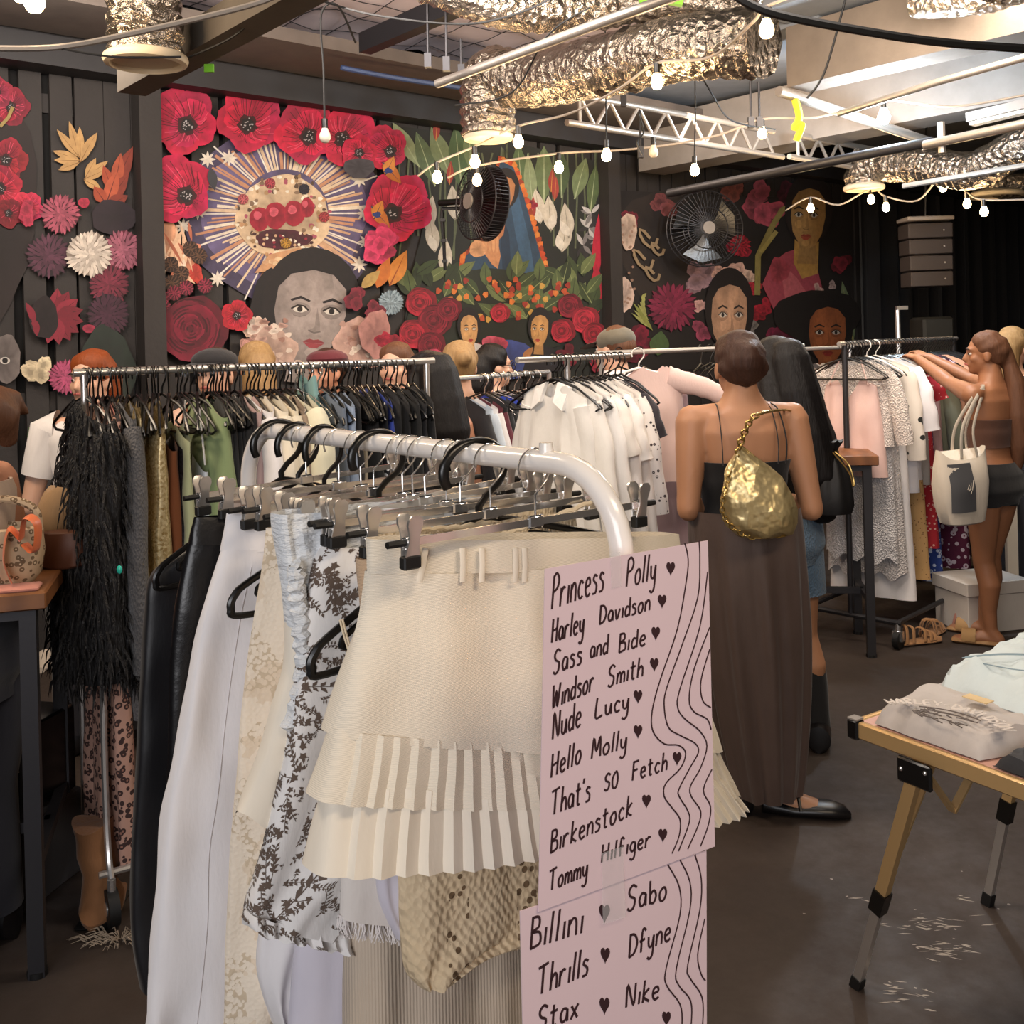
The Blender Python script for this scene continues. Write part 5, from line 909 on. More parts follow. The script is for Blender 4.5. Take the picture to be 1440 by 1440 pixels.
for i, u in enumerate((786, 795, 804, 813, 821, 829, 837)): mitem(u, 'white_blouse', F(WHT[i % 5]), NM[i], (.62, .7, .55, .72, .6, .5, .68)[i], w=.18, wb=.2, th=.028, sleeve=(.5, 0, .4, .18, .45, .2, .55)[i], sw=.055, amp=.014)
mitem(846, 'speckled_blouse', spots('speckled_white', '#e4ded8', '#3f3638', '#e4ded8', 48, .25), 'white blouse with dark specks at the end of the white tops', .5, w=.19, th=.02, sleeve=.4)
mitem(854, 'dark_shirt', F('#2b262d'), 'dark short sleeve top closing the row of white tops', .42, w=.185, th=.02, sleeve=.13, sw=.05, spread=.09)
for i, u in enumerate((777, 782, 788, 798, 808, 818, 828, 837, 846, 855, 864, 872)): hanger(HB, MR.at(u), MR.ang + rnd.uniform(-.15, .15), 'black hanger on the small rack of white tops', 'black hangers on the white tops rack')
# ---- blush pink top and lilac skirt facing the room
O = P(905, 505, 4.45); ptp = thing('long_sleeve_shirt', 'blush pink long sleeve top facing the room with one sleeve held out', 'top', V((O.x, O.y, 1.0)))
fx = V((.98, .18, 0)).normalized(); m = MB(); hang(m, O + V((.04, 0, 0)), fx, O.z - .03, .50, .125, .14, .05, .05, .05, .03, .010, 2, 8); pk = F('#e0c3bc'); m.build('top_body', pk, ptp)
a = O + V((.10, 0, -.085)); m = MB(); m.tube(spl([a, P(955, 536, 4.45), P(990, 545, 4.44), P(1022, 560, 4.42)], 6), [(.055 - .001 * i + .002 * math.sin(i * 1.7), .03) for i in range(19)], 16, flat=UP); m.build('sleeve', pk, ptp)
a = O + V((-.07, 0, -.09)); m = MB(); m.tube(spl([a, a + V((-.05, .02, -.15)), a + V((-.06, .02, -.3)), a + V((-.06, .02, -.42))], 4), [(.045, .03)] * 13, 14); m.build('sleeve', pk, ptp)
O2 = P(920, 530, 4.65); m = MB(); hang(m, O2, fx, O2.z, .95, .15, .21, .05, .05, .05, .03, .016, 5, 9); tag(m.build('lilac_dress', F('#b39aa2')), 'dusty lilac long skirted dress under the blush pink top', 'dress')
hanger(HW, P(897, 494, 4.45), math.atan2(fx.y, fx.x), 'white hanger carrying the blush pink top', None)
m = MB(); m.tube([P(838, 497, 4.5), P(1130, 486, 4.9)], .011, 8); m.tube([P(1120, 487, 4.88), V((P(1120, 487, 4.88).x, P(1120, 487, 4.88).y, 0))], .011, 8); q = P(845, 497, 4.5); m.tube([q, V((q.x, q.y, 0))], .011, 8); tag(m.build('clothes_rail', steel), 'silver rail on two posts behind the blush pink top', 'rail')
for i, u in enumerate((870, 900, 985, 998, 1006, 1015)): hanger(HB, P(u, 492.3 - (u - 880) * .03, 4.55 + (u - 838) * .0012), .9 + rnd.uniform(-.3, .3), 'black hanger on the rail behind the blush pink top', 'black hangers behind the pink top')
# dark rack behind, left of the white tops
DR = Rail(P(634, 533, 4.5), P(772, 523, 5.0)); m = MB(); m.tube([DR.A, DR.B], .011, 8)
for e in (DR.A, DR.B): m.tube([e, V((e.x, e.y, 0))], .011, 8)
tag(m.build('clothes_rail', steel), 'low silver rail of dark jackets behind the white tops', 'rail')
for i, (u, c, lb) in enumerate(((672, '#2c2a2c', 'charcoal jacket first on the low rail'), (683, '#c9d3dd', 'pale blue and white jacket on the low rail'), (690, '#e0dcda', 'white jacket on the low rail'), (697, '#5a1f2b', 'maroon jacket on the low rail'), (704, '#141417', 'black jacket after the maroon one'), (712, '#101012', 'second black jacket after the maroon one'), (720, '#26262c', 'dark grey jacket before the royal blue one'), (728, '#2740b0', 'royal blue jacket on the low rail'), (738, '#141418', 'black jacket after the royal blue one'), (748, '#1d1a1c', 'dark jacket closing the low rail'))):
    mitem(u - 36, 'jacket', F(c), lb, .72, rail=DR, w=.19, wb=.2, th=.035, sleeve=.55)
for i, u in enumerate((674, 680, 686, 692, 698, 706, 714, 722, 730, 738, 746, 754)): hanger(HC if i % 2 else HB, DR.at(u), DR.ang + rnd.uniform(-.2, .2), 'thin hanger on the low rail of dark jackets', 'hangers on the low rail')
# ---- right hand rack
RC = V((1.735, 5.35, 1.545)); RD = V((.70, .714, 0)); RT = Rail(RC, RC + RD * 1.45); rt = thing('rolling_rack', 'black based rolling rack full of pale dresses, seen from its end', 'clothes rack', V((RC.x, RC.y, 0)) + RD * .7)
m = MB(); m.tube([RC - RD * .06, RC + RD * 1.5], .013, 10); m.build('rail', steel, rt)
for k, e in enumerate((RC, RC + RD * 1.45)):
    c = V((e.x, e.y, 0)); m = MB(); m.tube([e, c + UP * .5, c + UP * .28, c + UP * .14 - RD * .0], .015, 10); m.tube([c + RT.ax * .27 + UP * .13, c - RT.ax * .27 + UP * .13], .014, 8); m.build('upright', dark_steel, rt)
    for q in (-1, 1):
        p = c + RT.ax * q * .25; m = MB(); m.disc(p + UP * .045, .045, (RD, UP, RT.ax), .03); f = m.build('caster', black_rub, rt); m = MB(); m.tube([p + UP * .06, p + UP * .13], .014, 8); m.box(p + UP * .065, (.03, .05, .05), (RD, RT.ax, UP)); m.build('caster_fork', chrome, f)
for q in (-1, 1): m = MB(); c = V((RC.x, RC.y, .13)) + RT.ax * q * .25; m.tube([c, c + RD * 1.45], .013, 8); m.build('base_bar', dark_steel, rt)
def ritem(u, kind, mat, label, L, **k): return mitem(u, kind, mat, label, L, rail=RT, **k)
def pos(s): return RC + RD * s
def rit(s, kind, mat, label, L, **k):
    O = pos(s); m = MB(); hang(m, O, RT.ax, O.z - k.pop('dz', .085), L, seed=int(s * 100), **k); return tag(m.build(kind, mat), label, kind.split('_')[-1])
O = pos(.06); pc = thing('satin_camisole', 'blush pink strappy cami facing out at the end of the black based rack', 'top', V((O.x, O.y, .7)))
blush = fab('blush_satin', '#dcbdb6', '#d0ada6', .3, rough=.5); m = MB(); hang(m, O, RT.ax, O.z - .19, .50, .14, .19, .045, .03, .06, .03, .012, 3, 6, vneck=.06); m.build('cami_body', blush, pc)
for q in (-1, 1): m = MB(); m.tube([O + RT.ax * q * .06 - UP * .09 - RD * .0, O + RT.ax * q * .11 - UP * .22 - RD * .03], .004, 5); m.build('strap', blush, pc)
rit(.10, 'lace_blouse', fab('white_lace_cloth', '#e0d6d0', '#cfc4bd', .8, kind='knit'), 'sheer white blouse spread wide behind the blush cami', .45, w=.2, wb=.21, th=.03, sleeve=.35)
rit(.13, 'white_dress', fab('white_eyelet', '#e2dfe0', '#d2cfd1', .9, kind='knit'), 'white eyelet dress hem below the blush cami', 1.05, w=.17, wb=.2, th=.04, amp=.018, hem=.02)
rit(.19, 'white_skirt', fab('white_lace_b', '#dcd6d4', '#c9c3c2', .8, kind='knit'), 'white lace skirt hanging low behind the eyelet dress', 1.14, w=.16, wb=.22, th=.04, amp=.02, hem=.02)
rit(.26, 'white_dress', F('#e8e4e4'), 'plain white long dress reaching lowest over the base bar', 1.27, w=.17, wb=.24, th=.05)
rit(.30, 'knit_sweater', spots('white_knit_black_sprigs', '#e6ddd2', '#2a2c28', '#e6ddd2', 14, .22), 'cream knit top with black sprigs and wide cuffs', .48, w=.21, wb=.2, th=.05, sleeve=.45, sw=.07, spread=.06)
rit(.37, 'white_tee', F('#e9e6ea'), 'large white tee hanging after the sprigged knit top', .72, w=.21, wb=.22, th=.05, sleeve=.3, sw=.08)
rit(.44, 'white_tee', F('#e1dde0'), 'second white tee after the sprigged knit top', .66, w=.2, wb=.21, th=.03)
rit(.46, 'mustard_dress', spots('mustard_dots', '#c8a06a', '#7a5a34', '#c8a06a', 60, .2), 'mustard dress with tiny dots below the white tees', 1.2, w=.16, wb=.23, th=.035)
rit(.54, 'grey_blouse', F('#b3aaa2'), 'pale grey satin blouse bunched after the white tees', .7, w=.19, th=.03)
rit(.58, 'floral_dress', spots('red_floral', '#b52733', '#e3b8a8', '#b52733', 50, .28), 'red dress with small flowers on the black based rack', 1.05, w=.19, wb=.23, th=.04, sleeve=.15)
rit(.66, 'floral_skirt', spots('blue_floral', '#27408a', '#c9d6ec', '#27408a', 36, .34), 'blue floral skirt hem below the red flowered dress', 1.25, w=.15, wb=.22, th=.035)
rit(.72, 'pink_blouse', F('#b78d88'), 'dusty pink top after the red flowered dress', .6, w=.19, th=.03)
rit(.80, 'olive_shirt', F('#6f6f5c'), 'olive grey shirt on the black based rack', .85, w=.2, th=.04, sleeve=.5)
rit(.88, 'striped_dress', spots('grey_print', '#77736c', '#2c2a2c', '#97938c', 30, .35), 'grey printed dress after the olive shirt', .95, w=.19, th=.03)
rit(.95, 'green_shirt', F('#2f5646'), 'deep green top among the grey clothes', .62, w=.19, th=.03)
rit(1.02, 'floral_dress', spots('purple_white_floral', '#5c1c3c', '#d6c8d4', '#7c2c50', 26, .4), 'purple dress with large white blooms reaching low', 1.24, w=.18, wb=.23, th=.05)
rit(1.12, 'peach_shirt', F('#d8a488'), 'peach long sleeve shirt toward the far end of the black based rack', .6, w=.21, th=.03, sleeve=.55, sw=.05)
rit(1.2, 'black_coat', F('#121115'), 'long black coat at the far end of the black based rack', 1.2, w=.2, wb=.22, th=.05, sleeve=.6)
rit(1.32, 'black_dress', F('#161318'), 'black dress last on the black based rack', 1.1, w=.19, wb=.22, th=.05)
s = .0
while s < 1.43: hanger(HW if .24 < s < .28 or .33 < s < .36 else HB, pos(s), RT.ang + rnd.uniform(-.12, .12), 'white hanger among black ones on the end-on rack' if .24 < s < .28 or .33 < s < .36 else 'black hanger on the black based rack', 'white hangers on the end-on rack' if .24 < s < .28 or .33 < s < .36 else 'black hangers on the end-on rack'); s += .036
# rail of clothes beyond
m = MB(); m.tube([P(1095, 492, 6.4), P(1200, 488, 6.6)], .012, 8)
for e in (P(1100, 492, 6.4), P(1195, 488, 6.6)): m.tube([e, V((e.x, e.y, 0))], .012, 8)
tag(m.build('clothes_rail', steel), 'farther rail of grey clothes before the portraits', 'rail')
FR = Rail(P(1095, 492, 6.4), P(1200, 488, 6.6))
for i, (u, c, lb) in enumerate(((1108, '#6b605a', 'taupe coat on the farther rail'), (1120, '#8a7f78', 'stone grey coat on the farther rail'), (1130, '#3a3438', 'dark coat on the farther rail'), (1142, '#9a8f86', 'beige coat on the farther rail'))): mitem(u, 'coat', F(c), lb, .8, rail=FR, w=.2, th=.05, sleeve=.5)
m = MB(); q = [P(1092, 480, 6.35), P(1104, 479, 6.35), P(1105, 500, 6.35), P(1093, 501, 6.35)]; m.loft([[p - V((0, .002, 0)) for p in q], [p + V((0, .002, 0)) for p in q]]); tag(m.build('price_card', pink, smooth=False), 'small pale pink card on the farther rail', 'card')
# ================================================================ PEOPLE
def skinm(name, c):
    t = NT(name); t.col(t.mix(t.noise(5, 4), lin(c), tuple(x * .82 for x in lin(c)[:3]) + (1,))); t.bump(t.noise(120, 2), .06, .003); t.b.inputs['Subsurface Weight'].default_value = .06; t.b.inputs['Subsurface Radius'].default_value = (.02, .01, .006); return t.set(.5)
def hairm(name, c, d):
    t = NT(name); n_ = t.noise(90, 3, .7, stretch=(1, 1, .06)); t.col(t.mix(n_, lin(c), lin(d))); t.bump(n_, .6, .006); t.b.inputs['Specular IOR Level'].default_value = .3; return t.set(.55)
def caps(m, pts, rs, n=14, flat=None):
    pts = [V(p) for p in pts]; d0 = (pts[0] - pts[1]).normalized(); d1 = (pts[-1] - pts[-2]).normalized()
    r0 = rs[0] if not isinstance(rs[0], tuple) else min(rs[0]); r1 = rs[-1] if not isinstance(rs[-1], tuple) else min(rs[-1]); sc_ = lambda r, k: tuple(x * k for x in r) if isinstance(r, tuple) else r * k
    P_ = [pts[0] + d0 * r0 * .95, pts[0] + d0 * r0 * .7] + pts + [pts[-1] + d1 * r1 * .7, pts[-1] + d1 * r1 * .95]; R_ = [sc_(rs[0], .25), sc_(rs[0], .72)] + list(rs) + [sc_(rs[-1], .72), sc_(rs[-1], .25)]
    m.tube(P_, R_, n, flat=flat)
def fuse(mb, name, mat, par=None, vox=.007, it=5):
    me = bpy.data.meshes.new('tmp'); o0 = par_world(par) if par else V((0, 0, 0)); me.from_pydata([tuple(p - o0) for p in mb.v], [], mb.f); fixn2(me); o = bpy.data.objects.new('tmp', me); COL.objects.link(o)
    a = o.modifiers.new('r', 'REMESH'); a.mode = 'VOXEL'; a.voxel_size = vox; a.use_smooth_shade = True
    b = o.modifiers.new('s', 'SMOOTH'); b.factor = .5; b.iterations = it
    dg = bpy.context.evaluated_depsgraph_get(); dg.update(); me2 = bpy.data.meshes.new_from_object(o.evaluated_get(dg)); bpy.data.objects.remove(o); bpy.data.meshes.remove(me)
    me2.materials.clear(); me2.materials.append(mat); me2.name = name; o = bpy.data.objects.new(name, me2); COL.objects.link(o)
    for p in me2.polygons: p.use_smooth = True
    if par: o.parent = par
    return o
def fixn2(me):
    b = bmesh.new(); b.from_mesh(me); bmesh.ops.recalc_face_normals(b, faces=b.faces); b.to_mesh(me); b.free()
class Fig:
    """A standing figure: joints in metres, facing yaw (0 = away from the viewer, +Y); built as one fused body."""
    def __init__(s, label, x, y, h, yaw, skin, group=None, build=1.0, headyaw=None, lean=0):
        s.root = thing('person', label, 'person', (x, y, 0), group); s.o = V((x, y, 0)); s.h = h; s.b = build; s.m = MB(); s.skin = skin
        R = Matrix.Rotation(yaw, 3, 'Z'); s.f = R @ V((0, 1, 0)); s.r = R @ V((1, 0, 0)); Rh = Matrix.Rotation(yaw if headyaw is None else headyaw, 3, 'Z'); s.hf = Rh @ V((0, 1, 0)); s.hr = Rh @ V((1, 0, 0)); s.lean = lean
        # torso sections: height, half width, half depth, forward shift (fractions of body height)
        s.sec = [(.455, .082, .062, 0), (.50, .106, .074, -.006), (.545, .102, .070, -.004), (.60, .080, .056, .004), (.635, .077, .054, .006), (.69, .086, .062, .008), (.74, .094, .066, .006), (.785, .100, .060, .0), (.815, .092, .046, -.004), (.838, .052, .036, -.006), (.865, .032, .034, -.002), (.90, .031, .034, .004)]
    def p(s, z, x=0, y=0): return s.o + UP * (z * s.h) + s.r * (x * s.h) + s.f * ((y + s.lean * max(0, z - .5)) * s.h)
    def prof(s, z):
        S = s.sec
        for a, b in zip(S, S[1:]):
            if a[0] <= z <= b[0]: t = sm((z - a[0]) / (b[0] - a[0])); return [lerp(a[i], b[i], t) for i in range(1, 4)]
        return list(S[0][1:]) if z < S[0][0] else list(S[-1][1:])
    def ring(s, z, inf=0, n=28, wx=1, wy=1):
        w_, d, sh = s.prof(z); w_, d = w_ * s.b * wx + inf / s.h, d * s.b * wy + inf / s.h
        return [s.p(z, w_ * math.copysign(abs(math.cos(a)) ** .9, math.cos(a)), sh + d * math.copysign(abs(math.sin(a)) ** .9, math.sin(a))) for a in [2 * PI * k / n for k in range(n)]]
    def torso(s):
        zs = [.45, .47, .5, .53, .56, .6, .635, .67, .7, .73, .76, .785, .805, .82, .838, .852, .87, .9]; s.m.loft([s.ring(z) for z in zs])
        for q in (-1, 1): caps(s.m, [s.p(.815, .05 * q), s.p(.806, .098 * q * s.b)], [.028 * s.h, .032 * s.h])
    def head(s, face=True, nod=0, hz=.935):
        h, c = s.h, s.p(hz, 0, .012); s.hc = c; f, r = s.hf, s.hr; u = (UP - f * nod).normalized(); ax = (r, f, u); s.ax = ax
        Q = lambda x, y, z: c + r * (x * h) + f * (y * h) + u * (z * h); s.Q = Q
        s.m.ball(Q(0, -.006, .012), (.0465 * h, .058 * h, .055 * h), 20, ax=ax); s.m.ball(Q(0, .012, -.022), (.038 * h, .044 * h, .05 * h), 18, ax=ax); s.m.ball(Q(0, .034, -.052), (.02 * h, .02 * h, .018 * h), 12, ax=ax)
        caps(s.m, [s.p(.845, 0, -.004), Q(0, -.012, -.04)], [.034 * h, .033 * h])
        for q in (-1, 1): s.m.ball(Q(.047 * q, -.004, -.012), (.006 * h, .012 * h, .019 * h), 10, ax=ax)
        if face:
            caps(s.m, [Q(0, .05, .004), Q(0, .061, -.014), Q(0, .062, -.02)], [.006 * h, .0085 * h, .010 * h], 8)
            caps(s.m, [Q(-.026, .044, .012), Q(0, .052, .012), Q(.026, .044, .012)], [.007 * h] * 3, 8)
            caps(s.m, [Q(-.013, .05, -.037), Q(0, .054, -.036), Q(.013, .05, -.037)], [.0055 * h] * 3, 8)
            for q in (-1, 1): s.m.ball(Q(.026 * q, .034, -.018), (.014 * h, .014 * h, .014 * h), 10, ax=ax)
    def eyes(s, lipc='#a0524c', brow='#2a1c16'):
        h = s.h; Q = s.Q; W_ = plain('eye_white_%d' % len(bpy.data.materials), '#e9e2da', .3); D = plain('eye_dark_%d' % len(bpy.data.materials), '#1c120e', .3)
        for q in (-1, 1):
            m = MB(); m.ball(Q(.020 * q, .0445, -.002), (.0075 * h, .0055 * h, .0045 * h), 10, ax=s.ax); e = m.build('eye', W_, s.root)
            m = MB(); m.ball(Q(.020 * q, .0505, -.002), (.0035 * h, .0025 * h, .0038 * h), 8, ax=s.ax); m.build('iris', D, e)
            m = MB(); m.tube([Q(.009 * q, .0565, .012), Q(.02 * q, .0565, .016), Q(.033 * q, .048, .012)], [.0022 * h, .0026 * h, .0012 * h], 6); m.build('eyebrow', plain('brow_%d' % len(bpy.data.materials), brow, .7), s.root)
        m = MB(); m.tube([Q(-.015, .0525, -.037), Q(0, .0595, -.035), Q(.015, .0525, -.037)], [.0015 * h, .0045 * h, .0015 * h], 8); m.build('lips', plain('lips_%d' % len(bpy.data.materials), lipc, .45), s.root)
    def arm(s, q, elbow, wrist, hand_dir=None, palm=None, curl=.5):
        h = s.h; sh = s.p(.806, .105 * q * s.b); e, w_ = V(elbow), V(wrist); k = s.b ** .5 * h
        caps(s.m, [sh, sh.lerp(e, .35), sh.lerp(e, .8), e], [.034 * k, .031 * k, .025 * k, .0235 * k]); caps(s.m, [e, e.lerp(w_, .3), w_], [.0235 * k, .0245 * k, .0155 * k])
        d = V(hand_dir).normalized() if hand_dir else (w_ - e).normalized(); pn = V(palm) if palm else UP; pn = (pn - d * pn.dot(d)).normalized(); sd = d.cross(pn)
        pc = w_ + d * .048; caps(s.m, [w_, w_ + d * .03, w_ + d * .075], [(.014, .020), (.014, .034), (.013, .037)], 12, flat=pn)
        for i, (o, L) in enumerate(((-.027, .062), (-.009, .072), (.009, .068), (.027, .052))):
            a = w_ + d * .080 + sd * o; b = a + (d * math.cos(curl * .5) - pn * math.sin(curl * .5)) * L * .45; c = b + (d * math.cos(curl * 1.3) - pn * math.sin(curl * 1.3)) * L * .33; e2 = c + (d * math.cos(curl * 2) - pn * math.sin(curl * 2)) * L * .25
            caps(s.m, [a - d * .02, a, b, c, e2], [.0095, .009, .0085, .008, .0075], 8)
        a = w_ + d * .022 - sd * .03 * q; b = a + (d * .7 - sd * .5 * q - pn * .25 * curl) * .034; c = b + (d * .85 - sd * .1 * q - pn * .5 * curl) * .03; caps(s.m, [w_ + d * .01 - sd * .012 * q, a, b, c], [.013, .012, .0095, .0085], 8)
    def leg(s, q, foot, toe, knee=None, hipx=.055):
        h = s.h; hp = s.p(.49, hipx * q * s.b); an = V(foot) + UP * .045 * h; kn = V(knee) if knee else hp.lerp(an, .5) + s.f * .012 * h; k = h * s.b ** .6; t = V(toe).normalized()
        cf = kn.lerp(an, .32) - s.f * .012 * h
        caps(s.m, [hp, hp.lerp(kn, .4), hp.lerp(kn, .85), kn], [.056 * k, .049 * k, .036 * k, .0335 * k]); caps(s.m, [kn, cf, kn.lerp(an, .7), an], [.0335 * k, .0345 * k, .024 * k, .0195 * k])
        f0 = V(foot); hl = f0 - t * .022 * h + UP * .02 * h; caps(s.m, [an, hl], [.021 * h, .019 * h]); caps(s.m, [hl, f0 + t * .03 * h + UP * .024 * h, f0 + t * .075 * h + UP * .016 * h, f0 + t * .108 * h + UP * .010 * h], [(.02 * h, .019 * h), (.022 * h, .023 * h), (.014 * h, .027 * h), (.009 * h, .022 * h)], 12, flat=UP)
        return hp, kn, an, f0, t
    def done(s, vox=.0075): return fuse(s.m, 'body', s.skin, s.root, vox)
    def shell(s, name, z0, z1, mat, inf=.010, th=.004, wav=0, n=20, par=None, wx=1, wy=1, flare=0):
        m = MB(); zs = [lerp(z0, z1, i / n) for i in range(n + 1)]; R = []
        for i, z in enumerate(zs):
            r = s.ring(z, inf + flare * (1 - i / n), 48, wx, wy)
            if wav: c = sum(r, V()) / len(r); r = [q + (q - c).normalized() * (wav * (math.sin(k * .9 + z * 9) * .5 + noise.noise(q * 11))) for k, q in enumerate(r)]
            R.append(r)
        c0 = [sum(r, V()) / len(r) for r in R]; inner = [[q.lerp(c, .05) for q in r] for r, c in zip(R, c0)]
        m.loft(R + inner[::-1] + [R[0]], cap=False); return m.build(name, mat, par or s.root)
    def skirt(s, name, z0, z1, mat, w0, w1, d0, d1, amp=.01, freq=9, par=None, mid=None, n=26, off=(0, 0)):
        m = MB(); R = []; r_ = random.Random(int(z0 * 1000)); ph = [r_.uniform(0, 6) for _ in range(3)]
        for i in range(n + 1):
            f = i / n; w_ = lerp(w0, w1, f); d = lerp(d0, d1, f)
            if mid: b = math.sin(PI * f) ** .8 * mid; w_ += b; d += b
            R.append([s.p(lerp(z0, z1, f)) + s.r * (w_ * math.cos(a) + off[0] * f) + s.f * (d * math.sin(a) + off[1] * f) + (s.r * math.cos(a) + s.f * math.sin(a)) * (amp * min(1, f * 2.5) * (math.sin(freq * a + ph[0] + f) * .7 + math.sin(freq * 1.7 * a + ph[1] - f * 2) * .4)) for a in [2 * PI * k / 110 for k in range(110)]])
        m.loft(R, cap=False); return m.build(name, mat, par or s.root)
    def legshell(s, name, hp, kn, z0, f1, mat, r0, r1, q):
        a = hp; b = hp.lerp(kn, f1); m = MB(); m.tube([a + UP * .03, a, a.lerp(b, .5), b], [r0 * .9, r0, lerp(r0, r1, .5), r1], 24, cap=False); return m.build(name, mat, s.root)
    def hairmass(s, parts, mat, vox=.008, name='hair'):
        m = MB()
        for pts, rs in parts: caps(m, [s.Q(*p) if not isinstance(p, V) else p for p in pts], [r * s.h if not isinstance(r, tuple) else tuple(x * s.h for x in r) for r in rs], 12)
        return fuse(m, name, mat, s.root, vox, 3)
def skull(k=1.0, back=0): return [([(0, -.012, .016), (0, -.010, .022)], [.0535 * k, .0535 * k]), ([(0, -.03 - back, .0), (0, -.03 - back, .014)], [.046 * k, .046 * k]), ([(-.012, .006, .034), (.012, .006, .034)], [.036 * k, .036 * k])]
tanskin = skinm('warm_tan_skin', '#b98563'); paleskin = skinm('fair_skin', '#d6a88e'); brownskin = skinm('deep_tan_skin', '#9a6849'); rosy = skinm('rosy_skin', '#c48d72')
dbrown = hairm('dark_brown_hair', '#2a1a14', '#4a2f24'); blackh = hairm('black_hair', '#070506', '#120d0e'); lbrown = hairm('brown_hair', '#4a2e20', '#6e4a34'); blond = hairm('dark_blond_hair', '#7a5c3c', '#b08f62'); ginger = hairm('ginger_hair', '#6a2f12', '#96491f')
blackt = fab('black_cotton', '#0e0d0f', '#131215', .3); brownskirt = fab('brown_satin', '#5a4942', '#4d3d37', .4, rough=.55)
denim = fab('blue_denim', '#6f88a0', '#4f6880', .6, kind='knit')
# --- woman in the long brown skirt
g = Fig('person seen from behind in black strappy top and long brown skirt, gold bag on shoulder', .765, 3.44, 1.645, .10, tanskin, build=1.0)
g.torso(); g.head(False, hz=.917); g.arm(-1, g.p(.63, -.122, -.02), g.p(.615, -.04, .125), None, UP, .8); g.arm(1, g.p(.62, .135, -.02), g.p(.63, .07, .12), None, UP, .8)
l1 = g.leg(-1, g.p(0, -.02, .03), (-.1, 1, 0), hipx=.042); l2 = g.leg(1, g.p(0, .062, -.005), (.97, -.22, 0), hipx=.042); g.done()
g.hairmass(skull(1.0) + [([(-.03, -.03, -.005), (0, -.045, -.02), (.03, -.03, -.005)], [.024, .026, .024]), ([(0, -.05, .0), (0, -.052, .02)], [.030, .030])], dbrown)
m = MB(); g.shell('camisole', .595, .725, blackt, .011, wav=.002)
for q, x0 in ((-1, -.062), (1, .05)):
    m = MB(); m.tube(spl([g.p(.722, x0, -.066), g.p(.77, x0 * 1.02, -.066), g.p(.825, x0 * .98, -.040), g.p(.838, x0 * .92, -.004), g.p(.81, x0, .045)], 5), [(.004, .0015)] * 21, 6, flat=g.f); m.build('strap', blackt, g.root)
m = MB(); m.tube(spl([g.p(.722, .066, -.066), g.p(.77, .068, -.066), g.p(.826, .062, -.042), g.p(.84, .056, -.005)], 5), .0025, 6); m.build('strap', blackt, g.root)
g.skirt('skirt', .625, .045, brownskirt, .188, .11, .155, .11, .011, 11, mid=.03, off=(.05, 0)); m = MB(); R = [[g.p(z) + g.r * (.188 * math.cos(a)) + g.f * (.152 * math.sin(a)) for a in [2 * PI * k / 60 for k in range(60)]] for z in (.60, .628)]; m.loft(R, cap=False); m.build('waistband', brownskirt, g.root)
def ballet(fig, L, mat, strap=True):
    hp, kn, an, f0, t = L; h = fig.h; sd = UP.cross(t); m = MB(); R = []
    for d, w_, z in ((-.066, .02, .06), (-.06, .038, .066), (-.02, .046, .058), (.04, .048, .046), (.10, .05, .052), (.16, .048, .05), (.20, .034, .04), (.222, .012, .02)): c = f0 + t * d; R.append([c + sd * (w_ * math.cos(a)) + UP * (z * .5 + z * .5 * math.sin(a)) for a in [2 * PI * k / 16 for k in range(16)]])
    m.loft(R); o = m.build('shoe', mat, fig.root)
    if strap: m = MB(); m.tube(spl([f0 + t * .06 + sd * .046 + UP * .03, f0 + t * .05 + UP * .088, f0 + t * .06 - sd * .046 + UP * .03], 5), .006, 6); m.build('shoe_strap', mat, o)
shoe = plain('black_shoe_leather', '#121012', .35); ballet(g, l2, shoe); ballet(g, l1, shoe)
# gold hobo bag on her shoulder
gold = NT('gold_lame'); gold.col(gold.mix(gold.noise(9, 4), lin('#eddcae'), lin('#bfa468'))); gold.bump(gold.math('ADD', gold.noise(8, 3), gold.vor(7)), .7, .04); gold = gold.set(.34, .7)
c = P(1064, 695, 3.20); bx = V((.97, .14, 0)).normalized(); by = V((-.14, .97, 0)).normalized()
gb = thing('shoulder_bag', 'slouchy metallic gold shoulder bag with chain strap on the person in the brown skirt', 'bag', c - UP * .13)
m = MB(); R = []
for z, w_, d, dx in ((-.128, .05, .02, .03), (-.12, .09, .04, .025), (-.09, .118, .06, .015), (-.05, .122, .068, .008), (-.01, .115, .062, .0), (.03, .096, .05, -.012), (.06, .075, .036, -.03), (.085, .05, .024, -.05), (.11, .025, .014, -.058), (.125, .008, .006, -.06)):
    R.append([c + UP * (z + (.018 * math.cos(a) if z > .02 else 0) - dx * .3) + bx * (w_ * math.cos(a) + dx) + by * (d * math.sin(a) + .012 * noise.noise(V((a * 1.5, z * 20, 1))) + .006 * math.sin(a * 5 + z * 40)) for a in [2 * PI * k / 40 for k in range(40)]])
m.loft(R); m.build('bag_body', gold, gb)
chain = plain('gold_chain', '#b89a5c', .3, .9); m = MB(); pts = spl([c + UP * .12 - bx * .06, c + UP * .19 - bx * .045 - by * .02, c + UP * .25 + bx * .0 - by * .02, g.p(.822, .096, -.012), g.p(.785, .095, .06)], 5)
for i, p in enumerate(pts[:-1]):
    d = (pts[i + 1] - p); y = d.normalized(); x = (bx if i % 2 else by); x = (x - y * x.dot(y)).normalized(); L = d.length * .65
    m.tube([p + d * .5 + y * (L * math.cos(a)) + x * (.010 * math.sin(a)) for a in [2 * PI * k / 12 for k in range(12)]], .0034, 5, closed=True)
m.build('chain_strap', chain, gb)
m = MB(); pts = spl([c + UP * .12 - bx * .06, c + UP * .03 - bx * .112 - by * .03, c - UP * .06 - bx * .118 - by * .03, c - UP * .125 - bx * .04 - by * .03, c - UP * .13 + bx * .08 - by * .02], 6)
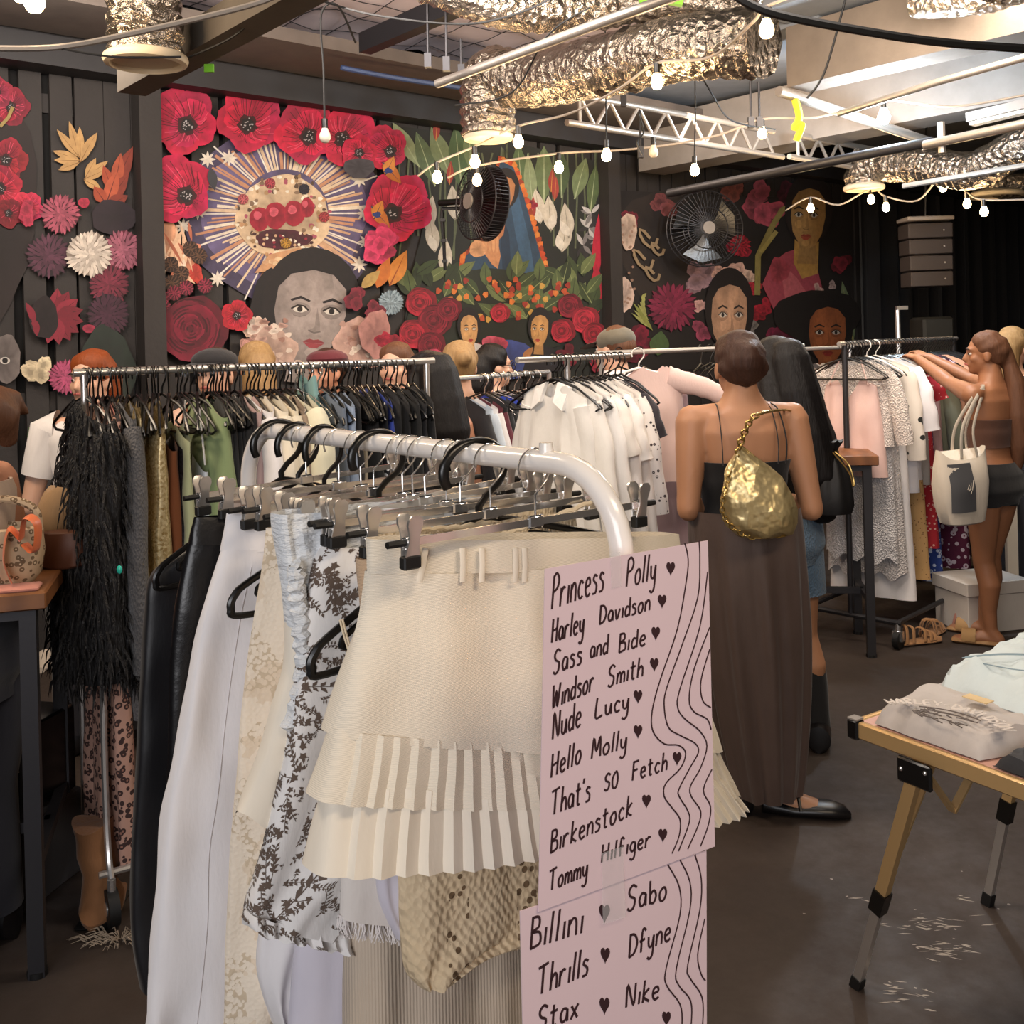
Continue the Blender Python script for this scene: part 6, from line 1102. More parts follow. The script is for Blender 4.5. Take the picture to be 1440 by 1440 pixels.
for i, p in enumerate(pts[:-1]):
    d = (pts[i + 1] - p); y = d.normalized(); x = (V((0, -1, 0)) if i % 2 else bx); x = (x - y * x.dot(y)); x = x.normalized() if x.length > .01 else by; m.tube([p + d * .5 + y * (d.length * .65 * math.cos(a)) + x * (.007 * math.sin(a)) for a in [2 * PI * k / 10 for k in range(10)]], .0026, 5, closed=True)
m.build('trim_chain', chain, gb)
# --- person with long dark hair and denim shorts
g2 = Fig('person with very long black hair, denim shorts and black boots beside the brown skirted one', 1.025, 3.98, 1.585, .55, tanskin)
g2.torso(); g2.head(True); g2.arm(-1, g2.p(.62, -.15, .0), g2.p(.63, -.05, .13), None, UP, .8); g2.arm(1, g2.p(.615, .145, -.01), g2.p(.60, .08, .13), None, UP, .8)
k1 = g2.leg(-1, g2.p(0, -.055, .04), (-.3, 1, 0)); k2 = g2.leg(1, g2.p(0, .075, -.035), (-.35, -.2, 0) if False else (.25, .9, 0)); g2.done(); g2.eyes()
g2.hairmass(skull(1.07) + [([(0, -.05, .02), (0, -.068, -.06), (.01, -.085, -.16), (.03, -.10, -.26), (.05, -.10, -.34)], [.052, .062, .068, .066, .04]), ([(.04, -.03, -.0), (.055, -.05, -.08), (.075, -.07, -.18), (.09, -.085, -.30)], [.026, .036, .045, .03]), ([(-.04, -.02, 0), (-.055, -.05, -.1), (-.05, -.08, -.2), (-.03, -.09, -.3)], [.026, .036, .045, .03])], blackh)
stp = NT('striped_knit'); stp.col(stp.ramp(stp.wave(14, 'Z'), [(.5, lin('#d9d2c8')), (.62, lin('#7a7470'))])); stp = stp.set(.85)
g2.shell('striped_top', .585, .80, stp, .013, wav=.004, wx=1.04)
g2.shell('shorts_seat', .455, .595, denim, .014, wav=.003)
for q, L in ((-1, k1), (1, k2)):
    g2.legshell('shorts_leg', L[0], L[1], 0, .52, denim, .100, .098, q)
    hp, kn, an, f0, t = L; m = MB(); kk = kn.lerp(an, .30); m.tube([kk + UP * .01, kk, kn.lerp(an, .55), kn.lerp(an, .85), an - UP * .03], [.066, .066, .062, .052, .05], 20, cap=False); b = m.build('boot', blackt, g2.root)
    m = MB(); sd = UP.cross(t); R = []
    for d, w_, z in ((-.085, .02, .05), (-.078, .046, .10), (0, .05, .12), (.05, .046, .09), (.12, .042, .055), (.17, .034, .045), (.2, .012, .03)): R.append([f0 + t * d + sd * (w_ * math.cos(a)) + UP * (z * .5 + z * .5 * math.sin(a)) for a in [2 * PI * k / 16 for k in range(16)]])
    m.loft(R); m.box(f0 - t * .02 + UP * .012, (.06, .06, .024), (t, sd, UP)); m.build('boot_foot', shoe, b)
# black drawstring bag with a gold cord
c = P(1168, 672, 3.84); db = thing('drawstring_bag', 'black velvet drawstring bag with gold cord hanging before the bar table', 'bag', c - UP * .14)
velvet = plain('black_velvet', '#08070a', .6, 0, 30, .2); m = MB(); R = []
for z, rr in ((-.135, .04), (-.13, .075), (-.10, .085), (-.05, .082), (0, .07), (.05, .052), (.085, .034), (.10, .026), (.115, .034), (.13, .046), (.14, .05)): R.append([c + UP * (z + .006 * math.sin(a * 9) * (z > .1)) + V((rr * math.cos(a), rr * .8 * math.sin(a), 0)) * (1 + .10 * math.sin(a * 8) * (.3 + .7 * (z > -.05))) for a in [2 * PI * k / 48 for k in range(48)]])
m.loft(R); m.build('bag_body', velvet, db)
m = MB(); m.tube([c + UP * .1 + V((.03 * math.cos(a), .026 * math.sin(a), 0)) for a in [2 * PI * k / 16 for k in range(16)]], .004, 6, closed=True); m.tube(spl([c + UP * .1 + V((.01, -.03, 0)), c + V((.045, -.07, .06)), c + V((.06, -.08, 0)), c + V((.055, -.085, -.02)), c + V((.045, -.075, .03)), c + V((.0, -.035, .1))], 6), .003, 6); m.build('gold_cord', chain, db)
m = MB(); m.tube(spl([c + UP * .12 + V((-.02, 0, 0)), c + V((-.10, .0, .22)), g2.p(.825, .085, -.02)], 8), .006, 6); m.build('shoulder_strap', velvet, db)
# --- ponytailed woman with a canvas tote at the far rack
g3 = Fig('person with long brown ponytail and black shorts reaching into the black based rack', 2.43, 5.22, 1.585, .62, brownskin, headyaw=1.15)
g3.torso(); g3.head(True); ha = P(1290, 504, 5.62); hb = P(1306, 502, 5.80)
g3.arm(-1, P(1338, 540, 5.33), ha, (ha - P(1330, 520, 5.36)), UP, .9); g3.arm(1, P(1368, 534, 5.62), hb, (hb - P(1355, 525, 5.62)), UP, .9)
q1 = g3.leg(-1, g3.p(0, -.03, .0), (-.8, .45, 0)); q2 = g3.leg(1, g3.p(0, .055, .07), (-.7, .6, 0)); g3.done(); g3.eyes()
g3.hairmass(skull(1.02) + [([(0, -.055, .0), (0, -.066, -.03)], [.026, .024]), ([(0, -.066, -.03), (.0, -.085, -.10), (.0, -.088, -.2), (.005, -.09, -.3), (.0, -.085, -.37)], [.022, .032, .040, .034, .012])], lbrown)
g3.shell('halter_top', .635, .725, fab('brown_jersey', '#5b3a2b', None, .3), .010, wav=.002)
g3.shell('shorts_seat', .455, .585, blackt, .012)
for q, L in ((-1, q1), (1, q2)):
    g3.legshell('shorts_leg', L[0], L[1], 0, .16, blackt, .094, .09, q); hp, kn, an, f0, t = L; sd = UP.cross(t)
    m = MB(); m.box(f0 + t * .062 + UP * .014, (.25, .088, .026), (t, sd, UP), bev=.012); sl = m.build('slide_sole', plain('tan_suede_%d' % q, '#96714a', .8), g3.root)
    m = MB(); R = [[f0 + t * d + sd * (.047 * math.cos(a)) + UP * (.02 + .05 * math.sin(a)) for a in [PI * k / 10 for k in range(11)]] for d in (.07, .10, .135)]; m.loft(R, False, False); m.loft([[p + UP * .006 for p in r] for r in R], False, False); m.build('slide_strap', plain('tan_strap_%d' % q, '#a07c50', .8), sl)
c = P(1352, 678, 4.98); tb = thing('tote_bag', 'cream canvas tote with a dark grey printed panel on the ponytailed person', 'bag', c - UP * .2); canvas = fab('natural_canvas', '#d5cabb', '#c6baa9', .4)
tx = V((.88, .47, 0)).normalized(); ty = V((-.47, .88, 0)).normalized(); m = MB(); R = []
for z, w_, d, dx in ((-.20, .10, .05, .0), (-.19, .12, .065, .0), (-.10, .15, .075, -.005), (0, .165, .07, -.008), (.08, .168, .055, -.004), (.14, .168, .03, .0)): R.append([c + UP * (z + .028 * math.cos(2 * a) * (z > .1)) + tx * (w_ * math.copysign(abs(math.cos(a)) ** .6, math.cos(a)) + dx) + ty * (d * math.copysign(abs(math.sin(a)) ** .7, math.sin(a)) + .006 * noise.noise(V((a * 2, z * 14, 3)))) for a in [2 * PI * k / 40 for k in range(40)]])
m.loft(R); m.build('bag_body', canvas, tb)
for q in (-1, 1):
    m = MB(); top = g3.p(.832, -.075, -.02); m.tube(spl([c + UP * .12 - tx * .03 + ty * .028 * q, c + UP * .28 + ty * .02 * q, top + ty * .006 * q, c + UP * .26 + tx * .07 + ty * .02 * q, c + UP * .12 + tx * .085 + ty * .028 * q], 6), [(.011, .0025)] * 25, 6, flat=tx); m.build('strap', canvas, tb)
pan = plain('charcoal_print', '#4a4a4d', .8); m = MB(); R = []
for k in range(7):
    z = lerp(.10, -.13, k / 6); row = []
    for j in range(7):
        x = lerp(-.145, .0, j / 6) - .012 * (1 - k / 6) * 0; yy = .078 + .004; w_ = .165; d = lerp(.045, .075, min(1, k / 3)); yb = d * max(.05, 1 - abs(x / w_) ** 3.33) ** .35; row.append(c + UP * z + tx * x - ty * (yb + .006))
    R.append(row)
m.loft(R, False, False); pn = m.build('printed_panel', pan, tb)
m = MB(); B_ = lambda x, z: c + UP * z + tx * x - ty * (.075 * max(.05, 1 - abs(x / .165) ** 3.33) ** .35 + .009)
for pts in (((-.06, -.02), (-.05, .0), (-.042, -.015), (-.05, -.03), (-.06, -.02)), ((-.036, .01), (-.03, -.03), (-.02, .02)), ((-.034, -.03), (-.04, -.045))): m.tube([B_(*p) for p in pts], .0016, 5)
m.build('script_print', canvas, pn)
# --- others behind the racks
PANTS = fab('dark_trouser_cloth', '#23222a')
def bust(label, u, v, Y, h, yaw, skin, hair, parts, top, arms=None, headyaw=None, face=True, lo=.45, build=1, wav=.004, topname='shirt', nod=0, z1=.832):
    p = P(u, v, Y); f = Fig(label, p.x, p.y, h, yaw, skin, build=build, headyaw=headyaw); f.torso(); f.head(face, nod)
    for q in (-1, 1):
        if arms: f.arm(q, f.p(*arms[0][:1], arms[0][1] * q, arms[0][2]), f.p(*arms[1][:1], arms[1][1] * q, arms[1][2]), None, UP, .7)
        else: f.arm(q, f.p(.62, .15 * q, -.01), f.p(.55, .12 * q, .12), None, UP, .6)
        f.leg(q, f.p(0, .055 * q, 0), f.f)
    f.done(.009)
    if face: f.eyes()
    if hair: f.hairmass(parts, hair, .009)
    if top:
        f.shell(topname, lo, z1, top, .02, wav=wav)
        if topname in ('shirt', 'tee'):
            for q in (-1, 1):
                sh = f.p(.808, .10 * q * build); e = f.p(.62, .15 * q, -.01); m = MB(); m.tube([sh - f.r * .03 * q, sh, sh.lerp(e, .45), sh.lerp(e, .8 if topname == 'shirt' else .6)], [.052 * h, .05 * h, .043 * h, .04 * h], 18, cap=False); m.build('sleeve', top, f.root)
    f.shell('trousers_seat', .44, .585, PANTS, .024)
    for q in (-1, 1): a = f.p(.5, .055 * q * build); m = MB(); m.tube([a, f.p(.44, .055 * q), f.p(.27, .055 * q, .012), f.p(.05, .055 * q)], [.125, .122, .092, .085], 18, cap=False); m.build('trouser_leg', PANTS, f.root); t_ = f.f; c = f.p(0, .055 * q); m = MB(); m.loft([[c + t_ * d + f.r * (w_ * math.cos(a)) + UP * (z * .5 + z * .5 * math.sin(a)) for a in [2 * PI * k / 14 for k in range(14)]] for d, w_, z in ((-.08, .02, .06), (-.07, .045, .1), (.0, .055, .11), (.08, .052, .08), (.17, .05, .07), (.215, .02, .03))]); m.build('shoe', shoe, f.root)
    return f
capm = fab('camo_cap_cloth', '#6d6658', '#4a463c', .3); dshirt = spots('dark_floral_shirt', '#241d20', '#6a5a52', '#241d20', 22, .4)
b = bust('person in a camouflage cap and dark shirt with white collar behind the white tops', 868, 520, 5.25, 1.66, .9, paleskin, lbrown, skull(1.0)[:2], dshirt, face=True, nod=.15)
m = MB(); Q = b.Q; m.ball(Q(0, -.006, .026), (.055 * b.h, .064 * b.h, .044 * b.h), 18, ax=b.ax); m.tube([Q(0, .04, .022), Q(0, .075, .014), Q(0, .11, .0)], [(.004, .075), (.004, .075), (.003, .045)], 12, flat=UP); m.build('cap', capm, b.root)
m = MB(); R = [[b.p(z) + b.r * (w_ * math.cos(a)) + b.f * (w_ * math.sin(a)) for a in [2 * PI * k / 24 for k in range(24)]] for z, w_ in ((.835, .105), (.86, .072), (.868, .066))]; m.loft(R, cap=False); m.build('collar', white_c, b.root)
b = bust('person with black hair and glasses behind the low rail of dark jackets', 690, 520, 5.3, 1.58, -1.15, paleskin, blackh, skull(1.06) + [([(0, -.05, .0), (0, -.06, -.07), (0, -.06, -.12)], [.05, .055, .04])], fab('grey_marl_top', '#6a6462'), face=True)
m = MB(); Q = b.Q
for q in (-1, 1): m.tube([Q(.02 * q + .014 * math.cos(a), .062, -.003 + .012 * math.sin(a)) for a in [2 * PI * k / 14 for k in range(14)]], .0022, 5, closed=True); m.tube([Q(.034 * q, .06, 0), Q(.05 * q, .0, .002)], .002, 5)
m.build('glasses', black_pl, b.root)
b = bust('person with long straight black hair and bare shoulder beside the silver rack post', 604, 560, 4.25, 1.56, .75, rosy, blackh, skull(1.07) + [([(0, -.05, .02), (0, -.066, -.06), (.0, -.08, -.14), (.0, -.085, -.22)], [.054, .062, .066, .045]), ([(.04, -.02, 0), (.055, -.04, -.08), (.05, -.06, -.17)], [.028, .036, .03]), ([(-.04, -.01, 0), (-.055, -.02, -.08), (-.055, -.03, -.17)], [.026, .03, .026])], blackt, topname='tank_top', z1=.73)
m = MB(); m.tube(spl([b.p(.73, .07, -.065), b.p(.80, .075, -.045), b.p(.828, .07, -.005), b.p(.78, .07, .05)], 5), .0035, 6); m.build('strap', blackt, b.root)
b = bust('person with sandy hair in a bun and charcoal shirt beyond the long black hair', 648, 560, 4.75, 1.60, .2, paleskin, blond, skull(1.04) + [([(0, -.07, .02), (.004, -.074, .024)], [.024, .024])], fab('charcoal_linen', '#4a4643', '#413d3a', .5), face=False)
b = bust('person with short ginger hair and white tee behind the fur coat', 128, 545, 4.15, 1.60, .15, paleskin, ginger, skull(1.08) + [([(0, -.05, 0), (0, -.055, -.04)], [.046, .04])], fab('white_tee_cloth', '#e4dedb'), face=True, topname='tee', headyaw=2.9)
capk = fab('black_cap_cloth', '#18161a')
b = bust('person in a flat black cap behind the green cardigan', 306, 540, 4.5, 1.60, 2.9, paleskin, dbrown, skull(1.0)[:2], fab('orange_patterned_shirt', '#d88a5c', '#e8d6c8', .4))
m = MB(); Q = b.Q; m.ball(Q(0, 0, .034), (.062 * b.h, .07 * b.h, .036 * b.h), 18, ax=b.ax); m.tube([Q(0, .05, .03), Q(0, .08, .026), Q(0, .10, .02)], [(.003, .07), (.003, .07), (.003, .05)], 10, flat=UP); m.build('cap', capk, b.root)
b = bust('person with blond hair behind the cream jackets', 362, 540, 4.9, 1.62, .4, paleskin, blond, skull(1.06) + [([(0, -.05, 0), (0, -.06, -.08), (0, -.06, -.13)], [.05, .05, .035])], fab('ivory_shirt', '#d9d0c6'), face=False)
b = bust('person with a maroon beret behind the teal top', 462, 545, 5.0, 1.58, 2.6, rosy, dbrown, skull(1.02), fab('navy_shirt', '#20222e'))
m = MB(); m.ball(b.Q(0, -.01, .04), (.064 * b.h, .066 * b.h, .03 * b.h), 16, ax=b.ax); m.build('beret', fab('maroon_felt', '#5a1420'), b.root)
b = bust('person with brown hair behind the black tops at the silver post', 560, 545, 5.0, 1.60, 2.8, paleskin, lbrown, skull(1.06), fab('dark_green_shirt', '#2a3029'))
b = bust('person with fair hair at the edge past the ponytailed one, in profile', 1424, 540, 5.9, 1.60, -1.0, paleskin, blond, skull(1.05) + [([(0, -.045, 0), (0, -.055, -.08), (0, -.055, -.15)], [.048, .046, .03])], fab('dark_vest', '#2a2624'), topname='vest')
b = bust('person with untidy brown hair and beige top behind the wooden bar table', -62, 590, 2.75, 1.56, 1.4, rosy, lbrown, skull(1.1) + [([(.02, -.05, .0), (.05, -.06, -.02), (.06, -.065, -.05)], [.045, .04, .02]), ([(.03, -.05, .02), (.075, -.07, .015), (.095, -.08, -.01)], [.03, .018, .006])], fab('beige_knit', '#c2a994', None, .5), topname='tank_top', z1=.81, face=True)
# ================================================================ TABLES AND THINGS ON THEM
def wood(name, a, b):
    t = NT(name); w_ = t.wave(3.2, 'X', 7); n_ = t.noise(14, 4, .6, stretch=(.15, 1, 1)); t.col(t.mix(t.math('MULTIPLY', t.math('ADD', w_, n_), .5), lin(a), lin(b))); t.bump(n_, .12, .005); return t.set(.4)
walnut = wood('oiled_hardwood', '#8a5a36', '#5c3820')
def bar_table(name, corner, ax, ay, L, W, z, label, th=.045):
    """corner = visible top corner; the table runs from it along ax (length) and ay (width)."""
    c = V(corner); root = thing(name, label, 'table', V((c.x, c.y, 0)) + ax * L / 2 + ay * W / 2); x, y = ax, ay
    m = MB(); m.box(V((c.x, c.y, z - th / 2)) + x * L / 2 + y * W / 2, (L, W, th), (x, y, UP), bev=.004); m.build('tabletop', walnut, root)
    for a in (.05, L - .05):
        for b in (.05, W - .05):
            p = V((c.x, c.y, 0)) + x * a + y * b; m = MB(); m.box(p + UP * (z - th) / 2, (.04, .04, z - th), (x, y, UP)); g_ = m.build('leg', dark_steel, root); m = MB(); m.tube([p, p + UP * .015], .026, 12); m.build('foot_pad', black_rub, g_)
    m = MB()
    for a in (.05, L - .05): m.box(V((c.x, c.y, .28)) + x * a + y * W / 2, (.03, W - .1, .03), (x, y, UP))
    m.box(V((c.x, c.y, .28)) + x * L / 2 + y * W / 2, (L - .1, .03, .03), (x, y, UP)); m.build('footrest', dark_steel, root)
    m = MB()
    for b in (.05, W - .05): m.box(V((c.x, c.y, z - th - .015)) + x * L / 2 + y * b, (L - .1, .03, .03), (x, y, UP))
    m.build('apron', dark_steel, root); return root
tx = V((-.96, -.28, 0)).normalized(); ty = V((-.28, .96, 0)).normalized(); TZ = 1.0
tc = P(64, 812, 2.62); bar_table('bar_table', tc, tx, ty, 1.3, .62, TZ, 'tall wooden bar table with grey steel legs beside the fur coat')
# basket with orange ribbon
c = V((tc.x, tc.y, TZ)) + tx * .12 + ty * .14; bk = thing('basket_bag', 'small woven basket bag with an orange ribbon on the near wooden bar table', 'bag', c); wick = spots('woven_straw', '#b39a7c', '#6d573f', '#c9b394', 60, .4)
m = MB(); m.loft([[c + V((r_ * math.cos(a), r_ * .7 * math.sin(a), z)) for a in [2 * PI * k / 32 for k in range(32)]] for z, r_ in ((.0, .07), (.03, .095), (.09, .105), (.15, .1), (.155, .09), (.02, .06))]); m.build('basket_body', wick, bk)
m = MB(); m.tube(spl([c + V((-.09, 0, .14)), c + V((-.08, 0, .2)), c + V((.0, 0, .225)), c + V((.08, 0, .2)), c + V((.095, 0, .14))], 6), .011, 8); m.build('handle', wick, bk)
orr = fab('orange_satin', '#d9703c', '#c85f2e', .3, rough=.4); m = MB(); m.tube(spl([c + V((.08, -.07, .13)), c + V((.10, -.085, .19)), c + V((.13, -.085, .17)), c + V((.12, -.08, .10)), c + V((.09, -.075, .12))], 6), [(.016, .002)] * 25, 6, flat=V((0, -1, 0))); m.tube(spl([c + V((.08, -.07, .13)), c + V((.055, -.085, .16)), c + V((.04, -.085, .08)), c + V((.06, -.085, .02))], 6), [(.016, .002)] * 19, 6, flat=V((0, -1, 0))); m.build('ribbon_bow', orr, bk)
c2 = V((tc.x, tc.y, TZ)) + tx * .12 + ty * .05; m = MB(); m.box(c2 + UP * .006, (.2, .07, .012), (tx, ty, UP), bev=.004); tag(m.build('clutch_purse', fab('salmon_leather', '#cf8a78')), 'flat salmon pink purse lying at the front edge of the bar table', 'purse')
c3 = V((tc.x, tc.y, TZ)) + tx * .02 + ty * .42; m = MB(); m.loft([[c3 + V((r_ * math.cos(a) + dx, r_ * .6 * math.sin(a), z + .008 * math.sin(a * 3))) for a in [2 * PI * k / 28 for k in range(28)]] for z, r_, dx in ((0, .05, 0), (.01, .075, 0), (.08, .09, .0), (.15, .08, .01), (.2, .06, .015), (.21, .05, .015))]); tag(m.build('suede_bag', fab('tan_suede', '#a3825c', '#8d6e4a', .6)), 'tan slouchy bag at the back of the near bar table', 'bag')
c3 = V((tc.x, tc.y, TZ)) + tx * .0 + ty * .30; m = MB(); m.loft([[c3 + V((r_ * math.cos(a) + dx, r_ * .5 * math.sin(a), z)) for a in [2 * PI * k / 28 for k in range(28)]] for z, r_, dx in ((0, .055, 0), (.008, .07, 0), (.07, .075, .0), (.1, .06, .0), (.105, .04, 0))]); tag(m.build('leather_pouch', plain('brown_leather', '#5b3524', .5)), 'brown leather pouch between the basket and the fur coat', 'pouch')
c3 = V((tc.x, tc.y, TZ)) + tx * .12 + ty * .5; 
# under the table: dark box with an outlined 2, and a sneaker pair
c = P(8, 1015, 2.95); bxm = MB(); bx_ = thing('cardboard_box', 'dark box with an outlined numeral two under the near bar table', 'box', V((c.x - .12, c.y + .1, 0))); a1 = V((.97, -.24, 0)).normalized(); a2 = V((.24, .97, 0)).normalized()
cc = V((P(28, 1000, 2.95).x, P(28, 1000, 2.95).y, 0)) - a1 * .17 + a2 * .12; bxm.box(cc + UP * .39, (.34, .24, .26), (a1, a2, UP), bev=.006); bxm.build('box_body', black_pl, bx_)
m = MB(); st_, w_ = text_strokes('2')
for s_ in st_:
    for off in (-.007, .007):
        q = spl([V((a, b, 0)) for a, b in s_], 5); m.tube([cc - a2 * .121 + a1 * (.115 + p.x * .075 + off) + UP * (.40 + p.y * .085 + off * .6) for p in q], .0018, 5)
m.build('numeral_two', beamw, bx_)
m = MB(); m.box(cc + UP * .13, (.36, .26, .26), (a1, a2, UP), bev=.006); tag(m.build('cardboard_box', fab('brown_card', '#3c3430')), 'brown box standing under the box with the numeral', 'box')
c = PZ(22, 1175, 0); sn = thing('sneaker', 'white and black sneaker on the floor under the near bar table', 'shoe', c)
m = MB(); m.loft([[c + a2 * (w * math.cos(a)) + a1 * d + UP * (z * .5 + z * .5 * math.sin(a)) for a in [2 * PI * k / 14 for k in range(14)]] for d, w, z in ((-.13, .02, .06), (-.12, .04, .1), (-.05, .045, .12), (.03, .045, .08), (.1, .04, .055), (.13, .01, .03))]); m.build('upper', fab('sneaker_white', '#d8d6d8'), sn); m = MB(); m.box(c + UP * .012, (.27, .095, .024), (a1, a2, UP), bev=.01); m.build('sole', black_rub, sn)
# items on the floor by the long rack
def crumple(c, r, name, mat, label, cat, seed, sq=.7):
    m = MB(); c = V(c); R = []
    for i in range(11):
        ph = PI * i / 10; R.append([c + V((r[0] * math.sin(ph) * math.cos(a), r[1] * math.sin(ph) * math.sin(a), r[2] - r[2] * math.cos(ph))) * 1.0 for a in [2 * PI * k / 30 for k in range(30)]])
    m.loft(R)
    for i, p in enumerate(m.v): n_ = noise.noise(p * 9 + V((seed, 0, 0))) + .5 * noise.noise(p * 22 + V((0, seed, 0))); q = (p - c); q.z = max(.003, q.z * (1 + .3 * n_)); q.x *= 1 + .28 * n_; q.y *= 1 + .28 * n_; m.v[i] = c + q
    return tag(m.build(name, mat), label, cat)
ls = fab('tan_suede_boot', '#9a6a42', '#7d5230', .6); p = PZ(140, 1290, 0)
bt = thing('suede_boot', 'slouchy tan suede boot on the floor under the leopard dress', 'boot', p); m = MB(); R = []
for z, x, rx, ry in ((.0, 0, .05, .10), (.03, 0, .055, .11), (.06, -.005, .05, .075), (.09, -.01, .045, .06), (.13, .0, .052, .06), (.17, -.012, .056, .062), (.21, -.02, .05, .055), (.26, -.025, .056, .06)): R.append([p + V((x + rx * math.cos(a), .03 + ry * math.sin(a), z + .012 * math.sin(a * 2 + z * 30))) * 1 for a in [2 * PI * k / 24 for k in range(24)]])
m.loft(R, cap=True); m.build('boot_shaft', ls, bt); m = MB(); m.box(p + V((0, .03, .006)), (.09, .2, .012), bev=.005); m.build('boot_sole', black_rub, bt)
p2 = PZ(170, 1322, 0); m = MB(); r_ = random.Random(2)
for i in range(120): a = r_.uniform(0, 6.28); d = r_.uniform(.0, .07); q = p2 + V((d * math.cos(a) * 1.4, d * math.sin(a) * .6, .004)); m.tube([q, q + V((.02 * math.cos(a), .012 * math.sin(a), .012)), q + V((.05 * math.cos(a), .02 * math.sin(a), .003))], [.0015, .0012, .0005], 3)
st(tag(m.build('faux_fur_trim', fab('pale_fuzz', '#a8957f')), 'small pale fuzzy trim lying by the front caster', 'trim'), 'stuff')
for i, (u, v) in enumerate(((105, 930), (62, 925))):
    p = PZ(u, v + 12, 0); t_ = V((.3, -.95, 0)); sd = UP.cross(t_); m = MB(); m.loft([[p + t_ * d + sd * (w * math.cos(a)) + UP * (z * .5 + z * .5 * math.sin(a)) for a in [2 * PI * k / 14 for k in range(14)]] for d, w, z in ((-.12, .02, .05), (-.1, .038, .09), (0, .042, .08), (.08, .042, .05), (.12, .02, .03))]); tag(m.build('sneaker', fab('pale_sneaker_%d' % i, '#cdbfae')), ('pale sneaker just behind the fur coat hem', 'white strappy shoe beyond the bar table leg')[i], 'shoe')
# ---- wooden bar table behind the shoppers
c = P(1236, 643, 5.0); bar_table('bar_table', (c.x, c.y, 0), V((-.985, .17, 0)).normalized(), V((-.17, -.985, 0)).normalized() * -1, .62, .5, 1.0, 'small wooden bar table on steel legs before the black based rack', .05)
# ---- folding camp table
e1 = V((.84, .545, 0)).normalized(); e2 = V((.545, -.84, 0)).normalized(); TC = P(1203, 1012, 2.40); ZT = TC.z; TL, TW = .95, .75
ct = thing('folding_table', 'gold framed folding camp table with folded clothes on top', 'table', V((TC.x, TC.y, 0)) + e1 * .4 + e2 * .4); goldal = plain('champagne_aluminium', '#d0ac78', .38, .5, 60, .03); pinkt = plain('dusty_pink_top', '#c99a8a', .6, 0, 30, .05)
base_ = V((TC.x, TC.y, 0))
def tp(a, b, z): return base_ + e1 * a + e2 * b + UP * z
m = MB(); m.box(tp(TL / 2, TW / 2, ZT - .008), (TL - .02, TW - .02, .012), (e1, e2, UP)); m.build('table_panel', pinkt, ct)
for a0, a1_, b0, b1 in ((0, 0, 0, TW), (TL, TL, 0, TW), (0, TL, 0, 0), (0, TL, TW, TW)):
    m = MB(); L = math.hypot(a1_ - a0, b1 - b0); dd = e2 if a0 == a1_ else e1; nn = e1 if a0 == a1_ else e2; m.box(tp((a0 + a1_) / 2, (b0 + b1) / 2, ZT - .02), (L, .018, .038), (dd, nn, UP), bev=.003); m.build('edge_rail', goldal, ct)
for a in (0, TL):
    for b in (0, TW): m = MB(); m.box(tp(a, b, ZT - .02), (.03, .03, .046), (e1, e2, UP), bev=.004); k = m.build('corner_cap', black_pl, ct); m = MB(); m.box(tp(a, b, ZT + .004), (.026, .026, .004), (e1, e2, UP)); m.build('corner_pad', beamw, k)
def dirbox(m, a, b, w_, d, mi=0, ref=None):
    z = (b - a).normalized(); x = ((ref or e2) - z * (ref or e2).dot(z)).normalized(); y = z.cross(x); m.box((a + b) / 2, (w_, d, (b - a).length), (x, y, z), mi)
legs = [(tp(-.005, .17, ZT - .045), PZ(1204, 1388, 0)), (P(1455, 945, 2.78), PZ(1388, 1272, 0)), (tp(.02, TW - .12, ZT - .045), tp(-.10, TW + .08, 0)), (tp(TL - .05, .2, ZT - .045), tp(TL + .05, .1, 0))]
for i, (a, b) in enumerate(legs):
    k = .56; mid = a.lerp(b, k); m = MB(); dirbox(m, a, mid, .028, .022); lg = m.build('leg', goldal, ct)
    m = MB(); dirbox(m, mid, b + (a - b).normalized() * .02, .022, .018); m.build('leg_extension', steel, lg); m = MB(); dirbox(m, mid + (a - b).normalized() * .012, mid - (a - b).normalized() * .05, .034, .030); m.build('leg_clamp', black_pl, lg); m = MB(); dirbox(m, b + (a - b).normalized() * .035, b, .027, .023); m.build('foot_cap', black_rub, lg)
    m = MB(); m.box(a - UP * .008 - e1 * .034 + e2 * .015, (.012, .085, .055), (e1, e2, UP), bev=.004); br_ = m.build('bracket', black_pl, ct)
    m = MB(); m.ball(a + UP * .004 - e1 * .04 + e2 * .045, .005, 8); m.ball(a - UP * .006 - e1 * .04 - e2 * .015, .005, 8); m.build('rivet', chrome, br_)
a, b = legs[0]; k = a.lerp(b, .52)
for p, q, mt in ((k, tp(.036, .178, ZT - .045), goldal), (tp(.02, .15, ZT - .05), tp(.15, .146, ZT - .2), goldal), (tp(.15, .146, ZT - .2), tp(.2, .2, ZT - .05), goldal)):
    m = MB(); dirbox(m, p, q, .018, .008); m.build('brace', mt, ct)
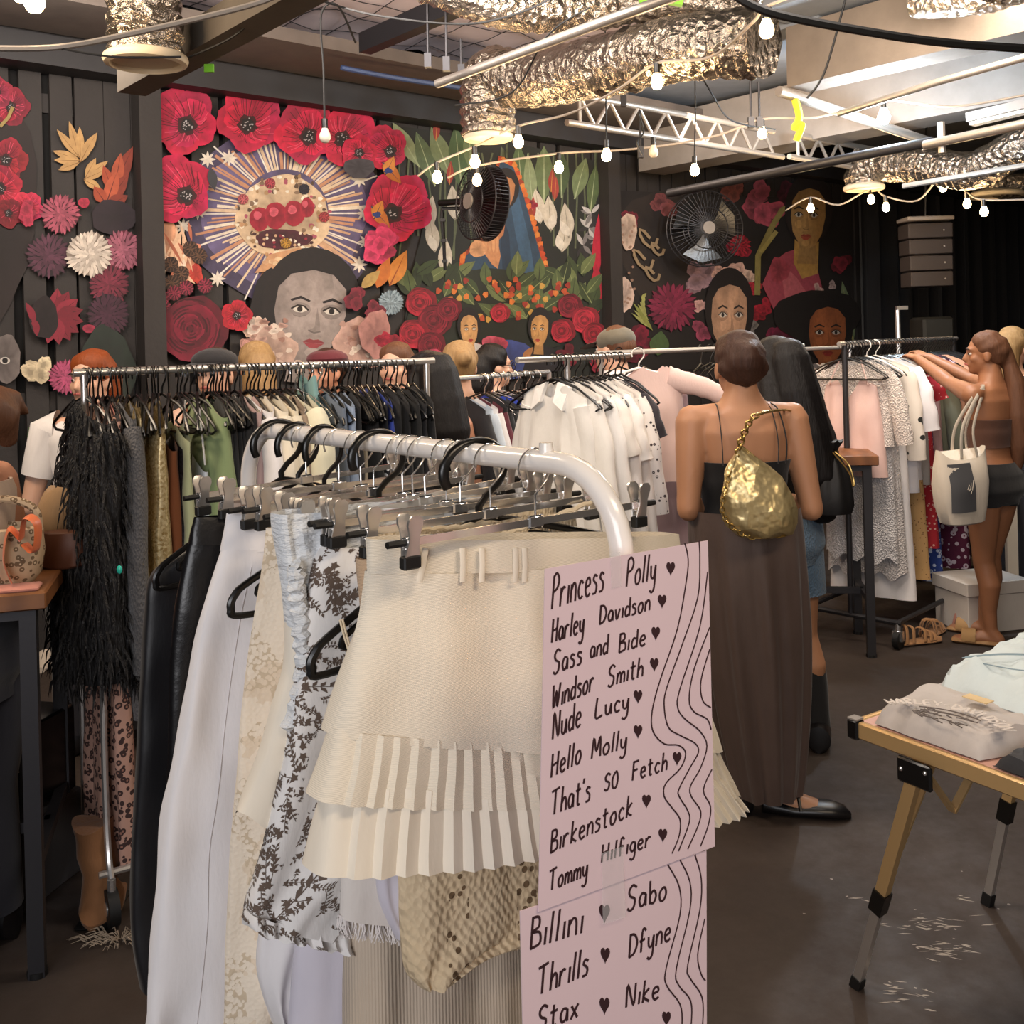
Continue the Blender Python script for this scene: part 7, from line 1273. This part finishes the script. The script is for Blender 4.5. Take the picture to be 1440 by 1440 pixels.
# folded clothes on it
def folded(name, pts, z, th, mat, label, cat, seed, lump=.012, par=None, res=26):
    """soft slab over a quad given in table coordinates"""
    m = MB(); q = [V((a, b, 0)) for a, b in pts]; top = []; bot = []
    for i in range(res + 1):
        rt, rb = [], []
        for j in range(res + 1):
            u, v = i / res, j / res; p = q[0].lerp(q[1], u).lerp(q[3].lerp(q[2], u), v); e = min(u, 1 - u, v, 1 - v); k = sm(min(1, e * 13)) ** .75; r = 1 + .05 * noise.noise(V((u * 5, v * 5, seed)))
            wob = V((noise.noise(V((v * 4, seed, 1))), noise.noise(V((u * 4, seed, 4))), 0)) * .012; w_ = tp(p.x + wob.x, p.y + wob.y, 0); h = z + .001 + k * (th * r + lump * (noise.noise(V((p.x * 11, p.y * 11, seed))) + .6 * noise.noise(V((p.x * 26, p.y * 26, seed)))))
            rt.append(w_ + UP * max(h, z + .0015)); rb.append(w_ + UP * (z + .0008))
        top.append(rt); bot.append(rb)
    R = [top[i] + bot[i][::-1] for i in range(res + 1)]; m.loft(R)
    return m
marl = fab('grey_marl_jersey', '#c2bab5', '#b0a8a3', .35); ldenim = fab('bleached_denim', '#d6e0e0', '#c0cdd0', .5); dkj = fab('charcoal_jersey', '#2c2c30', '#242428', .3)
gt = thing('folded_shirt', 'folded grey marl shirt with an arched print on the camp table', 'shirt', tp(.25, .3, ZT)); ZS = ZT + .001
folded('grey', ((.012, .045), (.48, .0), (.46, .42), (.012, .305)), ZS, .048, marl, '', '', 3).build('shirt_body', marl, gt)
prw = fab('print_white', '#d8cec6'); prd = fab('print_grey', '#6d625c')
def tb_(a, b, off=.0): return tp(a, b, ZS + .063 + off)
m = MB(); word = 'HARLEY-DAVIDSON'; n = len(word); R_ = .15
for i, ch in enumerate(word):
    t = i / (n - 1); ang = lerp(-.87, .87, t)
    for s_ in G[ch]:
        q = spl([V((a, b, 0)) for a, b in s_], 4) if len(s_) > 2 else [V((a, b, 0)) for a, b in s_]; P_ = []
        for p in q: aa = ang + (p.x - .28) * .19; rr = R_ + p.y * .03; P_.append(tb_(-.06 + rr * (.97 * math.cos(aa) + .235 * math.sin(aa)), .235 + rr * (-.235 * math.cos(aa) + .97 * math.sin(aa))))
        m.tube(P_, [(.0032, .0012)] * len(P_), 5, flat=V((1, 0, 0)))
m.build('arched_print', prw, gt)
m = MB(); r_ = random.Random(4)
for i in range(34): a = r_.uniform(.0, .06); b = r_.uniform(.14, .25); m.tube([tb_(a, b, -.002), tb_(a + r_.uniform(-.01, .01), b + r_.uniform(.01, .03), -.002)], .0016, 4)
for rr in (.138, .12): m.tube([tb_(-.06 + rr * (.97 * math.cos(t) + .235 * math.sin(t)), .235 + rr * (-.235 * math.cos(t) + .97 * math.sin(t)), -.001) for t in [lerp(-.5, .5, k / 14) for k in range(15)]], .0014, 5)
m.build('emblem_print', prd, gt)
js = thing('folded_jeans', 'bleached pale denim jeans heaped on the grey marl shirt', 'jeans', tp(.5, .35, ZT + .04)); jm = folded('j', ((.225, .07), (.80, .0), (.80, .44), (.21, .36)), ZT + .046, .06, ldenim, '', '', 8, .030, res=34); jm.build('jeans_body', ldenim, js)
seam = fab('denim_seam', '#8fa3ad'); m = MB()
for k in (0, .012): m.tube(spl([tp(.27 + k, .10, ZT + .118), tp(.34 + k, .15, ZT + .125), tp(.42 + k, .22, ZT + .125), tp(.55 + k, .3, ZT + .12)], 5), .0015, 5)
m.tube(spl([tp(.27, .15, ZT + .118), tp(.28, .22, ZT + .12), tp(.33, .3, ZT + .12)], 5), .0016, 5); m.build('pocket_seam', seam, js)
m = MB(); m.box(tp(.175, .20, ZT + .068), (.03, .06, .002), (e1, e2, UP)); tag(m.build('price_tag', fab('manila_card', '#dcbf8c')), 'small manila price tag lying on the grey marl shirt', 'tag')
bs = thing('folded_shirt', 'folded charcoal shirt with pale lettering at the near end of the camp table', 'shirt', tp(.3, .62, ZT))
folded('b', ((.012, .335), (.14, .345), (.14, .66), (.012, .66)), ZS, .03, dkj, '', '', 5, .005).build('shirt_body', dkj, bs)
m = MB(); x = 0
for i, ch in enumerate('HARLEY'):
    for s_ in G[ch]: m.tube([tp(.085 + p_[1] * .035, .37 + (i * .042 + p_[0] * .045) * 1.0, ZS + .039) for p_ in s_], .003, 5)
for i, ch in enumerate('C'):
    for s_ in G[ch]: m.tube([tp(.03 + p_[1] * .04, .44 + p_[0] * .06, ZS + .038) for p_ in s_], .003, 5)
m.tube([tp(.075, .37, ZS + .038), tp(.025, .40, ZS + .038), tp(.02, .6, ZS + .038)], .002, 5); m.tube([tp(.075, .38, ZS + .038), tp(.032, .407, ZS + .038), tp(.028, .6, ZS + .038)], .002, 5); m.build('pale_lettering', prw, bs)
# ---- shoes and boxes by the far rack
sand = fab('tan_leather_straps', '#a87c52', '#8f653e', .4); r_ = random.Random(11)
for i, (u, v, yaw, lb) in enumerate(((1292, 905, .3, 'tan strappy sandal in front of the rack caster'), (1312, 893, .9, 'tan strappy sandal lying behind its mate by the caster'), (1345, 878, 1.4, 'dark sandal with pink strap under the black coat'))):
    p = PZ(u, v, 0); t_ = V((math.cos(yaw), math.sin(yaw), 0)); sd = UP.cross(t_); o = thing('sandal', lb, 'shoe', p, ); mt = sand if i < 2 else fab('dark_sandal', '#2a1d1b'); m = MB(); m.loft([[p + t_ * d + sd * (w * math.cos(a)) + UP * (.012 + .012 * math.sin(a)) for a in [2 * PI * k / 14 for k in range(14)]] for d, w in ((-.13, .01), (-.12, .032), (-.03, .036), (.06, .046), (.11, .04), (.135, .012))]); m.build('sole', mt, o)
    m = MB()
    for d, hgt in ((.07, .05), (.045, .06), (.01, .075), (-.06, .09), (-.1, .10)): m.tube(spl([p + t_ * d - sd * .042 + UP * .02, p + t_ * (d + .01) - sd * .02 + UP * hgt, p + t_ * (d - .01) + sd * .02 + UP * hgt, p + t_ * d + sd * .042 + UP * .02], 4), [(.009, .003)] * 13, 6, flat=t_)
    m.build('straps', mt if i < 2 else F('#b07a6a'), o)
p = PZ(1376, 893, 0); wb = thing('storage_box', 'white cardboard box with lid on the floor behind the bare legs', 'box', p + V((.05, .15, 0))); card = fab('white_card', '#cfc6bd'); ax1, ax2 = V((.97, .22, 0)).normalized(), V((-.22, .97, 0)).normalized()
m = MB(); m.box(p + ax1 * .13 + ax2 * .15 + UP * .10, (.36, .28, .20), (ax1, ax2, UP), bev=.004); m.build('box_body', card, wb); m = MB(); m.box(p + ax1 * .13 + ax2 * .15 + UP * .235, (.38, .30, .07), (ax1, ax2, UP), bev=.004); m.build('lid', card, wb)
p = PZ(1424, 862, 0); m = MB(); m.loft([[p + V((x, y, z)) for x, y in ((-.03, -.02), (.03, -.02), (.035, .02), (-.025, .02))] for z, in ((.0,), (.4,), (.75,))]); tag(m.build('rolled_mat', fab('cream_roll', '#d2c8b8')), 'upright cream rolled textile at the frame edge behind the bare legs', 'roll')
# worn paint scuffs on the floor
scf = plain('pale_paint_scuff', '#b0a598', .9); m = MB(); r_ = random.Random(9)
for (u, v, n_, sx, sy) in ((1305, 1300, 46, 60, 18), (1320, 1335, 30, 45, 14), (1270, 1395, 20, 40, 20), (1195, 1263, 3, 20, 5), (1345, 1262, 4, 8, 4)):
    for i in range(n_):
        a = PZ(r_.gauss(u, sx * .5), r_.gauss(v, sy * .5), .0006); d = V((r_.uniform(.5, 1), r_.uniform(-.5, .1), 0)).normalized(); L = r_.uniform(.008, .05); w_ = r_.uniform(.0008, .004); nn = UP.cross(d); m.add([a, a + d * L * .4 + nn * w_, a + d * L, a + d * L * .5 - nn * w_], [(0, 1, 2, 3)])
st(tag(m.build('paint_scuff', scf, smooth=False), 'pale paint scuffs on the floor under the camp table', 'scuff'), 'stuff')
